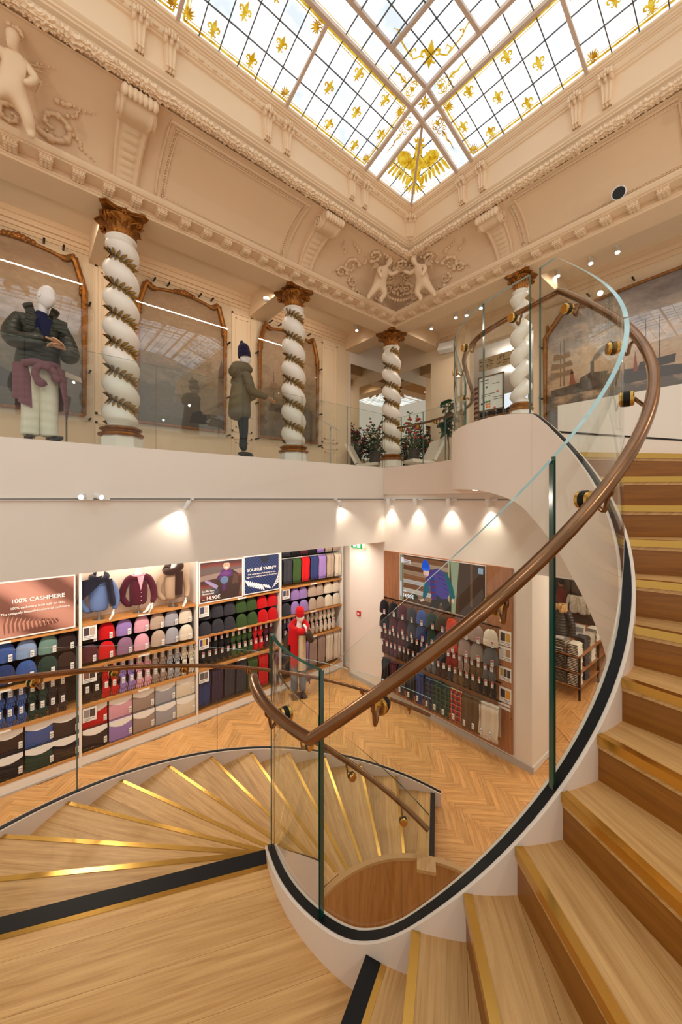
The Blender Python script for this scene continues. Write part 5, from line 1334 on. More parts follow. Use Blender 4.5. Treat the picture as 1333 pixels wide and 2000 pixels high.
# ================================================================ timber display wall with accessories
XW = 6.0
tp = E('timber_display_wall', (6.0, 4.2, -2.6), 'large walnut veneer display panel with hats and gloves on pegs', 'panel')
for a, b in ((2.82, 3.26), (3.26, 4.2), (4.2, 5.18), (5.18, 5.63)):
    mb = MB(); o_ = rng.random() * 9
    mb.bb((5.985, a + .001, -4.09), (6.018, b - .001, -1.10), rnd=rng.random(), uv_axis=2); O('veneer_panel', mb, M_PANELW, tp)
for y in (2.84,):
    for z in (-3.52, -2.2, -1.6): O('screw_cap', MB().box((5.984, y, z), (0.004, 0.012, 0.012)), M_DARKMET, tp)
for z in (-2.10, -2.43, -2.71, -3.0, -3.31): O('peg_rail', MB().bb((5.97, 3.0, z - .008), (5.985, 5.62, z + .008)), M_DARKMET, tp)
def peg(y, z, L=0.15):
    mb = MB(); mb.tube([(5.985, y, z), (5.985 - L, y, z - 0.004), (5.985 - L - .012, y, z + 0.012)], 0.005, 6); O('peg', mb, M_DARKMET, tp)
HX = [5.51, 5.25, 5.01, 4.77, 4.53, 4.29, 4.08, 3.86, 3.60, 3.37, 3.13]
H1 = [BLK, BLK, MAR, CHA, BLUE, DGRN, (78, 66, 52), ORG, BEI, TAU, CRM]; H2 = [BLK, MAR, MAR, CHA, NAVY, DGRN, MAR, ORG, TAU, (150, 138, 124), (104, 106, 108)]
CN[(78, 66, 52)] = 'olive brown'; CN[(150, 138, 124)] = 'stone grey'; CN[(104, 106, 108)] = 'mid grey'; CN[(70, 52, 46)] = 'brown'; CN[(112, 88, 62)] = 'camel brown'
for row, HH in ((0, H1), (1, H2)):
    for i, (y, c) in enumerate(zip(HX, HH)):
        z = -2.40 - 0.30 * row
        peg(y, z + 0.29)
        item('beanie', beanie_mb, c, CN[c], (5.88, y, z), -pi / 2 + rng.uniform(-.15, .15), '%s beanie, %s from the corner, %s hat row of the timber panel' % (CN[c], ORD[i], ('upper', 'lower')[row]), 'hat', 'beanies on the timber panel', (0.05, -0.065, 0.045), 0.15, True)
GA = [MAR] * 6 + [BLK] * 3 + [NAVY] * 3 + [BLK, BLK, RED, RED] + [TAU, TAU, (112, 88, 62), (112, 88, 62), GREY, GREY]
GA[14] = GA[15] = (150, 44, 34); GA[20] = GA[21] = (104, 106, 108); CN[(150, 44, 34)] = 'brick red'
for i, c in enumerate(GA):
    y = 5.58 - 0.1176 * i
    item('glove', glove_mb, c, CN[c], (5.90, y, -2.735), -pi / 2 + rng.uniform(-.2, .2), '%s glove, %s from the corner in the upper glove row of the timber panel' % (CN[c], ORD[i]), 'gloves', 'gloves on the timber panel', (0, -0.034, -0.035), 0, True)
GB = [MAR] * 4 + [(70, 52, 46)] * 2 + [BLK] * 4 + [(104, 106, 108)] * 2 + [(70, 52, 46)] * 2 + [CHA, (112, 88, 62), (112, 88, 62), (78, 66, 52), (78, 66, 52), BLK, BLK, BLK]
for i, c in enumerate(GB):
    y = 5.55 - 0.1172 * i
    item('mitten', lambda: glove_mb(True), c, CN[c], (5.90, y, -3.02), -pi / 2 + rng.uniform(-.2, .2), '%s mitten, %s from the corner in the lower glove row of the timber panel' % (CN[c], ORD[i]), 'gloves', 'mittens on the timber panel', (0, -0.034, -0.012), 0, True)
def plaid(name, base, dark, line, sc=26):
    t = NT(name); b = t.n('BsdfPrincipled', i_Roughness=0.9); tc = t.n('TexCoord'); sp = t.n('SeparateXYZ'); t.l(tc.outputs['Object'], sp.inputs[0])
    def bands(out, thr):
        m = t.n('Math', operation='MULTIPLY', i_1=sc); t.l(out, m.inputs[0]); f = t.n('Math', operation='FRACT'); t.l(m.outputs[0], f.inputs[0])
        g = t.n('Math', operation='LESS_THAN', i_1=thr); t.l(f.outputs[0], g.inputs[0]); return g.outputs[0]
    a1, a2, l1, l2 = bands(sp.outputs[0], .45), bands(sp.outputs[2], .45), bands(sp.outputs[0], .08), bands(sp.outputs[2], .08)
    s = t.n('Math', operation='ADD'); t.l(a1, s.inputs[0]); t.l(a2, s.inputs[1]); h = t.n('Math', operation='MULTIPLY', i_1=.5); t.l(s.outputs[0], h.inputs[0])
    c = t.mix(h.outputs[0], base, dark); m2 = t.n('Math', operation='MAXIMUM'); t.l(l1, m2.inputs[0]); t.l(l2, m2.inputs[1]); t.l(t.mix(m2.outputs[0], c, line), b.inputs['Base Color']); return t.done(b.outputs[0])
PL_R = plaid('red plaid', srgb(170, 30, 32), srgb(40, 44, 56), srgb(200, 170, 120), 11); PL_G = plaid('green plaid', srgb(36, 70, 50), srgb(22, 30, 40), srgb(90, 110, 90), 11); PL_N = plaid('navy plaid', srgb(34, 48, 76), srgb(18, 22, 34), srgb(80, 100, 120), 11)
WS = [(5.47, BLK, 'black'), (5.24, MAR, 'maroon'), (5.01, CHA, 'charcoal'), (4.78, BLK, 'black'), (4.56, NAVY, 'navy blue'), (4.34, PL_N, 'navy plaid'), (4.16, PL_G, 'dark green plaid'), (3.98, PL_G, 'dark green plaid'), (3.76, PL_R, 'red plaid'), (3.55, (112, 88, 62), 'camel brown'), (3.38, (112, 88, 62), 'camel brown'), (3.23, CRM, 'cream'), (3.07, CRM, 'cream')]
for i, (y, c, n_) in enumerate(WS):
    w = 0.235 if i == 8 else 0.175; me = scarf_mb(w, 0.52).mesh('hanging_scarf', knit(c) if isinstance(c, tuple) else c, 60)
    o = tag(inst('hanging_scarf', me, None, (5.90, y, -3.37 - 0.012 * (i % 2)), (0, 0, -pi / 2)), '%s fringed scarf, %s from the corner at the foot of the timber panel' % (n_, ORD[i]), 'scarf', 'scarves on the timber panel')
    tagged(o, (-0.04, -0.07, -0.47), 0, False)
for (z0, z1, cols, nm) in ((-2.37, -2.13, ((206, 160, 62), (60, 46, 40)), 'yellow'), (-2.61, -2.39, ((176, 128, 84), (210, 206, 200)), 'brown and white'), (-2.94, -2.72, ((52, 44, 44), (60, 52, 50), (190, 150, 70)), 'three-picture'), (-3.29, -3.05, ((212, 150, 50), (50, 46, 46)), 'orange and black')):
    art_card('product_card', 2.835, 3.035, z0, z1, 5.983, '%s product card in the column at the end of the timber panel' % nm, cols, 'X')
for z in (-3.33, -3.39): tag(O('price_ticket', MB().bb((5.978, 2.85, z - .018), (5.983, 3.05, z + .018)), M_PAPER, loc=(5.98, 2.95, z)), 'narrow white price ticket under the product cards, %s of two' % ('upper' if z > -3.35 else 'lower'), 'sign')
# lit screen
p = Print('wall_screen', 5.17, 3.265, -2.07, -1.115, 5.975, 'wide lit advert screen of a man in blue hat bending over by a log wall', emis('screen dark wood', srgb(96, 66, 46), .75), 'X', 'screen', M_TRIM, 0.012)
S_ = lambda r, g, b: pm_((r, g, b), .85)
p.poly([(.012, .012), (.075, .012), (.075, .94), (.012, .94)], S_(150, 150, 128)); p.poly([(.012, .40), (.06, .38), (.06, .08), (.012, .10)], S_(206, 206, 210))
p.poly([(.085, .02), (.105, .02), (.105, .943), (.085, .943)], S_(176, 160, 122))
for i in range(9):
    z0 = .10 + i * .092; c = [(150, 112, 82), (196, 180, 164), (128, 86, 58), (184, 172, 160), (142, 92, 60), (160, 128, 100), (110, 70, 48), (170, 140, 112), (132, 88, 60)][i]
    p.poly([(.11, z0), (1.17, z0 - .01 * (i % 3)), (1.17, z0 + .080), (.11, z0 + .084)], S_(*c)); p.poly([(.11, z0 + .03), (1.0, z0 + .026), (1.0, z0 + .034), (.11, z0 + .036)], S_(*[int(v * .8) for v in c]))
p.poly([(1.17, .012), (1.20, .012), (1.20, .94), (1.17, .94)], S_(176, 166, 120)); p.poly([(1.24, .012), (1.32, .012), (1.36, .5), (1.40, .94), (1.22, .94), (1.25, .5)], S_(150, 156, 122))
p.poly([(1.40, .012), (1.89, .012), (1.89, .94), (1.42, .94), (1.38, .5)], S_(78, 56, 42)); p.poly([(1.62, .2), (1.66, .2), (1.66, .94), (1.62, .94)], S_(112, 78, 54)); p.poly([(1.77, .80), (1.86, .80), (1.86, .90), (1.77, .90)], S_(150, 164, 176))
p.poly([(.76, .02), (.86, .30), (1.14, .30), (1.24, .10), (1.22, .02), (1.08, .02), (1.02, .16), (.95, .02)], S_(58, 50, 44))                       # trousers
p.poly([(.60, .12), (.64, .14), (.68, .20), (.76, .34), (.72, .52), (.66, .50), (.62, .34), (.60, .20)], S_(28, 96, 110))                            # near sleeve
p.poly([(1.02, .76), (1.16, .70), (1.27, .50), (1.32, .30), (1.27, .25), (1.22, .28), (1.16, .46), (1.04, .60)], S_(30, 92, 98))                     # far sleeve
p.poly([(.66, .52), (.72, .64), (.84, .74), (.98, .78), (1.08, .70), (1.15, .52), (1.20, .34), (1.14, .24), (1.02, .22), (.94, .28), (.84, .24), (.80, .34), (.72, .44)], S_(82, 66, 132))  # vest
for q in range(5): p.poly([(.90 + .055 * q, .70 - .085 * q), (1.08 + .03 * q, .66 - .085 * q), (1.08 + .03 * q, .648 - .085 * q), (.90 + .055 * q, .688 - .085 * q)], S_(52, 40, 94))
p.poly([(.78, .60), (.86, .62), (.90, .40), (.92, .18), (.82, .16), (.78, .36)], S_(44, 60, 132)); 
for q in range(4): p.poly([(.79, .52 - .1 * q), (.89, .53 - .1 * q), (.90, .49 - .1 * q), (.79, .48 - .1 * q)], S_(120, 36, 56))
p.ell(.685, .66, .07, .075, S_(232, 190, 172)); p.ell(.64, .645, .018, .02, S_(222, 172, 152)); p.ell(.665, .60, .03, .018, S_(196, 142, 122))
p.poly([(.575, .72), (.585, .82), (.62, .89), (.66, .915), (.71, .89), (.765, .80), (.775, .73), (.70, .705), (.63, .70)], S_(42, 92, 206)); p.poly([(.575, .735), (.775, .745), (.775, .715), (.69, .69), (.58, .70)], S_(60, 112, 224))
p.poly([(.52, .11), (.58, .13), (.63, .15), (.63, .11), (.57, .07)], S_(232, 190, 168)); p.ell(1.275, .235, .03, .04, S_(226, 180, 156)); p.ell(.38, .14, .12, .05, S_(48, 52, 42))
p.poly([(.05, .78), (.13, .78), (.13, .89), (.05, .89)], S_(236, 226, 226)); p.poly([(.14, .79), (.30, .78), (.30, .85), (.14, .86)], S_(226, 214, 208))
for q in range(2): p.poly([(.15, .835 - .03 * q), (.28, .83 - .03 * q), (.28, .82 - .03 * q), (.15, .825 - .03 * q)], S_(96, 70, 60))
p.text('14.90\u20ac', .10, .09, .10, S_(255, 255, 255), bold=.02); p.text('from', .10, .20, .045, S_(255, 255, 255), bold=.01)

# ---------------------------------------------------------------- lighting track and spotlights
M_TRACK = mat('black track', srgb(52, 50, 48), 0.5); M_TRW = mat('white track', srgb(222, 216, 208), 0.5)
tr = E('lighting_track', (3, 5.61, 0), 'thin lighting track along the long white gallery upstand', 'track')
O('rail', MB().bb((-3.0, 5.60, -0.012), (5.96, 5.63, 0.022)), M_TRW, tr)
for z in (0.003, 0.017): O('conductor', MB().bb((-3.0, 5.597, z - .003), (5.96, 5.602, z + .003)), M_TRACK, tr)
tr2 = E('lighting_track', (5.9, 4, 0), 'thin lighting track above the timber display wall', 'track')
O('rail', MB().bb((5.99, 2.6, -0.018), (6.02, 5.60, 0.012)), M_TRW, tr2)
for z in (-0.006, 0.006): O('conductor', MB().bb((5.987, 2.6, z - .003), (5.992, 5.60, z + .003)), M_TRACK, tr2)
def spot(loc, d, label, energy, group, r=0.034, L=0.13, size=70, blend=0.6, arm=None, lens=M_LED, name='spotlight', color=WARM, cat='lamp'):
    """cylindrical lamp head whose middle is loc and which shines along d"""
    t = E(name, loc, label, cat, group); d = Vector(d).normalized(); q = d.to_track_quat('Z', 'Y').to_matrix(); c = Vector(loc)
    mb = MB(); mb.lathe([(0, -L / 2), (r * .9, -L / 2), (r, -L / 2 + .01), (r, L / 2), (r * .86, L / 2), (r * .84, L / 2 - .02)], 16, tuple(c), q, cap=False); O('lamp_head', mb, M_LAMPW, t)
    mb = MB(); mb.lathe([(0, L / 2 - .012), (r * .85, L / 2 - .012)], 16, tuple(c), q, cap=False); O('lens', mb, lens, t)
    if arm:
        mb = MB(); mb.box(arm, (0.11, 0.03, 0.03) if abs(arm[1] - loc[1]) > abs(arm[0] - loc[0]) - 1e-6 else (0.03, 0.11, 0.03)); mb.tube([tuple(arm), tuple(c - d * L * .2)], 0.009, 6); O('mount', mb, M_LAMPW, t)
    if energy:
        l = light('SPOT', 'spot_light', tuple(c + d * (L / 2 + .01)), energy, color, spot_size=radians(size), spot_blend=blend, shadow_soft_size=0.03); aim(l, tuple(c + d * 3))
    return t
spot((0.55, 5.50, 0.045), (-0.25, -0.9, -0.22), 'white spotlight turned to the room, first of the glaring pair on the track', 30, 'track spotlights', size=120, arm=(0.62, 5.59, 0.01))
spot((0.72, 5.50, 0.045), (0.4, -0.9, -0.25), 'white spotlight turned to the room, second of the glaring pair on the track', 30, 'track spotlights', size=120, arm=(0.80, 5.59, 0.01))
spot((1.80, 5.53, -0.075), (-0.40, 0.22, -0.88), 'white spotlight on the track, lighting the upstand above the yarn posters', 28, 'track spotlights', size=88, arm=(1.88, 5.59, 0.01))
spot((4.66, 5.53, -0.075), (0.50, 0.25, -0.85), 'white spotlight on the track, tilted towards the corner', 16, 'track spotlights', size=88, arm=(4.58, 5.59, 0.01))
for i, y in enumerate((5.42, 4.71, 3.95, 3.19)):
    spot((5.90, y, -0.045), (0.14, -0.0, -1), 'white spotlight pointing down the white wall above the screen, %s from the corner' % ORD[i], 26, 'wall-washing spotlights', r=0.04, L=0.14, size=84, blend=0.9, arm=(5.99, y - .07, 0.0))
# lamps under the gallery over the shelves
for b in range(4):
    xm = (XB[b] + XB[b + 1]) / 2
    l = light('AREA', 'shelf_light', (xm, 6.35, -0.94), 26, (1.0, 0.88, 0.76), size=1.5); l.data.shape = 'RECTANGLE'; l.data.size_y = 0.10; aim(l, (xm, 7.0, -3.6))
mb = MB(); mb.bb((0.74, 7.42, -0.945), (2.49, 7.50, -0.918)); t = tag(O('alcove_lamp', mb, M_LAMPW, loc=(1.6, 7.46, -0.93)), 'slim lamp in the top of the bust alcove', 'lamp')
l = light('AREA', 'alcove_light', (1.6, 7.40, -0.955), 10, WARM, size=1.6); l.data.shape = 'RECTANGLE'; l.data.size_y = 0.06; l.rotation_euler = (0, 0, 0)
# gallery lamps near the ceiling
GS = [((7.64, 1.82, 4.20), 10), ((7.64, 2.21, 4.20), 10), ((7.60, 2.73, 4.20), 10), ((7.60, 4.27, 4.20), 10), ((7.66, 4.65, 4.20), 10), ((7.56, 4.86, 4.20), 10), ((7.6, 5.56, 4.2), 8), ((7.57, 5.81, 4.2), 8), ((6.27, 6.80, 4.2), 8), ((6.57, 6.85, 4.2), 8)]
for i, (c, e) in enumerate(GS):
    cam_dir = Vector((-c[0], -c[1], -c[2] * 1.0)).normalized()
    d = (Vector((0.0, 0.0, -1)) + cam_dir * 0.5).normalized()
    spot(c, d, 'small white ceiling spotlight, %s along the gallery ceiling from the stair side' % ORD[i], e, 'gallery ceiling spotlights', r=0.04, L=0.12, size=110, blend=.8, arm=(c[0], c[1], 4.255))
# wall washers on the back of the beam and added fill lights
for x, w in ((0.34, 1.25), (2.68, 1.95), (4.80, 0.85)):
    l = light('AREA', 'wall_washer', (x, 6.30, 3.915), 11, (1.0, 0.84, 0.66), size=w); l.data.shape = 'RECTANGLE'; l.data.size_y = 0.016; aim(l, (x, 7.4, 2.4))
for x, y in ((7.3, 2.4), (7.3, 5.2)):  # unseen fill spots added to brighten the upper gallery
    l = light('SPOT', 'gallery_fill', (x, y, 4.15), 45, (1.0, 0.88, 0.72), spot_size=radians(150), spot_blend=1.0, shadow_soft_size=0.05); aim(l, (x - 0.2, y, 0.5))
for x, y, z, e in ((5.6, 4.9, 0.02, 55), (5.5, 3.4, 0.02, 55)):  # hidden fill spots added to lift the shop floor
    l = light('SPOT', 'floor_fill', (x, y, z), e, (1.0, 0.90, 0.78), spot_size=radians(120), spot_blend=0.9, shadow_soft_size=0.05); aim(l, (x - 1.4, y - 0.3, ZF))
# lamps of the sales floor behind the opening, and the next room downstairs
for x, y in ((9.3, 3.6), (9.6, 4.6), (11, 3.8), (11, 5.2)):
    t = tag(inst('downlight', MB().lathe([(0, -.006), (.05, -.006), (.06, 0), (.06, .01), (0, .01)], 16, cap=False).mesh('downlight', M_LED), None, (x, y, 3.842)), 'round recessed downlight beyond the opening, %s from the wall' % ORD[int((x - 9) * 1.5 + (y > 4))], 'lamp', 'downlights beyond the opening')
    light('POINT', 'down_light', (x, y, 3.65), 9, (1, .93, .86), shadow_soft_size=0.08)
for x, y in ((7.6, 1.2), (9.5, 1.8), (11.5, 0.5)): light('POINT', 'shop_light', (x, y, -1.25), 45, WARM, shadow_soft_size=0.15)
t = tag(O('led_strip', MB().box((3.78, 2.17, 0.108), (0.05, 0.30, 0.012), Matrix.Rotation(-0.9, 3, 'Z')), emis('led white', (1, .95, .88), 4.0), loc=(3.78, 2.17, 0.108)), 'short bright light strip recessed under the stair drum', 'lamp')
# added fill for the hall: bare point lights behind the camera, no real fixtures
for i_, (c_, e_) in enumerate((((-2.2, -1.6, 3.6), 85), ((1.2, -2.8, 3.6), 85), ((4.6, -2.6, 3.4), 60), ((-2.6, 2.2, 3.4), 60), ((-1.8, -1.8, 0.4), 40), ((1.0, 3.6, 5.2), 0))):
    if e_: light('POINT', 'hall_fill', c_, e_ * 1.1, (1.0, 0.88, 0.74), shadow_soft_size=0.035)
# ================================================================ mannequins
M_MANN = mat('mannequin white', srgb(238, 232, 226), 0.4)
M_HANDW = mat('mannequin wood hand', srgb(206, 156, 118), 0.5)
def head_mb(c, yaw=0.0, pitch=0.0, s=1.0):
    """smooth faceless egg head with a hint of brow, nose and chin"""
    mb = MB()
    def fn(u, v):
        a = 2 * pi * u; ph = pi * v; z = cos(ph); r = sin(ph)
        x = 0.076 * r * cos(a) * (1 - 0.18 * max(0, -z)); y = 0.098 * r * sin(a) * (1 - 0.12 * max(0, -z)); zz = 0.128 * z
        fy = max(0, -sin(a)) ** 3 * r
        y += -0.010 * fy * math.exp(-((zz + 0.01) / 0.035) ** 2) * (1 if abs(cos(a)) < 0.3 else 0.4) + 0.006 * fy * math.exp(-((zz - 0.03) / 0.02) ** 2) - 0.012 * max(0, -z) * fy
        return (x * s, y * s, zz * s)
    mb.grid(fn, 24, 18, cu=True)
    for sg in (-1, 1): mb.ball((sg * 0.076 * s, 0.012 * s, -0.005 * s), (0.012 * s, 0.022 * s, 0.032 * s), 8, 6)
    mb.xf(Matrix.Translation(c) @ Matrix.Rotation(yaw, 4, 'Z') @ Matrix.Rotation(pitch, 4, 'X')); return mb
def hand_mb(w, d, spread, palm_n, s=1.0, bend=0.5):
    """palm with four curled fingers and a thumb; w wrist, d finger direction, spread across the knuckles, palm_n palm normal"""
    d = Vector(d).normalized(); n = Vector(palm_n).normalized(); sp = d.cross(n).normalized() * spread; w = Vector(w); mb = MB()
    mb.tube([w - d * 0.03 * s, w, w + d * 0.045 * s, w + d * 0.088 * s, w + d * 0.096 * s], [0.023 * s, 0.022 * s, 0.036 * s, 0.037 * s, 0.026 * s], 10, flat=0.5)
    for k, L in enumerate((0.066, 0.078, 0.073, 0.056)):
        b = w + d * 0.085 * s + sp * (k - 1.5) * 0.0185 * s
        p1 = b + (d * cos(bend * .5) + n * sin(bend * .5)) * L * .42 * s; p2 = p1 + (d * cos(bend * 1.2) + n * sin(bend * 1.2)) * L * .33 * s; p3 = p2 + (d * cos(bend * 1.8) + n * sin(bend * 1.8)) * L * .27 * s
        mb.tube([b - d * .012 * s, b, p1, p2, p3], [.0095 * s, .0095 * s, .0088 * s, .0078 * s, .0045 * s], 7)
    t0 = w + d * 0.028 * s - sp * 0.026 * s; mb.tube([t0, t0 + (d * .6 - sp * .7) * .035 * s, t0 + (d * .9 - sp * .55 + n * .3) * .068 * s, t0 + (d * 1.0 - sp * .35 + n * .4) * .085 * s], [.013 * s, .0115 * s, .0095 * s, .005 * s], 7)
    return mb
def chain(pts, rs): return [(Vector(p), r) for p, r in zip(pts, rs)]
def skin(name, chains, m, parent, links=(), sub=2, label=None):
    J = []; Ed = []; st = []
    for c in chains:
        st.append(len(J)); 
        for i, (p, r) in enumerate(c):
            J.append((p, r)); 
            if i: Ed.append((len(J) - 2, len(J) - 1))
    for (a, i, b, j) in links: Ed.append((st[a] + i, st[b] + j))
    mb = skin_figure(name, J, Ed, None, sub=sub)
    o = O(name, mb, m, parent, world=False, smooth=80)
    if label: o['label'] = label
    return o
def puffer_mat(name, c, sc=9.0, bump=1.0, rough=0.45):
    t = NT(name); b = t.n('BsdfPrincipled', i_Roughness=rough); b.inputs['Base Color'].default_value = srgb(*c); tc = t.n('TexCoord')
    w = t.n('TexWave', bands_direction='Z', i_Scale=sc, i_Distortion=2.0, i_Detail=1.0); t.l(tc.outputs['Object'], w.inputs['Vector'])
    n = t.n('TexNoise', i_Scale=14.0, i_Detail=3.0); t.l(tc.outputs['Object'], n.inputs['Vector']); a = t.n('Math', operation='ADD'); t.l(w.outputs[0], a.inputs[0]); t.l(n.outputs[0], a.inputs[1])
    bp = t.n('Bump', i_Strength=bump, i_Distance=0.02); t.l(a.outputs[0], bp.inputs['Height']); t.l(bp.outputs[0], b.inputs['Normal']); return t.done(b.outputs[0])
V = Vector
# --- gallery mannequin in the puffer jacket
m1 = E('mannequin', (0.17, 6.04, 0.744), 'white faceless mannequin in dark green puffer jacket, cream trousers and tied mauve sweater', 'mannequin')
m1.scale = (1.0, 1.0, 1.0); m1.rotation_euler = (0, 0, 0)
m1.scale = (1.02, 1.02, 1.02)
b1 = O('body', head_mb((0.06, -0.03, 1.765), 0.75, 0.22, 1.12), M_MANN, m1, world=False, smooth=80)
nk = MB(); nk.tube([(0.0, 0.03, 1.46), (0.02, 0.02, 1.58), (0.04, 0.0, 1.70)], [.075, .058, .055], 14); O('neck', nk, M_MANN, b1, world=False, smooth=80)
skin('sweater', [chain([(0, 0, 1.0), (0, 0, 1.2), (0, 0, 1.4), (0.01, 0.02, 1.53), (0.02, 0.01, 1.60)], [.14, .14, .15, .08, .07])], knit((30, 34, 70)), m1)
M_PUF = puffer_mat('dark green puffer', (52, 54, 44), 5.0, 0.7)
M_CORD = puffer_mat('cream trousers cloth', (226, 220, 200), 3.0, 0.35, .8)
skin('trousers', [chain([(0, 0, .98), (0, 0, .88)], [.145, .15]), chain([(-.075, 0, .80), (-.085, -.02, .50), (-.09, .0, .22), (-.095, -.01, .07), (-.095, -.01, .04)], [.115, .105, .10, .108, .10]), chain([(.075, 0, .80), (.085, -.03, .50), (.085, -.02, .22), (.09, -.03, .07), (.09, -.03, .04)], [.115, .105, .10, .108, .10])], M_CORD, m1, [(0, 1, 1, 0), (0, 1, 2, 0)])
for s, y in ((-1, 0), (1, -.03)):
    mb = MB(); mb.grid(lambda u, v: (s * .095 + .05 * sin(pi * min(1, .35 + .65 * v)) * cos(pi * u) * (1 if v < .99 else .3) + (.12 * v * (s > 0)), y + .09 - .30 * v, .005 + .075 * (1 - .55 * v) * sin(pi * u)), 10, 10); mb.box((s * .11 + .02 * (s > 0), y - .03, 0.008), (.085, .26, .016)); O('shoe', mb, mat('black leather', srgb(24, 20, 20), .35), m1, world=False, smooth=60)
jk = skin('puffer_jacket', [chain([(-.02, .06, .74), (-.02, .055, .90), (-.01, .03, 1.10), (0, .02, 1.30), (0, .02, 1.43)], [(.25, .16), (.255, .18), (.23, .185), (.225, .17), (.16, .11)]),
      chain([(-.19, .04, 1.43), (-.27, -.02, 1.26), (-.26, -.10, 1.12), (-.08, -.215, 1.14), (.06, -.25, 1.18)], [.118, .125, .118, .10, .07]),
      chain([(.19, .04, 1.43), (.27, .0, 1.24), (.30, -.08, 1.06), (.27, -.19, 1.05), (.21, -.25, 1.09)], [.118, .125, .12, .104, .07])], M_PUF, m1, [(0, 4, 1, 0), (0, 4, 2, 0)], 2)
mb = MB(); mb.grid(lambda u, v: (.015 + (.10 + .075 * v + .02 * (1 - abs(2 * u - 1))) * cos(-pi / 2 + .55 + u * (2 * pi - 1.1)), .01 + (.095 + .07 * v) * sin(-pi / 2 + .55 + u * (2 * pi - 1.1)), 1.49 + .13 * v - .05 * (1 - abs(2 * u - 1)) * (1 - v)), 20, 5); mb.grid(lambda u, v: (.12 + .14 * v, -.13 - .05 * v + .03 * u, 1.36 + .16 * u - .05 * v), 4, 5); mb.grid(lambda u, v: (-.06 - .08 * v, -.165 - .015 * v, 1.30 + .23 * u - .04 * v), 4, 5); O('collar', mb, M_PUF, jk, world=False, smooth=80)
mb = MB(); mb.grid(lambda u, v: (.045 + (u - .5) * (.04 + .10 * v), -.178 + .06 * v - .03 * (1 - abs(2 * u - 1)), 1.20 + .27 * v), 6, 8); O('navy_front', mb, knit((30, 34, 70)), m1, world=False)
O('hand', hand_mb((.075, -.262, 1.185), (.8, -.15, -.25), 1, (0, -.3, -1), 1.1, .55), M_HANDW, m1, world=False, smooth=70, label='wooden hand'); O('hand', hand_mb((.20, -.262, 1.10), (-.75, -.25, .12), -1, (0, -.3, -1), 1.1, .65), M_HANDW, m1, world=False, smooth=70, label='wooden hand')
M_MAU = puffer_mat('mauve sweatshirt', (128, 84, 92), 4.0, .4, .9)
mb = MB()
mb.grid(lambda u, v: (-.175 + .03 * sin(9 * u) * v + .17 * (u - .5) + .0 * v, -.10 - .05 * sin(pi * u) - .02 * v + .1 * (1 - u), .90 - (.42 + .13 * u) * v), 12, 12); mb.grid(lambda u, v: (.19 + .10 * (u - .5) * (1 - .6 * v) + .07 * v, -.10 - .04 * sin(pi * u) - .06 * (1 - u), .88 - (.50 + .12 * (1 - abs(2 * u - 1))) * v), 8, 12); mb.grid(lambda u, v: (.235 * cos(u * pi), .03 + .19 * sin(u * pi), .92 - .52 * v), 14, 6)
mb.tube(crom([(-.16, -.13, .88), (-.05, -.185, .90), (.05, -.20, .87), (.12, -.19, .82), (.15, -.17, .72)], 4), [.045] * 16 + [.04], 9); mb.tube(crom([(.17, -.12, .90), (.08, -.19, .90), (-.02, -.215, .85), (-.05, -.20, .75), (.0, -.2, .66), (.04, -.2, .68)], 4), .04, 9); mb.ball((.05, -.22, .87), (.06, .045, .055), 10, 7); mb.ball((.0, -.21, .66), (.06, .045, .05), 10, 7); mb.ball((.15, -.18, .74), (.055, .045, .05), 10, 7)
O('tied_sweater', mb, M_MAU, m1, world=False, smooth=80)
for (x, lb) in ((0.19, 'the mannequin in the puffer jacket'), (2.92, 'the mannequin in the parka')): tag(O('display_plinth', MB().bb((x - .32, 5.95, .66), (x + .32, 6.28, .742)), M_WHITE, loc=(x, 6.02, .66)), 'low white plinth under %s' % lb, 'plinth')
# --- gallery mannequin in the parka
m2 = E('mannequin', (2.90, 6.04, 0.744), 'mannequin seen from the side in olive hooded parka, navy beanie and dark trousers', 'mannequin', rotz=0)
m2.scale = (1.0, 1.0, 1.0)
o = O('body', head_mb((0.045, 0, 1.70), pi / 2 + .1, .1, 1.0), M_MANN, m2, world=False, smooth=80); nk = MB(); nk.tube([(0.0, 0, 1.45), (0.03, 0, 1.62)], [.06, .052], 12); O('neck', nk, M_MANN, o, world=False, smooth=80)
M_PARKA = puffer_mat('olive parka', (104, 92, 66), 2.0, .55, .7)
skin('trousers', [chain([(-.02, 0, .95), (-.02, 0, .85)], [.12, .12]), chain([(-.03, -.085, .78), (-.02, -.09, .45), (-.05, -.09, .10)], [.09, .075, .068]), chain([(0, .085, .78), (.05, .09, .45), (.06, .09, .10)], [.09, .075, .068])], mat('dark trousers', srgb(30, 30, 36), .8), m2, [(0, 1, 1, 0), (0, 1, 2, 0)])
for y, x in ((-.09, -.05), (.09, .06)):
    mb = MB(); mb.ball((x + .05, y, .035), (.14, .045, .04), 12, 7); O('shoe', mb, mat('black leather', None), m2, world=False)
pk = skin('parka', [chain([(-.06, 0, .60), (-.06, 0, .75), (-.055, 0, 1.0), (-.03, 0, 1.25), (-.02, 0, 1.40)], [(.20, .205), (.205, .21), (.185, .20), (.165, .19), (.11, .13)]), chain([(-.03, -.18, 1.38), (.01, -.22, 1.20), (.06, -.21, 1.08), (.24, -.20, 1.06), (.36, -.19, 1.04)], [.085, .088, .082, .07, .052]), chain([(-.03, .18, 1.38), (.01, .23, 1.18), (.10, .22, 1.05), (.26, .18, 1.10), (.34, .16, 1.14)], [.085, .088, .08, .07, .052])], M_PARKA, m2, [(0, 4, 1, 0), (0, 4, 2, 0)])
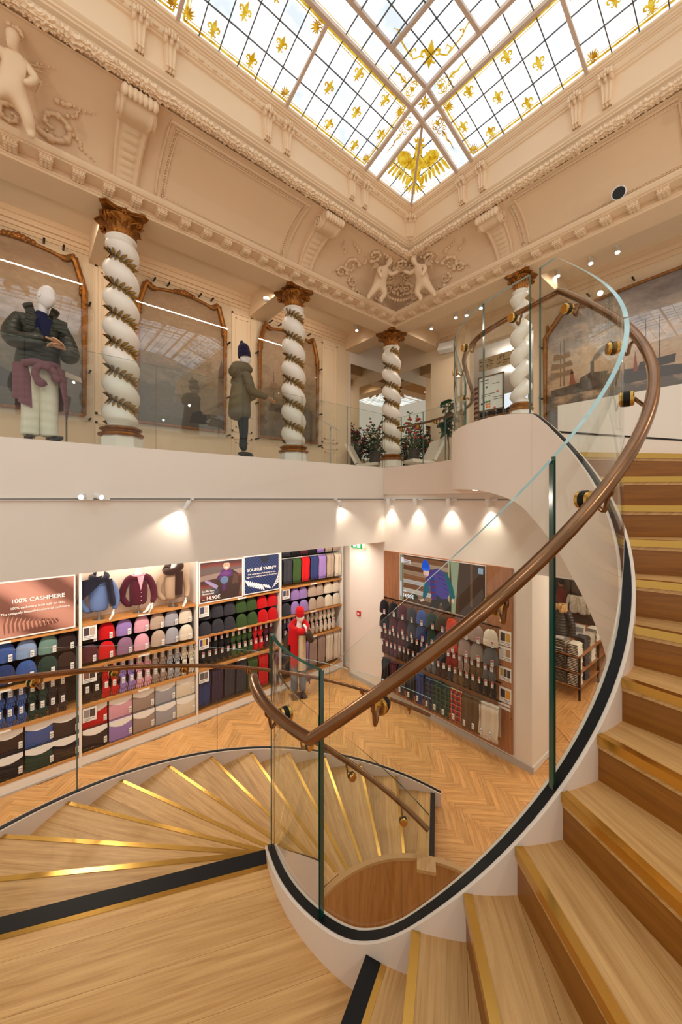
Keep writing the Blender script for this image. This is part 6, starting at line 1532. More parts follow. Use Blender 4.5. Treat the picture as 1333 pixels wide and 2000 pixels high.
mb = MB(); mb.grid(lambda u, v: (-.03 + (.115 + .05 * sin(pi * v)) * cos(pi * .18 + u * pi * 1.64) * 1.25, (.12 + .04 * sin(pi * v)) * sin(pi * .18 + u * pi * 1.64), 1.42 + .17 * v - .05 * (1 - cos(pi * .18 + u * pi * 1.64)) * (1 - v)), 22, 8); mb.ball((-.17, 0, 1.44), (.075, .13, .10), 12, 8); O('hood', mb, M_PARKA, pk, world=False, smooth=80)
O('hand', hand_mb((.37, -.19, 1.035), (.95, 0, -.35), 1, (0, -.2, -1), 1.0, .35), M_HANDW, m2, world=False, smooth=70, label='wooden hand'); O('hand', hand_mb((.35, .16, 1.145), (.95, 0, .1), -1, (0, -.2, -1), 1.0, .4), M_HANDW, m2, world=False, smooth=70, label='wooden hand')
bn = beanie_mb(.21, .24, .23); bn.xf(Matrix.Translation((.03, 0, 1.715)) @ Matrix.Rotation(-.12, 4, 'Y')); bn.ball((-.02, 0, 1.945), (.035, .03, .05), 8, 6); O('beanie', bn, knit((40, 30, 62)), m2, world=False, smooth=70)
# --- shop mannequin with red scarf
m3 = E('mannequin', (4.54, 6.78, ZF), 'standing mannequin in bright red beanie and scarf, brown coat and cream cardigan', 'mannequin', rotz=-.35)
mb = MB(); mb.box((0, 0, .006), (.34, .30, .012)); O('base_plate', mb, M_STEEL, m3, world=False)
o = O('body', head_mb((.03, -.04, 1.72), .5, .12, 1.0), M_MANN, m3, world=False, smooth=80); nk = MB(); nk.tube([(0, 0, 1.4), (.01, -.01, 1.50), (.02, -.02, 1.64)], [.09, .06, .052], 12); O('neck', nk, M_MANN, o, world=False, smooth=80)
skin('jeans', [chain([(0, 0, 1.0), (0, 0, .86)], [.135, .14]), chain([(-.085, 0, .78), (-.09, -.02, .45), (-.09, .01, .09)], [.10, .085, .08]), chain([(.085, 0, .78), (.09, -.02, .45), (.09, .0, .09)], [.10, .085, .08])], mat('grey denim', srgb(112, 120, 132), .85), m3, [(0, 1, 1, 0), (0, 1, 2, 0)])
for x in (-.09, .09):
    mb = MB(); mb.ball((x, -.06, .04), (.045, .13, .045), 12, 7); O('shoe', mb, mat('brown boot', srgb(74, 58, 46), .5), m3, world=False)
ct = skin('coat', [chain([(0, .03, .62), (0, .03, .85), (0, .03, 1.15), (0, .02, 1.36), (0, .02, 1.42)], [(.22, .16), (.215, .16), (.19, .145), (.185, .13), (.12, .09)]), chain([(-.18, .02, 1.40), (-.26, .0, 1.16), (-.27, -.06, .92), (-.24, -.10, .82)], [.085, .08, .07, .055]), chain([(.18, .02, 1.40), (.27, -.04, 1.20), (.24, -.18, 1.22), (.12, -.20, 1.45)], [.085, .08, .07, .055])], mat('brown coat', srgb(66, 50, 38), .85, bump=.3), m3, [(0, 4, 1, 0), (0, 4, 2, 0)])
mb = MB(); mb.grid(lambda u, v: (.045 + (u - .5) * .17, -.150 - .035 * sin(pi * u) + .01 * v, .62 + .74 * v), 8, 10)
for k in range(5): mb.ball((.05, -.19, .72 + .14 * k), (.013, .008, .013), 8, 5)
O('cardigan', mb, knit((226, 204, 166)), m3, world=False); O('hand', hand_mb((.12, -.2, 1.46), (-.15, .1, .9), 1, (-.6, .5, 0), .95, .5), M_MANN, m3, world=False, smooth=70)
rs = MB(); rs.tube(crom([(-.14, .06, 1.50), (-.06, -.12, 1.46), (.08, -.15, 1.44), (.17, -.04, 1.52), (.10, .10, 1.58), (-.06, .10, 1.57), (-.15, .0, 1.52), (-.10, -.13, 1.45)], 5), .066, 10); rs.grid(lambda u, v: (-.23 + .22 * u - .03 * v * (1 - u), -.05 - .14 * sin(pi * (.2 + .6 * u)), 1.52 - .22 * v - .12 * (1 - u) * v), 8, 6); rs.grid(lambda u, v: (-.135 + .15 * (u - .5), -.175 - .025 * sin(pi * u) - .01 * v, 1.44 - .66 * v), 8, 12)
for k in range(12): rs.tube([(-.205 + .0125 * k, -.19, .78), (-.205 + .0125 * k, -.192, .71)], .004, 4)
O('scarf', rs, knit(RED), m3, world=False, smooth=80); bn = beanie_mb(.20, .20, .22); bn.xf(Matrix.Translation((.025, -.03, 1.745)) @ Matrix.Rotation(.1, 4, 'X')); O('beanie', bn, knit(RED), m3, world=False, smooth=70)
# --- three busts in the alcove
def bust(x, label, top_c, extra, hat_c):
    t = E('bust_mannequin', (x, 7.36, -1.98), label, 'mannequin', 'busts in the shelf alcove', rotz=-.15)
    mb = MB(); mb.lathe([(0, 0), (.09, 0), (.09, .008), (.022, .012), (.018, .13), (0, .13)], 20, (0, .0, 0), cap=False); O('stand', mb, M_STEEL, t, world=False)
    o = O('body', head_mb((.05, -.02, .93), .35, .1, .98), M_MANN, t, world=False, smooth=80); nk = MB(); nk.tube([(0, .02, .60), (.01, .01, .70), (.035, .0, .85)], [.085, .056, .05], 12); O('neck', nk, M_MANN, o, world=False, smooth=80)
    sw = skin('sweater', [chain([(0, 0, .12), (0, 0, .22), (0, 0, .42), (0, .01, .58), (0, .01, .62)], [(.145, .10), (.15, .105), (.165, .115), (.14, .09), (.09, .07)]), chain([(-.16, .02, .60), (-.235, .03, .42), (-.255, .03, .28), (-.17, -.02, .16), (-.10, .06, .14)], [.068, .064, .06, .052, .04]), chain([(.16, .02, .60), (.235, .02, .42), (.25, -.01, .26), (.21, -.08, .15)], [.068, .064, .058, .042])], knit(top_c), t, [(0, 4, 1, 0), (0, 4, 2, 0)])
    O('hand', hand_mb((.205, -.09, .13), (-.25, -.25, -.8), 1, (-.8, -.3, 0), .95, .3), M_MANN, t, world=False, smooth=70)
    if hat_c: bn = beanie_mb(.19, .2, .21); bn.xf(Matrix.Translation((.035, 0, .96)) @ Matrix.Rotation(.2, 4, 'X')); O('beanie', bn, knit(hat_c), t, world=False, smooth=70)
    extra(t)
def ex1(t):
    mb = MB(); mb.grid(lambda u, v: (-.255 + .30 * u - .03 * v, -.10 - .075 * sin(pi * (.1 + .8 * u)) - .01 * v, .68 - .36 * v + .06 * u + .22 * u * v), 10, 8); mb.tube(crom([(-.10, .08, .70), (-.09, -.08, .70), (.04, -.12, .66), (.11, -.03, .70), (.06, .09, .73), (-.08, .09, .72)], 4), .045, 9); mb.grid(lambda u, v: (.085 + .10 * u + .06 * v, -.11 - .05 * sin(pi * u) - .02 * v, .68 - .42 * v), 8, 10)
    for k in range(9): mb.tube([(.15 + .011 * k, -.15, .27), (.155 + .011 * k, -.15, .22)], .004, 4)
    O('scarf', mb, knit((30, 30, 46)), t, world=False, smooth=80)
def ex2(t):
    mb = MB(); mb.grid(lambda u, v: ((u - .5) * .11 * v + .03, -.118 - .012 * sin(pi * u) + .03 * v * v, .40 + .25 * v), 6, 8); mb.tube([(.1 * cos(a), .02 + .085 * sin(a), .655) for a in [2 * pi * i / 16 for i in range(16)]], .02, 8, closed=True); O('pink_front', mb, knit(PINK), t, world=False)
    mb = MB()
    for k in range(4): mb.ball((.035, -.125, .16 + .07 * k), .008, 8, 5)
    O('button', mb, mat('shell button', srgb(200, 170, 160), .3), t, world=False)
    O('hand', hand_mb((.16, -.14, .13), (-.4, -.25, -.7), 1, (-.8, -.3, 0), .95, .9), M_MANN, t, world=False, smooth=70)
def ex3(t):
    mb = MB(); mb.tube(crom([(-.12, .06, .68), (-.10, -.09, .66), (.03, -.13, .68), (.12, -.05, .74), (.09, .08, .78), (-.06, .09, .76), (-.11, .0, .70)], 4), .062, 10); mb.grid(lambda u, v: (.02 + .13 * u - .01 * v, -.135 - .03 * sin(pi * u) - .01 * v, .66 - .42 * v), 8, 10)
    for k in range(10): mb.tube([(.015 + .013 * k, -.155, .24), (.015 + .013 * k, -.157, .19)], .004, 4)
    O('scarf', mb, knit((58, 36, 30)), t, world=False, smooth=80)
bust(0.97, 'white bust in a light blue sweater with black scarf over the shoulder', (104, 128, 176), ex1, NAVY)
bust(1.56, 'white bust in a maroon cardigan over a pale pink top', (84, 28, 44), ex2, MAR)
bust(2.14, 'white bust in a beige sweater with dark brown scarf', (188, 160, 132), ex3, DBR)

# ================================================================ gallery: paintings, mirrors, furniture
def paint_mat(name, stops, sea, seed):
    t = NT(name); b = t.n('BsdfPrincipled', i_Roughness=0.55); tc = t.n('TexCoord'); sp = t.n('SeparateXYZ'); t.l(tc.outputs['Generated'], sp.inputs[0])
    mp = t.n('Mapping'); mp.inputs['Location'].default_value = (seed, seed, seed); mp.inputs['Scale'].default_value = (1.4, 1.4, 3.0); t.l(tc.outputs['Object'], mp.inputs[0])
    n = t.n('TexNoise', i_Scale=1.5, i_Detail=7.0, i_Roughness=.6); t.l(mp.outputs[0], n.inputs['Vector'])
    mr = t.n('MapRange', i_1=0.3, i_2=0.7, i_3=-.16, i_4=.16); t.l(n.outputs[0], mr.inputs[0]); a = t.n('Math', operation='ADD'); t.l(sp.outputs[2], a.inputs[0]); t.l(mr.outputs[0], a.inputs[1])
    c1 = t.ramp(a.outputs[0], stops); n2 = t.n('TexNoise', i_Scale=9.0, i_Detail=5.0); t.l(mp.outputs[0], n2.inputs['Vector'])
    c2 = t.mix(.35, c1, t.ramp(n2.outputs[0], [(.3, (.4, .38, .36, 1)), (.7, (1, 1, 1, 1))]), 'MULTIPLY'); t.l(c2, b.inputs['Base Color']); return t.done(b.outputs[0])
SEA1 = [(0.0, srgb(92, 80, 60)), (.30, srgb(120, 104, 78)), (.42, srgb(156, 134, 106)), (.62, srgb(190, 160, 128)), (.85, srgb(180, 146, 112)), (1, srgb(162, 128, 98))]
SEA2 = [(0.0, srgb(120, 104, 88)), (.24, srgb(112, 100, 88)), (.36, srgb(226, 184, 146)), (.55, srgb(240, 210, 178)), (.75, srgb(190, 178, 172)), (1, srgb(140, 136, 140))]
M_COVER = glass('acrylic cover', (0.97, 0.97, 0.965, 1), 1.65)
M_SHIPD = mat('painted dark timber', srgb(56, 46, 40), .6); M_SAIL = mat('painted sail', srgb(150, 120, 92), .6); M_SAILR = mat('painted red sail', srgb(158, 70, 44), .6); M_SMOKE = mat('painted smoke', srgb(128, 120, 116), .6)
def painting(label, axis, a0, a1, z0, z1, w, stops, seed, deco):
    """a runs along the wall (X on the column side, -Y on the upper wall); w = wall plane"""
    T = (lambda a, z, c: (a, w - c, z)) if axis == 'Y' else (lambda a, z, c: (w - c, a, z))
    sg = 1 if a1 > a0 else -1; W, H = abs(a1 - a0), z1 - z0
    t = E('wall_painting', T((a0 + a1) / 2, z0, 0), label, 'painting', 'large seascapes in gilded frames')
    n = 40
    def top(u):   # shaped head of the frame
        e = abs(2 * u - 1)
        return H - 0.05 - 0.07 * min(1, e / .66) ** 2 + .05 * max(0, 1 - abs(e - .80) / .10) - (0.42 * ((e - .84) / .16) ** 1.2 if e > .84 else 0)
    mb = MB(); mb.grid(lambda u, v: T(a0 + sg * W * u, z0 + top(u) * v, 0.03), n, 6, flip=(sg < 0) != (axis == 'X')); cv = O('canvas', mb, paint_mat('oil ' + label[:12] + str(seed), stops, 0, seed), t)
    ring = [T(a0, z0, .04)] + [T(a0 + sg * W * i / n, z0 + top(i / n), .045) for i in range(n + 1)] + [T(a1, z0, .04)]
    mb = MB(); mb.tube([T(a0, z0, .045), T(a1, z0, .045)], .028, 8); mb.tube(ring, [.028] + [.028 + .022 * (abs(2 * i / n - 1) > .62) for i in range(n + 1)] + [.028], 8); fr = O('gilt_frame', mb, M_GOLD, t)
    mb = MB()
    for i in range(0, n + 1):
        e = abs(2 * i / n - 1)
        if e > .66 or e < .06:
            p = T(a0 + sg * W * i / n, z0 + top(i / n) + .012, .06); mb.ball(p, (.045, .035, .04), 8, 5); mb.ball((p[0] + rng.uniform(-.03, .03), p[1], p[2] + .03), .024, 7, 4)
    for k in range(7): mb.ball(T((a0 + a1) / 2 + (k - 3) * .055, z0 + top(.5) + .04 - .012 * abs(k - 3), .06), (.04, .035, .045), 8, 5)
    for s in (a0, a1):
        c = T(s + sg * (.05 if s == a0 else -.05), z0 + H - .60, .06)
        for k in range(5): mb.ball((c[0], c[1], c[2] + .07 * k), (.03, .03, .045), 7, 5)
    O('carving', mb, M_GOLD, fr, smooth=80)
    def shape(pts, m, c): mb = MB(); L = [T(a0 + sg * p[0], z0 + p[1], c) for p in pts]; mb.add(L, [list(range(len(L)))]); O('painted_ship', mb, m, cv, smooth=0)
    deco(shape)
    e = .11; mb = MB(); p0, p1 = T(a0 - sg * e, z0 - .12, .115), T(a1 + sg * e, z1 + .06, .12); mb.bb(p0, p1); O('acrylic_cover', mb, M_COVER, t, smooth=0)
    mb = MB()
    for a, z in [(a0 - sg * .07, z0 + H * f) for f in (-.12 / H * .5, .28, .71)] + [(a1 + sg * .07, z0 + H * f) for f in (-.12 / H * .5, .28, .71)] + [(a0 + sg * W * f, z1 + .03) for f in (.17, .32, .68, .83)]:
        q = T(a, z, 0); d = T(a, z, .14); mb.tube([q, d], .016, 8)
    O('standoff', mb, M_BLACK, t)
def ships_a(sh):
    sh([(.9, .10), (1.25, .12), (1.22, .30), (1.10, .36), (.95, .30)], M_SHIPD, .034); sh([(1.45, .45), (1.58, .45), (1.58, 1.2), (1.53, 1.45), (1.47, 1.2)], mat('painted tower', srgb(88, 66, 52), .6), .034); sh([(.62, .62), (.78, .62), (.72, .8), (.66, .78)], M_SAIL, .034)
def ships_b(sh): sh([(.2, .3), (.8, .28), (.75, .5), (.5, .62), (.25, .5)], M_SHIPD, .034); sh([(1.0, .9), (1.3, .9), (1.3, 1.2), (1.1, 1.25)], mat('painted house', srgb(150, 124, 90), .6), .034)
def ships_c(sh):
    for x in (.35, .6, .85): sh([(x, .7), (x + .015, .7), (x + .012, 1.5), (x + .003, 1.5)], M_SHIPD, .034); sh([(x - .1, 1.0), (x + .12, 1.02), (x + .1, 1.25), (x - .06, 1.22)], M_SAIL, .035)
    sh([(.2, .6), (1.1, .6), (1.0, .75), (.3, .78)], M_SHIPD, .034)
painting('large brown seascape in gilded frame behind the mannequin in the puffer jacket', 'Y', -0.85, 0.77, 1.37, 3.93, 7.4, SEA1, 0.3, ships_b)
painting('large brown seascape in gilded frame between the first and second twisted columns', 'Y', 1.54, 3.14, 1.37, 3.93, 7.4, SEA1, 1.7, ships_a)
painting('large brown seascape with tall masts in gilded frame behind the second twisted column', 'Y', 3.92, 5.48, 1.37, 3.90, 7.4, SEA1, 2.9, ships_c)
def ships_r(sh):
    sh([(.12, .80), (1.3, .92), (2.3, .78), (2.3, .66), (.12, .66)], mat('painted sea', srgb(70, 62, 58), .6), .034)
    for x in (.28, .34): sh([(x, .85), (x + .016, .85), (x + .012, 1.75), (x + .004, 1.75)], M_SHIPD, .036)
    for z, w in ((1.05, .22), (1.22, .2), (1.4, .16)): sh([(.31 - w, z - .02), (.31 + w, z), (.31 + w * .8, z + .10), (.31, z + .07), (.31 - w * .9, z + .11)], M_SAIL, .037)
    sh([(.44, .80), (.56, .82), (.50, 1.12), (.47, 1.1)], M_SAILR, .037); sh([(.42, .78), (.60, .78), (.56, .84), (.45, .84)], M_SHIPD, .038)
    sh([(.62, .82), (1.05, .84), (1.08, .96), (.80, 1.0), (.64, .94)], M_SHIPD, .037); sh([(.80, .98), (.86, .98), (.86, 1.2), (.80, 1.2)], M_SHIPD, .038); sh([(.82, 1.2), (.90, 1.22), (1.05, 1.36), (1.15, 1.5), (.98, 1.42), (.86, 1.3)], M_SMOKE, .036)
    sh([(1.5, .84), (2.0, .86), (2.02, 1.0), (1.55, .98)], M_SHIPD, .037); sh([(1.45, .84), (1.52, .84), (1.48, 1.2)], M_SAILR, .038)
    for x in (1.62, 1.8): sh([(x, .95), (x + .014, .95), (x + .01, 1.7), (x + .003, 1.7)], M_SHIPD, .036)
painting('wide harbour painting with sailing ships and a smoking steamer, beyond the stair head', 'X', 3.17, -1.4, 1.40, 3.82, 8.2, SEA2, 4.4, ships_r)
# white parapet before the harbour painting
tag(O('parapet', MB().bb((7.9, -3.5, ZU), (8.05, 2.84, 1.82)), M_WHITE, loc=(8.0, 0, ZU)), 'low white parapet standing before the harbour painting', 'parapet')
# mirrors in the corner behind the lounge chairs
t = tag(O('wall_mirror', MB().bb((6.60, 7.39, ZU + .08), (8.18, 7.40, 3.58)), M_MIRROR, loc=(7.4, 7.4, 2)), 'tall mirror on the column side of the lounge corner', 'mirror')
t = tag(O('wall_mirror', MB().bb((8.19, 6.02, ZU + .08), (8.20, 7.38, 3.58)), M_MIRROR, loc=(8.2, 6.7, 2)), 'tall mirror reflecting the skylight, on the end wall of the lounge corner', 'mirror')
S('wall_nook', MB().bb((6.56, 7.4, ZU), (8.4, 7.6, 4.3)), M_WHITE, 'wall behind the mirrors')
# lounge chairs
def chair(loc, rz, label):
    t = E('lounge_chair', loc, label, 'chair', 'cream lounge chairs', rotz=rz); M_CUSH = mat('cream leather', srgb(232, 222, 204), .45); M_SHELL = mat('pale chair shell', srgb(196, 184, 168), .5)
    def pad(name, a, b, c, d, th, m):
        mb = MB(); A, B = V(a), V(b); up = (B - A).cross(V((1, 0, 0))).normalized()
        mb.grid(lambda u, v: A + (B - A) * u + V((1, 0, 0)) * (v - .5) * c + up * th * (0.75 + .25 * (sin(pi * u) * sin(pi * v)) ** .3), 10, 10); mb.grid(lambda u, v: A + (B - A) * u + V((1, 0, 0)) * (v - .5) * c, 10, 10, flip=True)
        for s in (0, 1): mb.grid(lambda u, v: A + (B - A) * u + V((1, 0, 0)) * (s - .5) * c + up * th * .75 * v, 10, 2); mb.grid(lambda u, v: A + (B - A) * s + V((1, 0, 0)) * (u - .5) * c + up * th * .75 * v, 10, 2)
        return O(name, mb, m, t, world=False, smooth=50)
    pad('seat', (0, -.32, .42), (0, .22, .38), .58, 0, .09, M_CUSH); pad('backrest', (0, .20, .42), (0, .46, .90), .58, 0, .09, M_CUSH); pad('seat_shell', (0, -.30, .395), (0, .26, .355), .56, 0, .02, M_SHELL); pad('back_shell', (0, .24, .37), (0, .49, .88), .56, 0, .02, M_SHELL)
    for s in (-1, 1):
        mb = MB(); mb.tube([(s * .24, -.22, .40), (s * .25, -.28, 0.0)], .013, 8); O('leg', mb, M_STEEL, t, world=False); mb = MB(); mb.tube([(s * .24, .18, .37), (s * .25, .30, 0.0)], .013, 8); O('leg', mb, M_STEEL, t, world=False)
chair((6.62, 6.78, ZU + .005), .58, 'cream lounge chair between the twisted corner column and the mirror'); chair((7.01, 5.46, ZU + .005), -1.98, 'cream lounge chair beside the leafy fig tree')
# flowers, pots, fig tree
GRN_M = mat('leaf green', srgb(54, 84, 44), .5, var=.35, vscale=30); FIG_M = mat('fig leaf', srgb(40, 74, 46), .35, var=.3, vscale=20)
def bouquet(loc, label, pal, h=.75):
    t = E('flower_arrangement', loc, label, 'flowers', 'flower arrangements'); mb = MB(); mb.lathe([(0, 0), (.11, 0), (.13, .02), (.15, .28), (.155, .30), (.14, .30), (.13, .27), (0, .26)], 20, cap=False); O('vase', mb, mat('dark vase', srgb(60, 56, 58), .4), t, world=False)
    st = MB(); lf = MB(); 
    heads = {}
    for i in range(64):
        a = rng.random() * 2 * pi; e = rng.uniform(.15, 1.45); L = rng.uniform(.28, .5) * (1.0 + .5 * (e > 1.1)); p = V((cos(a) * cos(e) * L, sin(a) * cos(e) * L, .30 + sin(e) * L * h / .7)); st.tube([(0, 0, .26), p * .5 + V((0, 0, .14)), p], .004, 4)
        if i % 2 == 0: mbh = MB(); r = rng.uniform(.035, .06); [mbh.ball(tuple(p + V((r * .5 * cos(k * 1.26), r * .5 * sin(k * 1.26), r * .2 * (k % 2)))), (r * .6, r * .6, r * .5), 7, 5) for k in range(5)]; mbh.ball(tuple(p + V((0, 0, r * .3))), r * .4, 6, 4); O('bloom', mbh, pal[i // 2 % len(pal)], t, world=False, smooth=70)
        for k in range(4):
            q = p * rng.uniform(.6, 1.08) + V((rng.uniform(-.05, .05), rng.uniform(-.05, .05), .05 + rng.uniform(-.05, .05))); d = V((rng.uniform(-1, 1), rng.uniform(-1, 1), rng.uniform(-.2, .8))).normalized(); s = d.cross(V((0, 0, 1))).normalized(); n = s.cross(d); l = rng.uniform(.07, .12); w = l * .3
            lf.add([tuple(q), tuple(q + d * l * .5 + s * w - n * .01), tuple(q + d * l), tuple(q + d * l * .5 - s * w - n * .01), tuple(q + d * l * .5 + n * .008)], [(0, 1, 4), (1, 2, 4), (2, 3, 4), (3, 0, 4)])
    O('stems', st, GRN_M, t, world=False); O('foliage', lf, GRN_M, t, world=False)['kind'] = 'stuff'
fl_c = lambda *c: mat('petal %d %d %d' % c, srgb(*c), .6)
bouquet((7.14, 7.02, ZU + .48), 'flower arrangement with deep pink and cream blooms behind the twisted corner column', [fl_c(160, 40, 70), fl_c(226, 214, 176), fl_c(190, 60, 60), fl_c(120, 40, 60)])
bouquet((7.72, 6.20, ZU + .52), 'flower arrangement of red and coral blooms before the end mirror', [fl_c(206, 46, 44), fl_c(226, 84, 70), fl_c(232, 220, 190), fl_c(190, 36, 46)])
for (x, y, lb) in ((7.14, 7.02, 'under the pink and cream flowers'), (7.72, 6.20, 'under the red and coral flowers')):
    t = E('side_table', (x, y, ZU), 'small round table %s' % lb, 'table', 'small tables in the lounge corner'); h = .48 if y > 6.5 else .52; mb = MB(); mb.lathe([(0, h - .02), (.2, h - .02), (.2, h - .004), (0, h - .004)], 24, cap=False); O('tabletop', mb, M_GREYP, t, world=False); mb = MB(); mb.lathe([(0, 0), (.14, 0), (.14, .012), (.02, .02), (.02, h - .02), (0, h - .02)], 16, cap=False); O('pedestal', mb, M_STEEL, t, world=False)
t = E('potted_fig_tree', (7.40, 4.95, ZU), 'tall fiddle-leaf fig tree in a pot beside the lounge chair', 'plant'); mb = MB(); mb.lathe([(0, 0), (.16, 0), (.20, .36), (.205, .38), (.18, .38), (.17, .34), (0, .33)], 24, cap=False); O('pot', mb, M_GREYP, t, world=False)
mb = MB(); br_ = [[(0, 0, .33), (.02, 0, .7), (-.03, .02, 1.05), (.02, 0, 1.45), (.0, .02, 1.75)], [(0, 0, .8), (-.08, -.04, 1.05), (-.16, -.02, 1.28)], [(.0, 0, .9), (.10, .03, 1.15), (.16, .02, 1.42)]]
for b in br_: mb.tube(crom(b, 3), .013, 7)
O('trunk', mb, mat('fig bark', srgb(110, 92, 76), .8), t, world=False)
flf = MB(); flf.grid(lambda u, v: (v * .24, (u - .5) * .16 * (sin(pi * min(1, v * .95 + .03)) ** .6) * (1 - .25 * sin(pi * v * 1.0) * (v < .5)), .03 * sin(pi * v) - .04 * v * v + .02 * abs(2 * u - 1)), 6, 8); FLM = flf.mesh('fig_leaf', FIG_M, 70)
for b in br_:
    Q = crom(b, 6)
    for i in range(6 if b is br_[0] else 3, len(Q)):
        for k in range(1 if i % 2 else 2):
            if b is br_[0] and Q[i].z < 1.0: continue
            inst('fig_leaf', FLM, t, tuple(Q[i]), (rng.uniform(-.4, .4), rng.uniform(-.7, .5), rng.random() * 2 * pi), rel=False, scale=(rng.uniform(.7, 1.1),) * 3)
# lectern, speaker, smoke detector, camera, call point, exit sign
def lectern(x, y, z0, h, label):
    t = E('info_stand', (x, y, z0), label, 'stand', 'slim information stands'); mb = MB(); mb.tube([(0, 0, 0), (0, 0, h)], .012, 8); mb.lathe([(0, 0), (.12, 0), (.12, .01), (0, .01)], 20, cap=False); O('post', mb, M_STEEL, t, world=False); mb = MB(); mb.box((0, -.02, h + .03), (.36, .24, .012), Matrix.Rotation(.55, 3, 'X') @ Matrix.Rotation(.25, 3, 'Y')); O('plate', mb, M_GREYP, t, world=False)
lectern(5.14, 6.42, .66, .92, 'slim grey information stand by the third painting'); lectern(0.47, 6.5, .66, 1.05, 'slim information stand beside the mannequin in the puffer jacket'); lectern(3.22, 6.7, .66, .95, 'slim information stand behind the mannequin in the parka')
t = E('wall_loudspeaker', (8.1, 5.47, 3.81), 'small white box loudspeaker high on the gallery wall', 'loudspeaker'); M_ = Matrix.Rotation(.35, 3, 'Y') @ Matrix.Rotation(.2, 3, 'Z'); mb = MB(); mb.box((8.1, 5.47, 3.81), (.16, .40, .20), M_); O('cabinet', mb, M_LAMPW, t); mb = MB(); mb.box((8.02, 5.455, 3.785), (.01, .36, .165), M_); O('grille', mb, mat('grille grey', srgb(190, 186, 180), .6), t)
t = tag(O('smoke_detector', MB().lathe([(0, 0), (.05, 0), (.055, .015), (.06, .05), (0, .05)], 20, (3.58, 6.45, 3.83), cap=False).lathe([(0, 0), (.03, 0), (.035, .02), (0, .02)], 16, (3.58, 6.45, 3.815), cap=False), M_LAMPW, loc=(3.58, 6.45, 3.85)), 'round white smoke detector under the beam near the second column', 'detector')
t = E('ceiling_projector', (6.24, 1.47, 4.16), 'white cylindrical projector lamp with black lens resting on the cornice', 'projector'); d = V((-.75, -.15, -.25)).normalized(); q = d.to_track_quat('Z', 'Y').to_matrix(); mb = MB(); mb.lathe([(0, -.10), (.07, -.10), (.085, -.08), (.085, .08), (.075, .085), (.072, .06)], 20, (6.24, 1.47, 4.18), q, cap=False); O('housing', mb, M_LAMPW, t); mb = MB(); mb.lathe([(0, .065), (.073, .065)], 20, (6.24, 1.47, 4.18), q, cap=False); O('lens', mb, mat('black glass', srgb(10, 8, 10), .15), t); mb = MB(); mb.box((6.26, 1.45, 4.085), (.05, .05, .07)); O('foot', mb, M_LAMPW, t)
t = E('fire_call_point', (6.29, 6.93, -2.63), 'small red fire call point on the set-back white wall', 'alarm'); t.location = (6.01, 6.44, -2.66); WP[t.name] = (6.01, 6.44, -2.66); O('box', MB().bb((5.985, 6.385, -2.715), (6.02, 6.495, -2.605)), mat('fire red', srgb(196, 34, 34), .4), t); O('window', MB().bb((5.982, 6.41, -2.685), (5.986, 6.47, -2.635)), M_PAPER, t)
t = E('exit_sign', (5.9, 6.4, -1.0), 'green exit sign with running figure under the gallery edge', 'sign'); t['label'] = 'small green and white exit sign with running figure under the gallery edge'; O('sign_box', MB().bb((5.9, 6.25, -1.12), (5.93, 6.60, -.93)), mat('exit green', srgb(20, 130, 70), .4), t)
mb = MB(); mb.bb((5.897, 6.30, -1.10), (5.90, 6.38, -.96)); mb.box((5.8975, 6.47, -.985), (.003, .03, .03)); mb.box((5.8975, 6.48, -1.03), (.003, .03, .07), Matrix.Rotation(.4, 3, 'X')); mb.box((5.8975, 6.51, -1.07), (.003, .02, .06), Matrix.Rotation(-.7, 3, 'X')); mb.box((5.8975, 6.455, -1.075), (.003, .02, .06), Matrix.Rotation(.5, 3, 'X')); O('pictogram', mb, M_PAPER, t)

# ================================================================ sales floor beyond the gallery opening
t = E('hanging_sign', (9.0, 4.65, 3.3), 'pale oak hanging sign with arrows and the word lift', 'sign'); O('board', MB().bb((8.98, 4.05, 3.29), (9.02, 5.10, 3.60)), wood('pale sign wood', srgb(196, 168, 130), srgb(214, 188, 150), .5, .02), t)
for y in (4.2, 4.95): mb = MB(); mb.tube([(9, y, 3.6), (9, y, 3.9)], .004, 5); O('cord', mb, M_DARKMET, t)
def rtext(s, y, z, size, x=8.978, par=t, m=None):
    if s in ('LIFT', '\u2192', '\u2191', '1'): return lettering(par, s, size, m or M_BLACK, (x, y, z), 'X', bold=.01)
    return O('text_line', MB().bb((x - .001, y - len(s) * size * .5, z + size * .1), (x + .001, y, z + size * .5)), pm_((70, 66, 62)), par)   # too small to read in the photograph
rtext('LIFT', 4.62, 3.475, .11); rtext('\u2192', 4.63, 3.33, .13); rtext('Toilets', 4.47, 3.40, .05); rtext('Exit', 4.47, 3.34, .05); rtext('CHANGING', 4.93, 3.52, .04); rtext('FITTING ROOM', 4.93, 3.47, .04); rtext('\u2191', 4.93, 3.33, .13); rtext('women', 4.83, 3.40, .042); rtext('men', 4.83, 3.35, .042); rtext('desk', 5.07, 3.50, .045); rtext('serv', 5.07, 3.40, .045)
t = E('notice_board', (8.5, 4.5, ZU), 'white floor guide board in a thin bronze frame behind the twisted column', 'sign'); O('board', MB().bb((8.45, 4.21, 2.14), (8.47, 4.79, 2.92)), mat('board white', srgb(226, 230, 224), .5), t)
mb = MB(); mb.bb((8.44, 4.18, ZU), (8.48, 4.21, 2.95)); mb.bb((8.44, 4.79, ZU), (8.48, 4.82, 2.95)); mb.bb((8.44, 4.18, 2.92), (8.48, 4.82, 2.95)); mb.bb((8.44, 4.18, 2.11), (8.48, 4.82, 2.14)); O('frame', mb, mat('bronze frame', srgb(120, 104, 84), .4, .6), t)
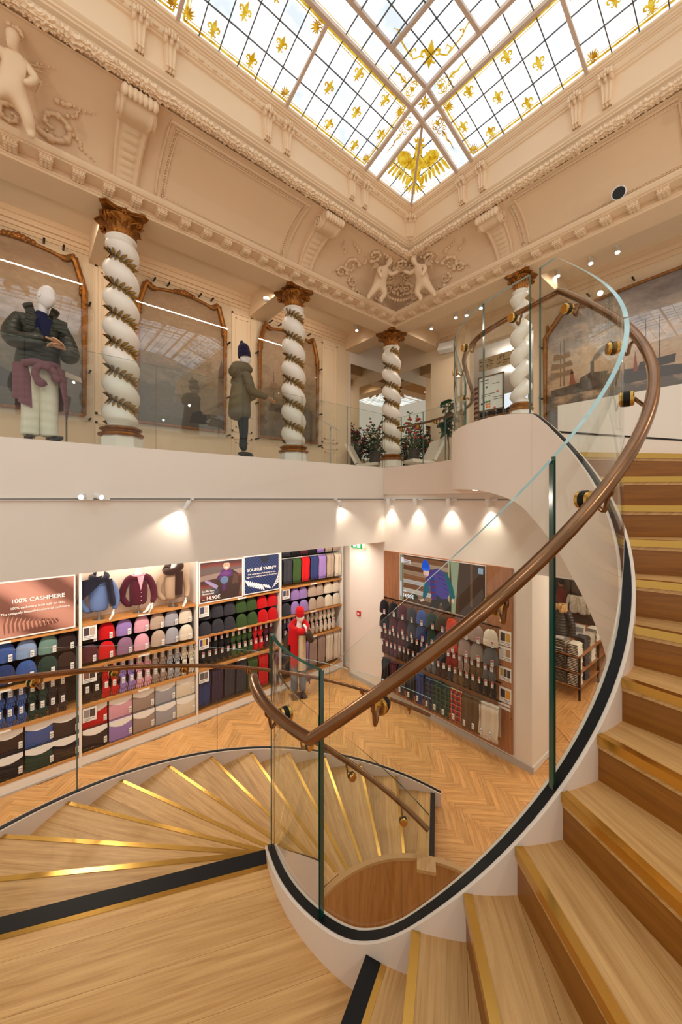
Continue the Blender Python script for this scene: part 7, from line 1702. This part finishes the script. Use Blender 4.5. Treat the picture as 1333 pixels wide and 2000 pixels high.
for (s, y, z, sz) in (('Services', 4.75, 2.83, .05), ('Repair', 4.64, 2.76, .035), ('Alterations', 4.45, 2.72, .03), ('1', 4.75, 2.42, .14), ('WOMEN, MEN, KIDS', 4.66, 2.50, .034), ('Accessories', 4.66, 2.46, .028), ('Open daily', 4.42, 2.40, .03), ('10-20 h', 4.42, 2.35, .03), ('Sunday', 4.30, 2.40, .026), ('11-19 h', 4.30, 2.35, .026)): rtext(s, y, z, sz, 8.448, t)
for k, (y, z, c) in enumerate(((4.60, 2.68, (40, 110, 90)), (4.66, 2.33, (40, 60, 60)), (4.60, 2.33, (40, 110, 70)), (4.53, 2.33, (60, 140, 60)), (4.60, 2.27, (236, 120, 40)), (4.53, 2.27, (236, 130, 60)), (4.60, 2.21, (236, 120, 40)), (4.53, 2.21, (236, 150, 80)), (4.72, 2.30, (30, 60, 110)), (4.33, 2.53, (200, 80, 50)), (4.40, 2.16, (200, 50, 60)))): O('pictogram', MB().bb((8.447, y - .025, z - .022), (8.45, y + .025, z + .022)), pm_(c), t)
t = E('light_box', (10.5, 5.0, 2.7), 'bright white advert light box hanging behind the notice board', 'sign'); O('face', MB().bb((10.5, 4.55, 2.58), (10.56, 5.25, 3.02)), emis('light box', (.9, .93, 1.0), 1.0), t)
for k in range(4): O('print', MB().bb((10.494, 4.62 + .07 * k, 2.64), (10.50, 4.64 + .07 * k, 2.76 - .02 * (k % 2))), pm_((60, 64, 90)), t)
t = E('shelf_unit', (9.4, 4.8, ZU), 'pale shelf of folded dark trousers seen under the notice board', 'shelving')
O('side', MB().bb((9.3, 4.28, ZU), (9.7, 4.31, 2.34)), M_TRIM, t); O('side', MB().bb((9.3, 5.34, ZU), (9.7, 5.37, 2.34)), M_TRIM, t)
for z in (1.75, 1.97, 2.19): O('shelf', MB().bb((9.3, 4.31, z - .02), (9.7, 5.34, z)), M_SHELFW, t)
k = 0
for z in (1.75, 1.97, 2.19):
    for y in (4.45, 4.70, 4.95, 5.2):
        for q in range(3):
            c = [(34, 34, 40), (96, 56, 48), (70, 64, 66), (52, 52, 58)][(int(y * 4) + q) % 4]; mb = MB(); mb.grid(lambda u, v: (9.32 + .3 * v - (.02 if u in (0, 1) else .0), y - .11 + .22 * u, z + .05 * q + .002 + .046 * sin(pi * min(1, max(0, u * 1.0))) ** .25), 6, 3); mb.grid(lambda u, v: (9.32, y - .11 + .22 * u, z + .05 * q + .002 + v * .046 * sin(pi * u) ** .25), 6, 2); k += 1
            tag(O('folded_trousers', mb, mat('cloth %d %d %d' % c, srgb(*c), .9), loc=(9.45, y, z + .05 * q)), '%s folded trousers, %s of its pile, %s pile on the %s shelf' % ({(34, 34, 40): 'black', (96, 56, 48): 'rust brown', (70, 64, 66): 'taupe', (52, 52, 58): 'dark grey'}[c], ('lowest', 'middle', 'top')[q], ('first', 'second', 'third', 'fourth')[int((y - 4.4) * 4)], ('lower', 'middle', 'upper')[int((z - 1.7) * 5)]), 'trousers', 'folded trousers on the far shelf')
t = E('striped_drape', (9.1, 5.25, ZU), 'roll of striped pink and brown cloth beside the notice board', 'cloth'); mb = MB(); mb.lathe([(.10, 0), (.10, 2.45), (0, 2.45)], 16, cap=True); tw = NT('striped cloth'); b_ = tw.n('BsdfPrincipled', i_Roughness=.8); tc_ = tw.n('TexCoord'); w_ = tw.n('TexWave', bands_direction='DIAGONAL', i_Scale=5.0); tw.l(tc_.outputs['Object'], w_.inputs['Vector']); tw.l(tw.ramp(w_.outputs[0], [(.45, srgb(110, 72, 62)), (.55, srgb(206, 166, 150))]), b_.inputs['Base Color']); O('cloth_roll', mb, tw.done(b_.outputs[0]), t, world=False)

# ================================================================ next room downstairs
tb = E('display_table', (9.6, 3.2, ZF), 'tiered brown display table stacked with folded shirts beyond the wall end', 'table')
for z in (.27, .58, .92): O('shelf', MB().bb((8.94, 2.78, ZF + z - .02), (11.4, 3.95, ZF + z)), M_PANELW, tb)
for x in (8.97, 10.2, 11.37):
    for y in (2.80, 3.92): O('leg', MB().bb((x - .02, y - .02, ZF), (x + .02, y + .02, ZF + .92)), M_DARKMET, tb)
def stack(x, y, z, n, cols, what, grp, w=.22, d=.28):
    for q in range(n):
        c = cols[q % len(cols)]; h = .034; mb = MB(); jx, jy = rng.uniform(-.008, .008), rng.uniform(-.008, .008)
        mb.grid(lambda u, v: (x + jx - d / 2 + d * v, y + jy - w / 2 + w * u, z + h * q + .001 + h * .94 * (sin(pi * u) ** .22)), 8, 4); mb.grid(lambda u, v: (x + jx - d / 2, y + jy - w / 2 + w * u, z + h * q + .001 + v * h * .94 * (sin(pi * u) ** .22)), 8, 2); mb.bb((x + jx - d / 2, y + jy - w / 2 + .01, z + h * q + .001), (x + jx + d / 2, y + jy + w / 2 - .01, z + h * q + h * .5))
        tag(O('folded_shirt', mb, mat('shirt %d %d %d' % c, srgb(*c), .85, var=.06, vscale=30), loc=(x, y, z + h * q)), '%s shirt, %s from the bottom, %s' % ({(226, 220, 208): 'cream', (120, 116, 112): 'grey', (60, 60, 68): 'charcoal', (190, 176, 160): 'sand'}[c], ORD[q], what), 'shirt', grp)
stack(9.1, 3.18, ZF + .92, 8, [(190, 176, 160), (120, 116, 112)], 'sand and grey pile on the table top', 'folded shirts on the display table'); stack(9.1, 2.93, ZF + .92, 7, [(226, 220, 208)], 'cream pile on the table top corner', 'folded shirts on the display table'); stack(9.1, 3.18, ZF + .58, 8, [(120, 116, 112)], 'grey pile on the middle tier', 'folded shirts on the display table'); stack(9.1, 2.93, ZF + .58, 8, [(226, 220, 208)], 'cream pile on the middle tier corner', 'folded shirts on the display table'); stack(9.1, 3.18, ZF + .27, 7, [(120, 116, 112)], 'grey pile on the lowest tier', 'folded shirts on the display table'); stack(9.1, 2.93, ZF + .27, 7, [(226, 220, 208)], 'cream pile on the lowest tier corner', 'folded shirts on the display table')
stack(9.55, 2.95, ZF + .92, 8, [(60, 60, 68)], 'charcoal pile behind the cream corner pile', 'folded shirts on the display table'); stack(9.95, 2.95, ZF + .92, 7, [(190, 176, 160)], 'sand pile behind the charcoal pile', 'folded shirts on the display table'); stack(10.4, 2.95, ZF + .92, 8, [(226, 220, 208)], 'cream pile farther along the table', 'folded shirts on the display table'); stack(9.55, 2.93, ZF + .58, 8, [(60, 60, 68)], 'charcoal pile on the middle tier', 'folded shirts on the display table'); stack(9.95, 2.93, ZF + .58, 8, [(226, 220, 208)], 'cream pile on the middle tier behind the charcoal', 'folded shirts on the display table'); stack(9.55, 2.93, ZF + .27, 8, [(60, 60, 68)], 'charcoal pile on the lowest tier', 'folded shirts on the display table')
b4 = E('bust_mannequin', (9.45, 3.38, ZF + .92), 'dark quilted coat with tan collar on a bust on the display table', 'mannequin'); skin('coat', [chain([(0, 0, .05), (0, 0, .3), (0, 0, .62), (0, 0, .80)], [(.2, .24), (.21, .25), (.18, .22), (.1, .12)]), chain([(0, -.2, .76), (-.02, -.29, .5), (-.03, -.3, .2)], [.08, .075, .06]), chain([(0, .2, .76), (-.02, .29, .5), (-.03, .3, .2)], [.08, .075, .06])], puffer_mat('charcoal coat', (44, 42, 46), 5, .5), b4, [(0, 3, 1, 0), (0, 3, 2, 0)]); mb = MB(); [mb.ball((-.05 + rng.uniform(-.1, .1), rng.uniform(-.17, .17), .84 + rng.uniform(-.04, .06)), (.05, .05, .06), 6, 4) for k in range(26)]; O('collar', mb, mat('tan shearling', srgb(206, 164, 112), .9), b4, world=False)
p = Print('wall_poster', 4.45, 3.95, -3.05, -2.27, 12.0, 'dark poster of a woman in profile in the next room', pm_((54, 46, 42)), 'X'); p.ell(.22, .60, .07, .09, pm_((150, 100, 80))); p.ell(.25, .66, .09, .09, pm_((24, 20, 20))); p.poly([(.05, .05), (.40, .05), (.36, .40), (.26, .50), (.14, .48)], pm_((110, 44, 40)))
S('wall_display', MB().bb((12.0, 3.3, ZF), (12.1, 6.0, -0.95)), mat('dark display wall', srgb(74, 58, 48), .8), 'dark display wall of the next room')
t = E('clothes_rail', (11.85, 3.74, -2.62), 'thin dark rail on the display wall carrying the pale jackets', 'rail'); mb = MB(); mb.tube([(11.85, 3.45, -2.63), (11.85, 4.0, -2.63)], .012, 8); O('bar', mb, M_DARKMET, t)
for y in (3.47, 3.98): mb = MB(); mb.tube([(11.85, y, -2.63), (12.0, y, -2.63)], .010, 6); O('wall_arm', mb, M_DARKMET, t)
for i, (y, z) in enumerate(((3.86, -2.66), (3.62, -2.66))):
    t = E('hanging_jacket', (11.85, y, z), 'pale patterned jacket hanging on the dark wall, %s of two' % ('first' if i == 0 else 'second'), 'jacket', 'pale jackets in the next room'); skin('jacket_body', [chain([(0, 0, -.55), (0, 0, -.3), (0, 0, -.05)], [(.06, .11), (.06, .11), (.05, .09)]), chain([(0, -.10, -.05), (-.02, -.15, -.3), (-.02, -.15, -.5)], [.045, .04, .035]), chain([(0, .10, -.05), (-.02, .15, -.3), (-.02, .15, -.5)], [.045, .04, .035])], mat('pale camouflage', srgb(206, 196, 178), .85, var=.3, vscale=12), t, [(0, 2, 1, 0), (0, 2, 2, 0)], 1)
for i, (x, y, z, w) in enumerate(((9.7, 3.05, -2.98, .26), (9.0, 3.2, -3.12, .16))):
    t = E('table_sign', (x, y, z - .12), ('white price sign standing on the shirt piles', 'small white photo card leaning on the bust table')[i], 'sign'); O('card', MB().box((x, y, z), (.012, w, .26), Matrix.Rotation(.25, 3, 'Y')), M_PAPER, t); O('print', MB().box((x - .009, y, z + .02), (.002, w * .8, .10), Matrix.Rotation(.25, 3, 'Y')), pm_((150, 146, 142)), t)
# ---------------------------------------------------------------- heights from the shop floor
for o in list(scene.objects):
    if o.parent is None: o.location.z += ZG
